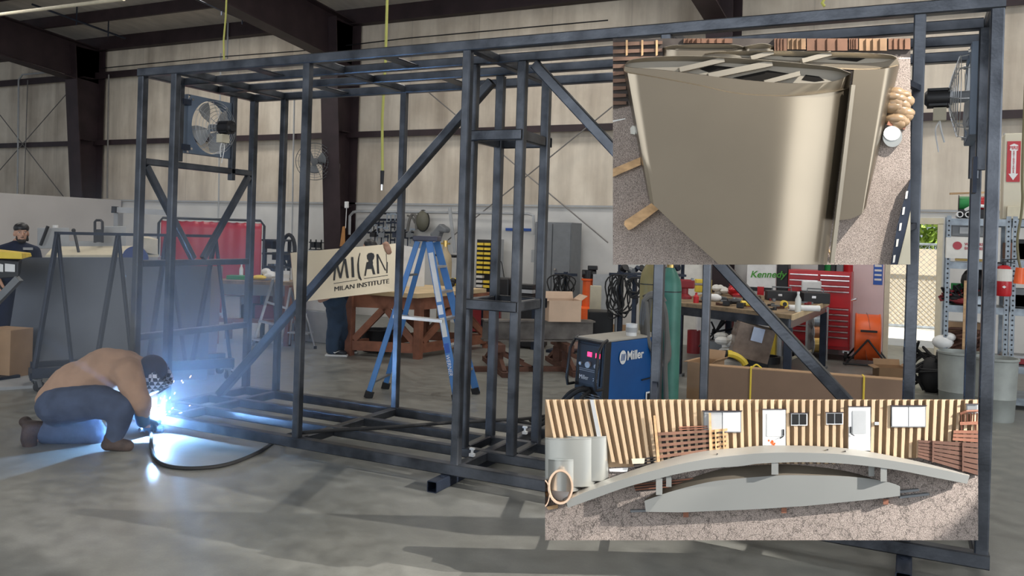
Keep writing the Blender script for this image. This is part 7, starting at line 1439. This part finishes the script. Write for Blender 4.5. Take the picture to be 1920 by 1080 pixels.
# pallets
def slats(name, label, cat, quad, n_, m_, h0, h1, dark=True, posts=0, gap=.45):
    t = thing(name, label, cat, PB.at(*quad[3])); (a, b_, c_, d_) = [V((*p, 0)) for p in quad]
    if dark: q = MB(); PB.add(q, [(p.x, p.y) for p in (a, b_, c_, d_)], h0 * .3, h0); q.build('dark_gap', SHADE_TIMBER, t)
    for k in range(n_):
        t0 = k / n_; t1 = t0 + (1 - gap) / n_; q = MB(); PB.add(q, [(p.x, p.y) for p in (a.lerp(d_, t0), b_.lerp(c_, t0), b_.lerp(c_, t1), a.lerp(d_, t1))], h0, h1); q.build('slat', m_, t)
    for k in range(posts):
        s_ = (k + .5) / posts; q = MB(); p0, p1 = a.lerp(b_, s_), d_.lerp(c_, s_); PB.add(q, [(p0.x - 1.5, p0.y), (p0.x + 1.5, p0.y), (p1.x + 1.5, p1.y), (p1.x - 1.5, p1.y)], h1, h1 + .006); q.build('upright', m_, t)
    return t
slats('pallet_stack', 'tall stack of brown pallets left of the two pane window', 'pallet stack', [(1234, 811), (1330, 806), (1332, 850), (1238, 864)], 5, mat('pallet_brown', (.20, .10, .065), .8, 0, var=.3, scale=8), .02, .045)
slats('pallet_stack', 'end of the pallet stack with paler blocks, right of the tall stack', 'pallet stack', [(1334, 806), (1364, 803), (1365, 846), (1336, 850)], 5, WOOD, .02, .042, posts=2)
slats('pallet', 'brown pallet on top of the tall pallet stack', 'pallet', [(1272, 800), (1326, 798), (1328, 806), (1274, 808)], 2, RWOOD, .015, .04)
for lab, (x0, y0, x1, y1) in (('upright pale board leaning at the left of the tall pallet stack', (1225, 779, 1238, 866)), ('upright pale board at the right of the tall pallet stack', (1329, 774, 1336, 846))):
    q = MB(); PB.add(q, [(x0 - 3 + 3, y0), (x0 + 4, y0), (x1, y1), (x1 - 6, y1)], .04, .05); tag(q.build('upright_board', WOOD), lab, 'board')
slats('timber_stack', 'low pile of dark timbers with a pale yellow end, left of the pallets', 'timber stack', [(1185, 862), (1228, 856), (1232, 872), (1190, 878)], 3, SHADE_TIMBER, .01, .03)
q = MB(); PB.add(q, [(1184, 860), (1209, 859), (1208, 869), (1186, 870)], .03, .036); tag(q.build('timber_block', CREAM), 'pale yellow timber end on the low dark timber pile', 'timber')
slats('pallet', 'flat brown pallet lying behind the left end of the arch', 'pallet', [(1188, 908), (1300, 896), (1300, 912), (1192, 922)], 3, RWOOD, .004, .014)
q = MB(); PB.add(q, [(1142, 879), (1178, 877), (1176, 885), (1143, 884)], .004, .012); tag(q.build('white_plank', WHITE), 'short white plank lying in front of the siding, beside the silver drums', 'plank')
slats('wooden_planter', 'long dark brown slatted wooden box at the right of the lower board', 'wooden box', [(1722, 825), (1833.8, 831), (1833.8, 893), (1721, 858)], 6, mat('dark_brown_timber', (.11, .05, .032), .7, 0, var=.3, scale=6), .02, .05, gap=.18, posts=2)
slats('wooden_planter', 'short reddish brown slatted box above the long dark one', 'wooden box', [(1788, 807), (1833.8, 807), (1833.8, 831), (1786, 827)], 3, RWOOD, .02, .04, gap=.2)
ch = thing('wooden_chair', 'small reddish wooden slatted chair at the right edge of the lower board', 'chair', PB.at(1815, 806))
q = MB(); q.tube([PB.at(1800, 776, .04), PB.at(1812, 771, .045), PB.at(1833, 770, .04)], .006, 6); q.build('back_rail', RWOOD, ch)
for k in range(6): q = MB(); q.bar(PB.at(1802 + k * 6, 774, .04), PB.at(1803 + k * 5.6, 792, .04), .006); q.build('back_slat', RWOOD, ch)
q = MB(); PB.add(q, [(1800, 791), (1833.8, 790), (1833.8, 796), (1800, 797)], .02, .055); q.build('seat', RWOOD, ch)
for k in (0, 1): q = MB(); q.bar(PB.at(1803 + k * 26, 796, .03), PB.at(1803 + k * 26, 807, .03), .008); q.build('leg', RWOOD, ch)
# silver drums at the left, open tubes
def drum(label, x0, x1, yt, yb0, yb1, R, clipx=1022):
    t = thing('silver_drum', label, 'drum', PB.at((x0 + x1) / 2, yb1), group='silver rounded drums at the left of the lower board'); rows = []
    for j in (0, 1):
        rows.append([PB.at(max(clipx, x0 + (x1 - x0) * (1 - math.cos(PI * i / 20)) / 2), (yt - 1.5 + 3 * math.sin(PI * i / 20)) if j == 0 else (yb0 + (yb1 - yb0) * math.sin(PI * i / 20 * .8)), .004 + R * math.sin(PI * i / 20)) for i in range(21)])
    q = MB(); q.grid(rows); q.build('drum_shell', SILV, t, smooth=True)
    q = MB(); q.prism([rows[0][i] + _u * .001 for i in range(21)], _u * .005); q.build('top_rim', SILV, t); return t
drum('tall silver drum at the back left of the lower board', 1060, 1141, 820, 900, 902, .05)
drum('wide silver drum at the left edge of the lower board', 1012, 1120, 823, 900, 913, .08)
drum('short silver drum in front of the wide one', 1022, 1088, 863, 912, 922, .10)
q = MB(); PB.add(q, [(1022, 824), (1098, 820), (1112, 822), (1116, 826), (1022, 828)], .005, .03); 
tag(q.build('drum_cover', GREYL), 'flat grey cover edge over the silver drums', 'cover')
def opentube(label, cx, cy, rx, ry, clip=1022):
    t = thing('cardboard_tube', label, 'cardboard tube', PB.at(cx, cy), group='open cardboard tubes on the lower board')
    def ring(sx, sy, h): return [PB.at(max(clip, cx + rx * sx * math.cos(a_)), cy + ry * sy * math.sin(a_), h) for a_ in [2 * PI * i / 32 for i in range(32)]]
    A, B_, C_, D_ = ring(1, 1, .004), ring(1, 1, .13), ring(.86, .88, .13), ring(.74, .78, .03); q = MB(); v_ = A + B_ + C_ + D_; fs = []
    for k in range(3): fs += [(k * 32 + i, k * 32 + (i + 1) % 32, (k + 1) * 32 + (i + 1) % 32, (k + 1) * 32 + i) for i in range(32)]
    q.add(v_, fs); q.build('tube_wall', CARDL, t, smooth=True)
    q = MB(); q.prism([p for p in D_], -_f * .002); q.build('inner_lining', WHITE, t)
    q = MB(); q.bar(PB.at(max(clip + 1, cx - rx * .7), cy + 2, .05), PB.at(cx + rx * .7, cy + 1, .05), .018, .02, up=-_f); q.build('cross_stick', WOOD, t); return t
opentube('large open cardboard lined tube at the left of the lower board', 1051, 913, 24, 33)
opentube('cut off cardboard tube at the left edge of the lower board', 1020, 925, 11, 26)
q = MB(); PB.add(q, [(1024, 950), (1046, 946), (1046, 953), (1028, 956)], .003, .02); tag(q.build('timber_block', WOOD), 'orange timber offcut below the open tubes', 'timber')
# the arch and the arched base
def curve(P, n=14): return smoothline(P, n)
up = curve(F1([(165, 730), (300, 658), (560, 560), (800, 480), (1000, 425), (1200, 388), (1400, 370), (1564, 362)])[:-1] + F2([(0, 305), (150, 302), (330, 305), (520, 318), (700, 345), (900, 385), (1090, 430), (1265, 478)]))
lo = curve(F1([(205, 790), (360, 735), (600, 650), (820, 590), (1000, 547), (1200, 515), (1400, 500), (1564, 495)])[:-1] + F2([(0, 412), (150, 404), (300, 402), (470, 408), (650, 424), (850, 452), (1050, 492), (1250, 531)]))
md = curve(F1([(190, 742), (330, 680), (590, 590), (820, 525), (1000, 482), (1200, 445), (1400, 422), (1564, 415)])[:-1] + F2([(0, 350), (150, 345), (320, 347), (500, 355), (700, 378), (900, 410), (1090, 445), (1262, 484)]))
at_ = thing('arched_canopy', 'long curved grey metal canopy beam arching across the lower board', 'canopy', PB.at(1435, 860))
n_ = min(len(up), len(lo), len(md)); up, lo, md = up[:n_], lo[:n_], md[:n_]
GREYT = mat('grey_paint_lit_top', (0.36, 0.35, 0.32), 0.5, 0.2, var=0.03, scale=3)  # lighter grey carries the light falling on the canopy top
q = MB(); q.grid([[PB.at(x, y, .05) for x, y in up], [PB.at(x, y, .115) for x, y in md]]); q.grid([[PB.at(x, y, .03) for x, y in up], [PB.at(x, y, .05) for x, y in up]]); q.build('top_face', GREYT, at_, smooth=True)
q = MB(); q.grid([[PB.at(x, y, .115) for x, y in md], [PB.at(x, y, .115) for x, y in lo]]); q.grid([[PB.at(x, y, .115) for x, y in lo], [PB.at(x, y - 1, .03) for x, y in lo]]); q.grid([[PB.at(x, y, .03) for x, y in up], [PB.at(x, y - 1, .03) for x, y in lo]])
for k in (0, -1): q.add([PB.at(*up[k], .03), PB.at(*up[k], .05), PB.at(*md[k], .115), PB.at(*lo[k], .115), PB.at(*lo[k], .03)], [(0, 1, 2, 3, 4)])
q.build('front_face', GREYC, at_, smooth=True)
for x, y in ((1585, 846), (1552, 843), (1345, 851), (1336, 857)): q = MB(); q.cyl(PB.at(x, y, .05), PB.at(x, y, .10), .003, n=6); q.build('screw', BLACK, at_)
for (x, y0, y1, w_) in ((1236, 897, 928, 12), (1254, 893, 913, 10), (1453, 868, 890, 13), (1634, 872, 893, 11), (1657, 875, 903, 12)):
    q = MB(); PB.add(q, [(x - w_ / 2, y0), (x + w_ / 2, y0), (x + w_ / 2, y1), (x - w_ / 2, y1)], .05 if w_ < 12 else .07, .08 if w_ < 12 else .11); q.build('support_post', GREYC, at_)
bt = thing('curved_platform', 'low grey metal base with a curved top lying under the arched canopy', 'metal base', PB.at(1440, 950))
bu = curve(F1([(738, 742), (850, 700), (1000, 655), (1200, 608), (1400, 585), (1564, 570)])[:-1] + F2([(0, 490), (150, 480), (330, 481), (500, 485), (650, 498), (780, 520), (850, 545)]), 10)
bk = curve([(1212, 934), (1240, 918), (1290, 898), (1350, 880), (1400, 874), (1470, 871), (1530, 875), (1590, 884), (1640, 898), (1688, 912)], 10)
bl = F1([(748, 818), (1000, 822), (1564, 805)])[:-1] + F2([(0, 682), (300, 662), (700, 622), (850, 603)]); bl = [p for p in bl]
n_ = 40
def rs(P, t):
    L = [math.dist(P[i], P[i + 1]) for i in range(len(P) - 1)]; T = sum(L) * t; i = 0
    while i < len(L) - 1 and T > L[i]: T -= L[i]; i += 1
    f_ = min(1, T / L[i]); return (P[i][0] + (P[i + 1][0] - P[i][0]) * f_, P[i][1] + (P[i + 1][1] - P[i][1]) * f_)
q = MB(); U = [rs(bu, i / n_) for i in range(n_ + 1)]; K = [rs(bk, i / n_) for i in range(n_ + 1)]; Lw = [rs(bl, i / n_) for i in range(n_ + 1)]
q.grid([[PB.at(x, y, .004) for x, y in K], [PB.at(x, y, .07) for x, y in U]]); q.build('curved_top', mat('brown_grey_paint', (.12, .10, .075), .7, .0, var=.1, scale=4), bt, smooth=True)
q = MB(); q.grid([[PB.at(x, y, .07) for x, y in U], [PB.at(x, y, .07) for x, y in Lw]]); q.grid([[PB.at(x, y, .07) for x, y in Lw], [PB.at(x, y, .012) for x, y in Lw]])
for k in (0, -1): q.add([PB.at(*U[k], .07), PB.at(*Lw[k], .07), PB.at(*Lw[k], .01), PB.at(*U[k], .01)], [(0, 1, 2, 3)])
q.build('front_face', GREYC, bt)
for x, y in ((1286, 966), (1661, 942), (1470, 958)):
    q = MB(); PB.add(q, [(x - 5, y - 6), (x + 5, y - 6), (x + 5, y + 4), (x - 5, y + 4)], .0, .04); q.build('wood_block', RWOOD, bt)
for x0, y0, x1, y1, lab in ((1182, 958, 1212, 957, 'thin grey strip poking out at the left of the low base'), (1686, 932, 1741, 926, 'longer thin strip poking out at the right of the low base'), (1684, 922, 1722, 918, 'shorter thin strip just above it at the right of the low base')):
    q = MB(); q.bar(PB.at(x0, y0, .02), PB.at(x1, y1, .012), .01, .014, up=-_f); tag(q.build('metal_strip', GREYP), lab, 'metal strip')
# ------------------------------------------------------------------ welding fume lit by the arc
FUME = bpy.data.materials.new('welding_fume'); FUME.use_nodes = True; nt = FUME.node_tree; nt.nodes.clear()
out = nt.nodes.new('ShaderNodeOutputMaterial'); vs = nt.nodes.new('ShaderNodeVolumeScatter'); vs.inputs['Color'].default_value = (.75, .85, 1, 1); vs.inputs['Anisotropy'].default_value = .1
tc = nt.nodes.new('ShaderNodeTexCoord'); ln = nt.nodes.new('ShaderNodeVectorMath'); ln.operation = 'LENGTH'; nt.links.new(tc.outputs['Object'], ln.inputs[0])
mr = nt.nodes.new('ShaderNodeMapRange'); mr.inputs[1].default_value = 1.0; mr.inputs[2].default_value = 0.0; mr.inputs[3].default_value = 0.0; mr.inputs[4].default_value = 0.30; mr.interpolation_type = 'SMOOTHSTEP'; nt.links.new(ln.outputs['Value'], mr.inputs[0]); nt.links.new(mr.outputs[0], vs.inputs['Density']); nt.links.new(vs.outputs[0], out.inputs['Volume'])
q = MB(); q.ball((0, 0, 0), 1.0, 24, 16); fm = q.build('welding_fume', FUME); fm.location = ARC + V((.1, -.1, .70)); fm.scale = (1.75, 1.4, 1.6)
for v in fm.data.vertices:
    if v.co.z < -.48: v.co.z = -.48
tag(fm, 'faint blue lit welding smoke hanging around the bright arc', 'smoke', kind='stuff')
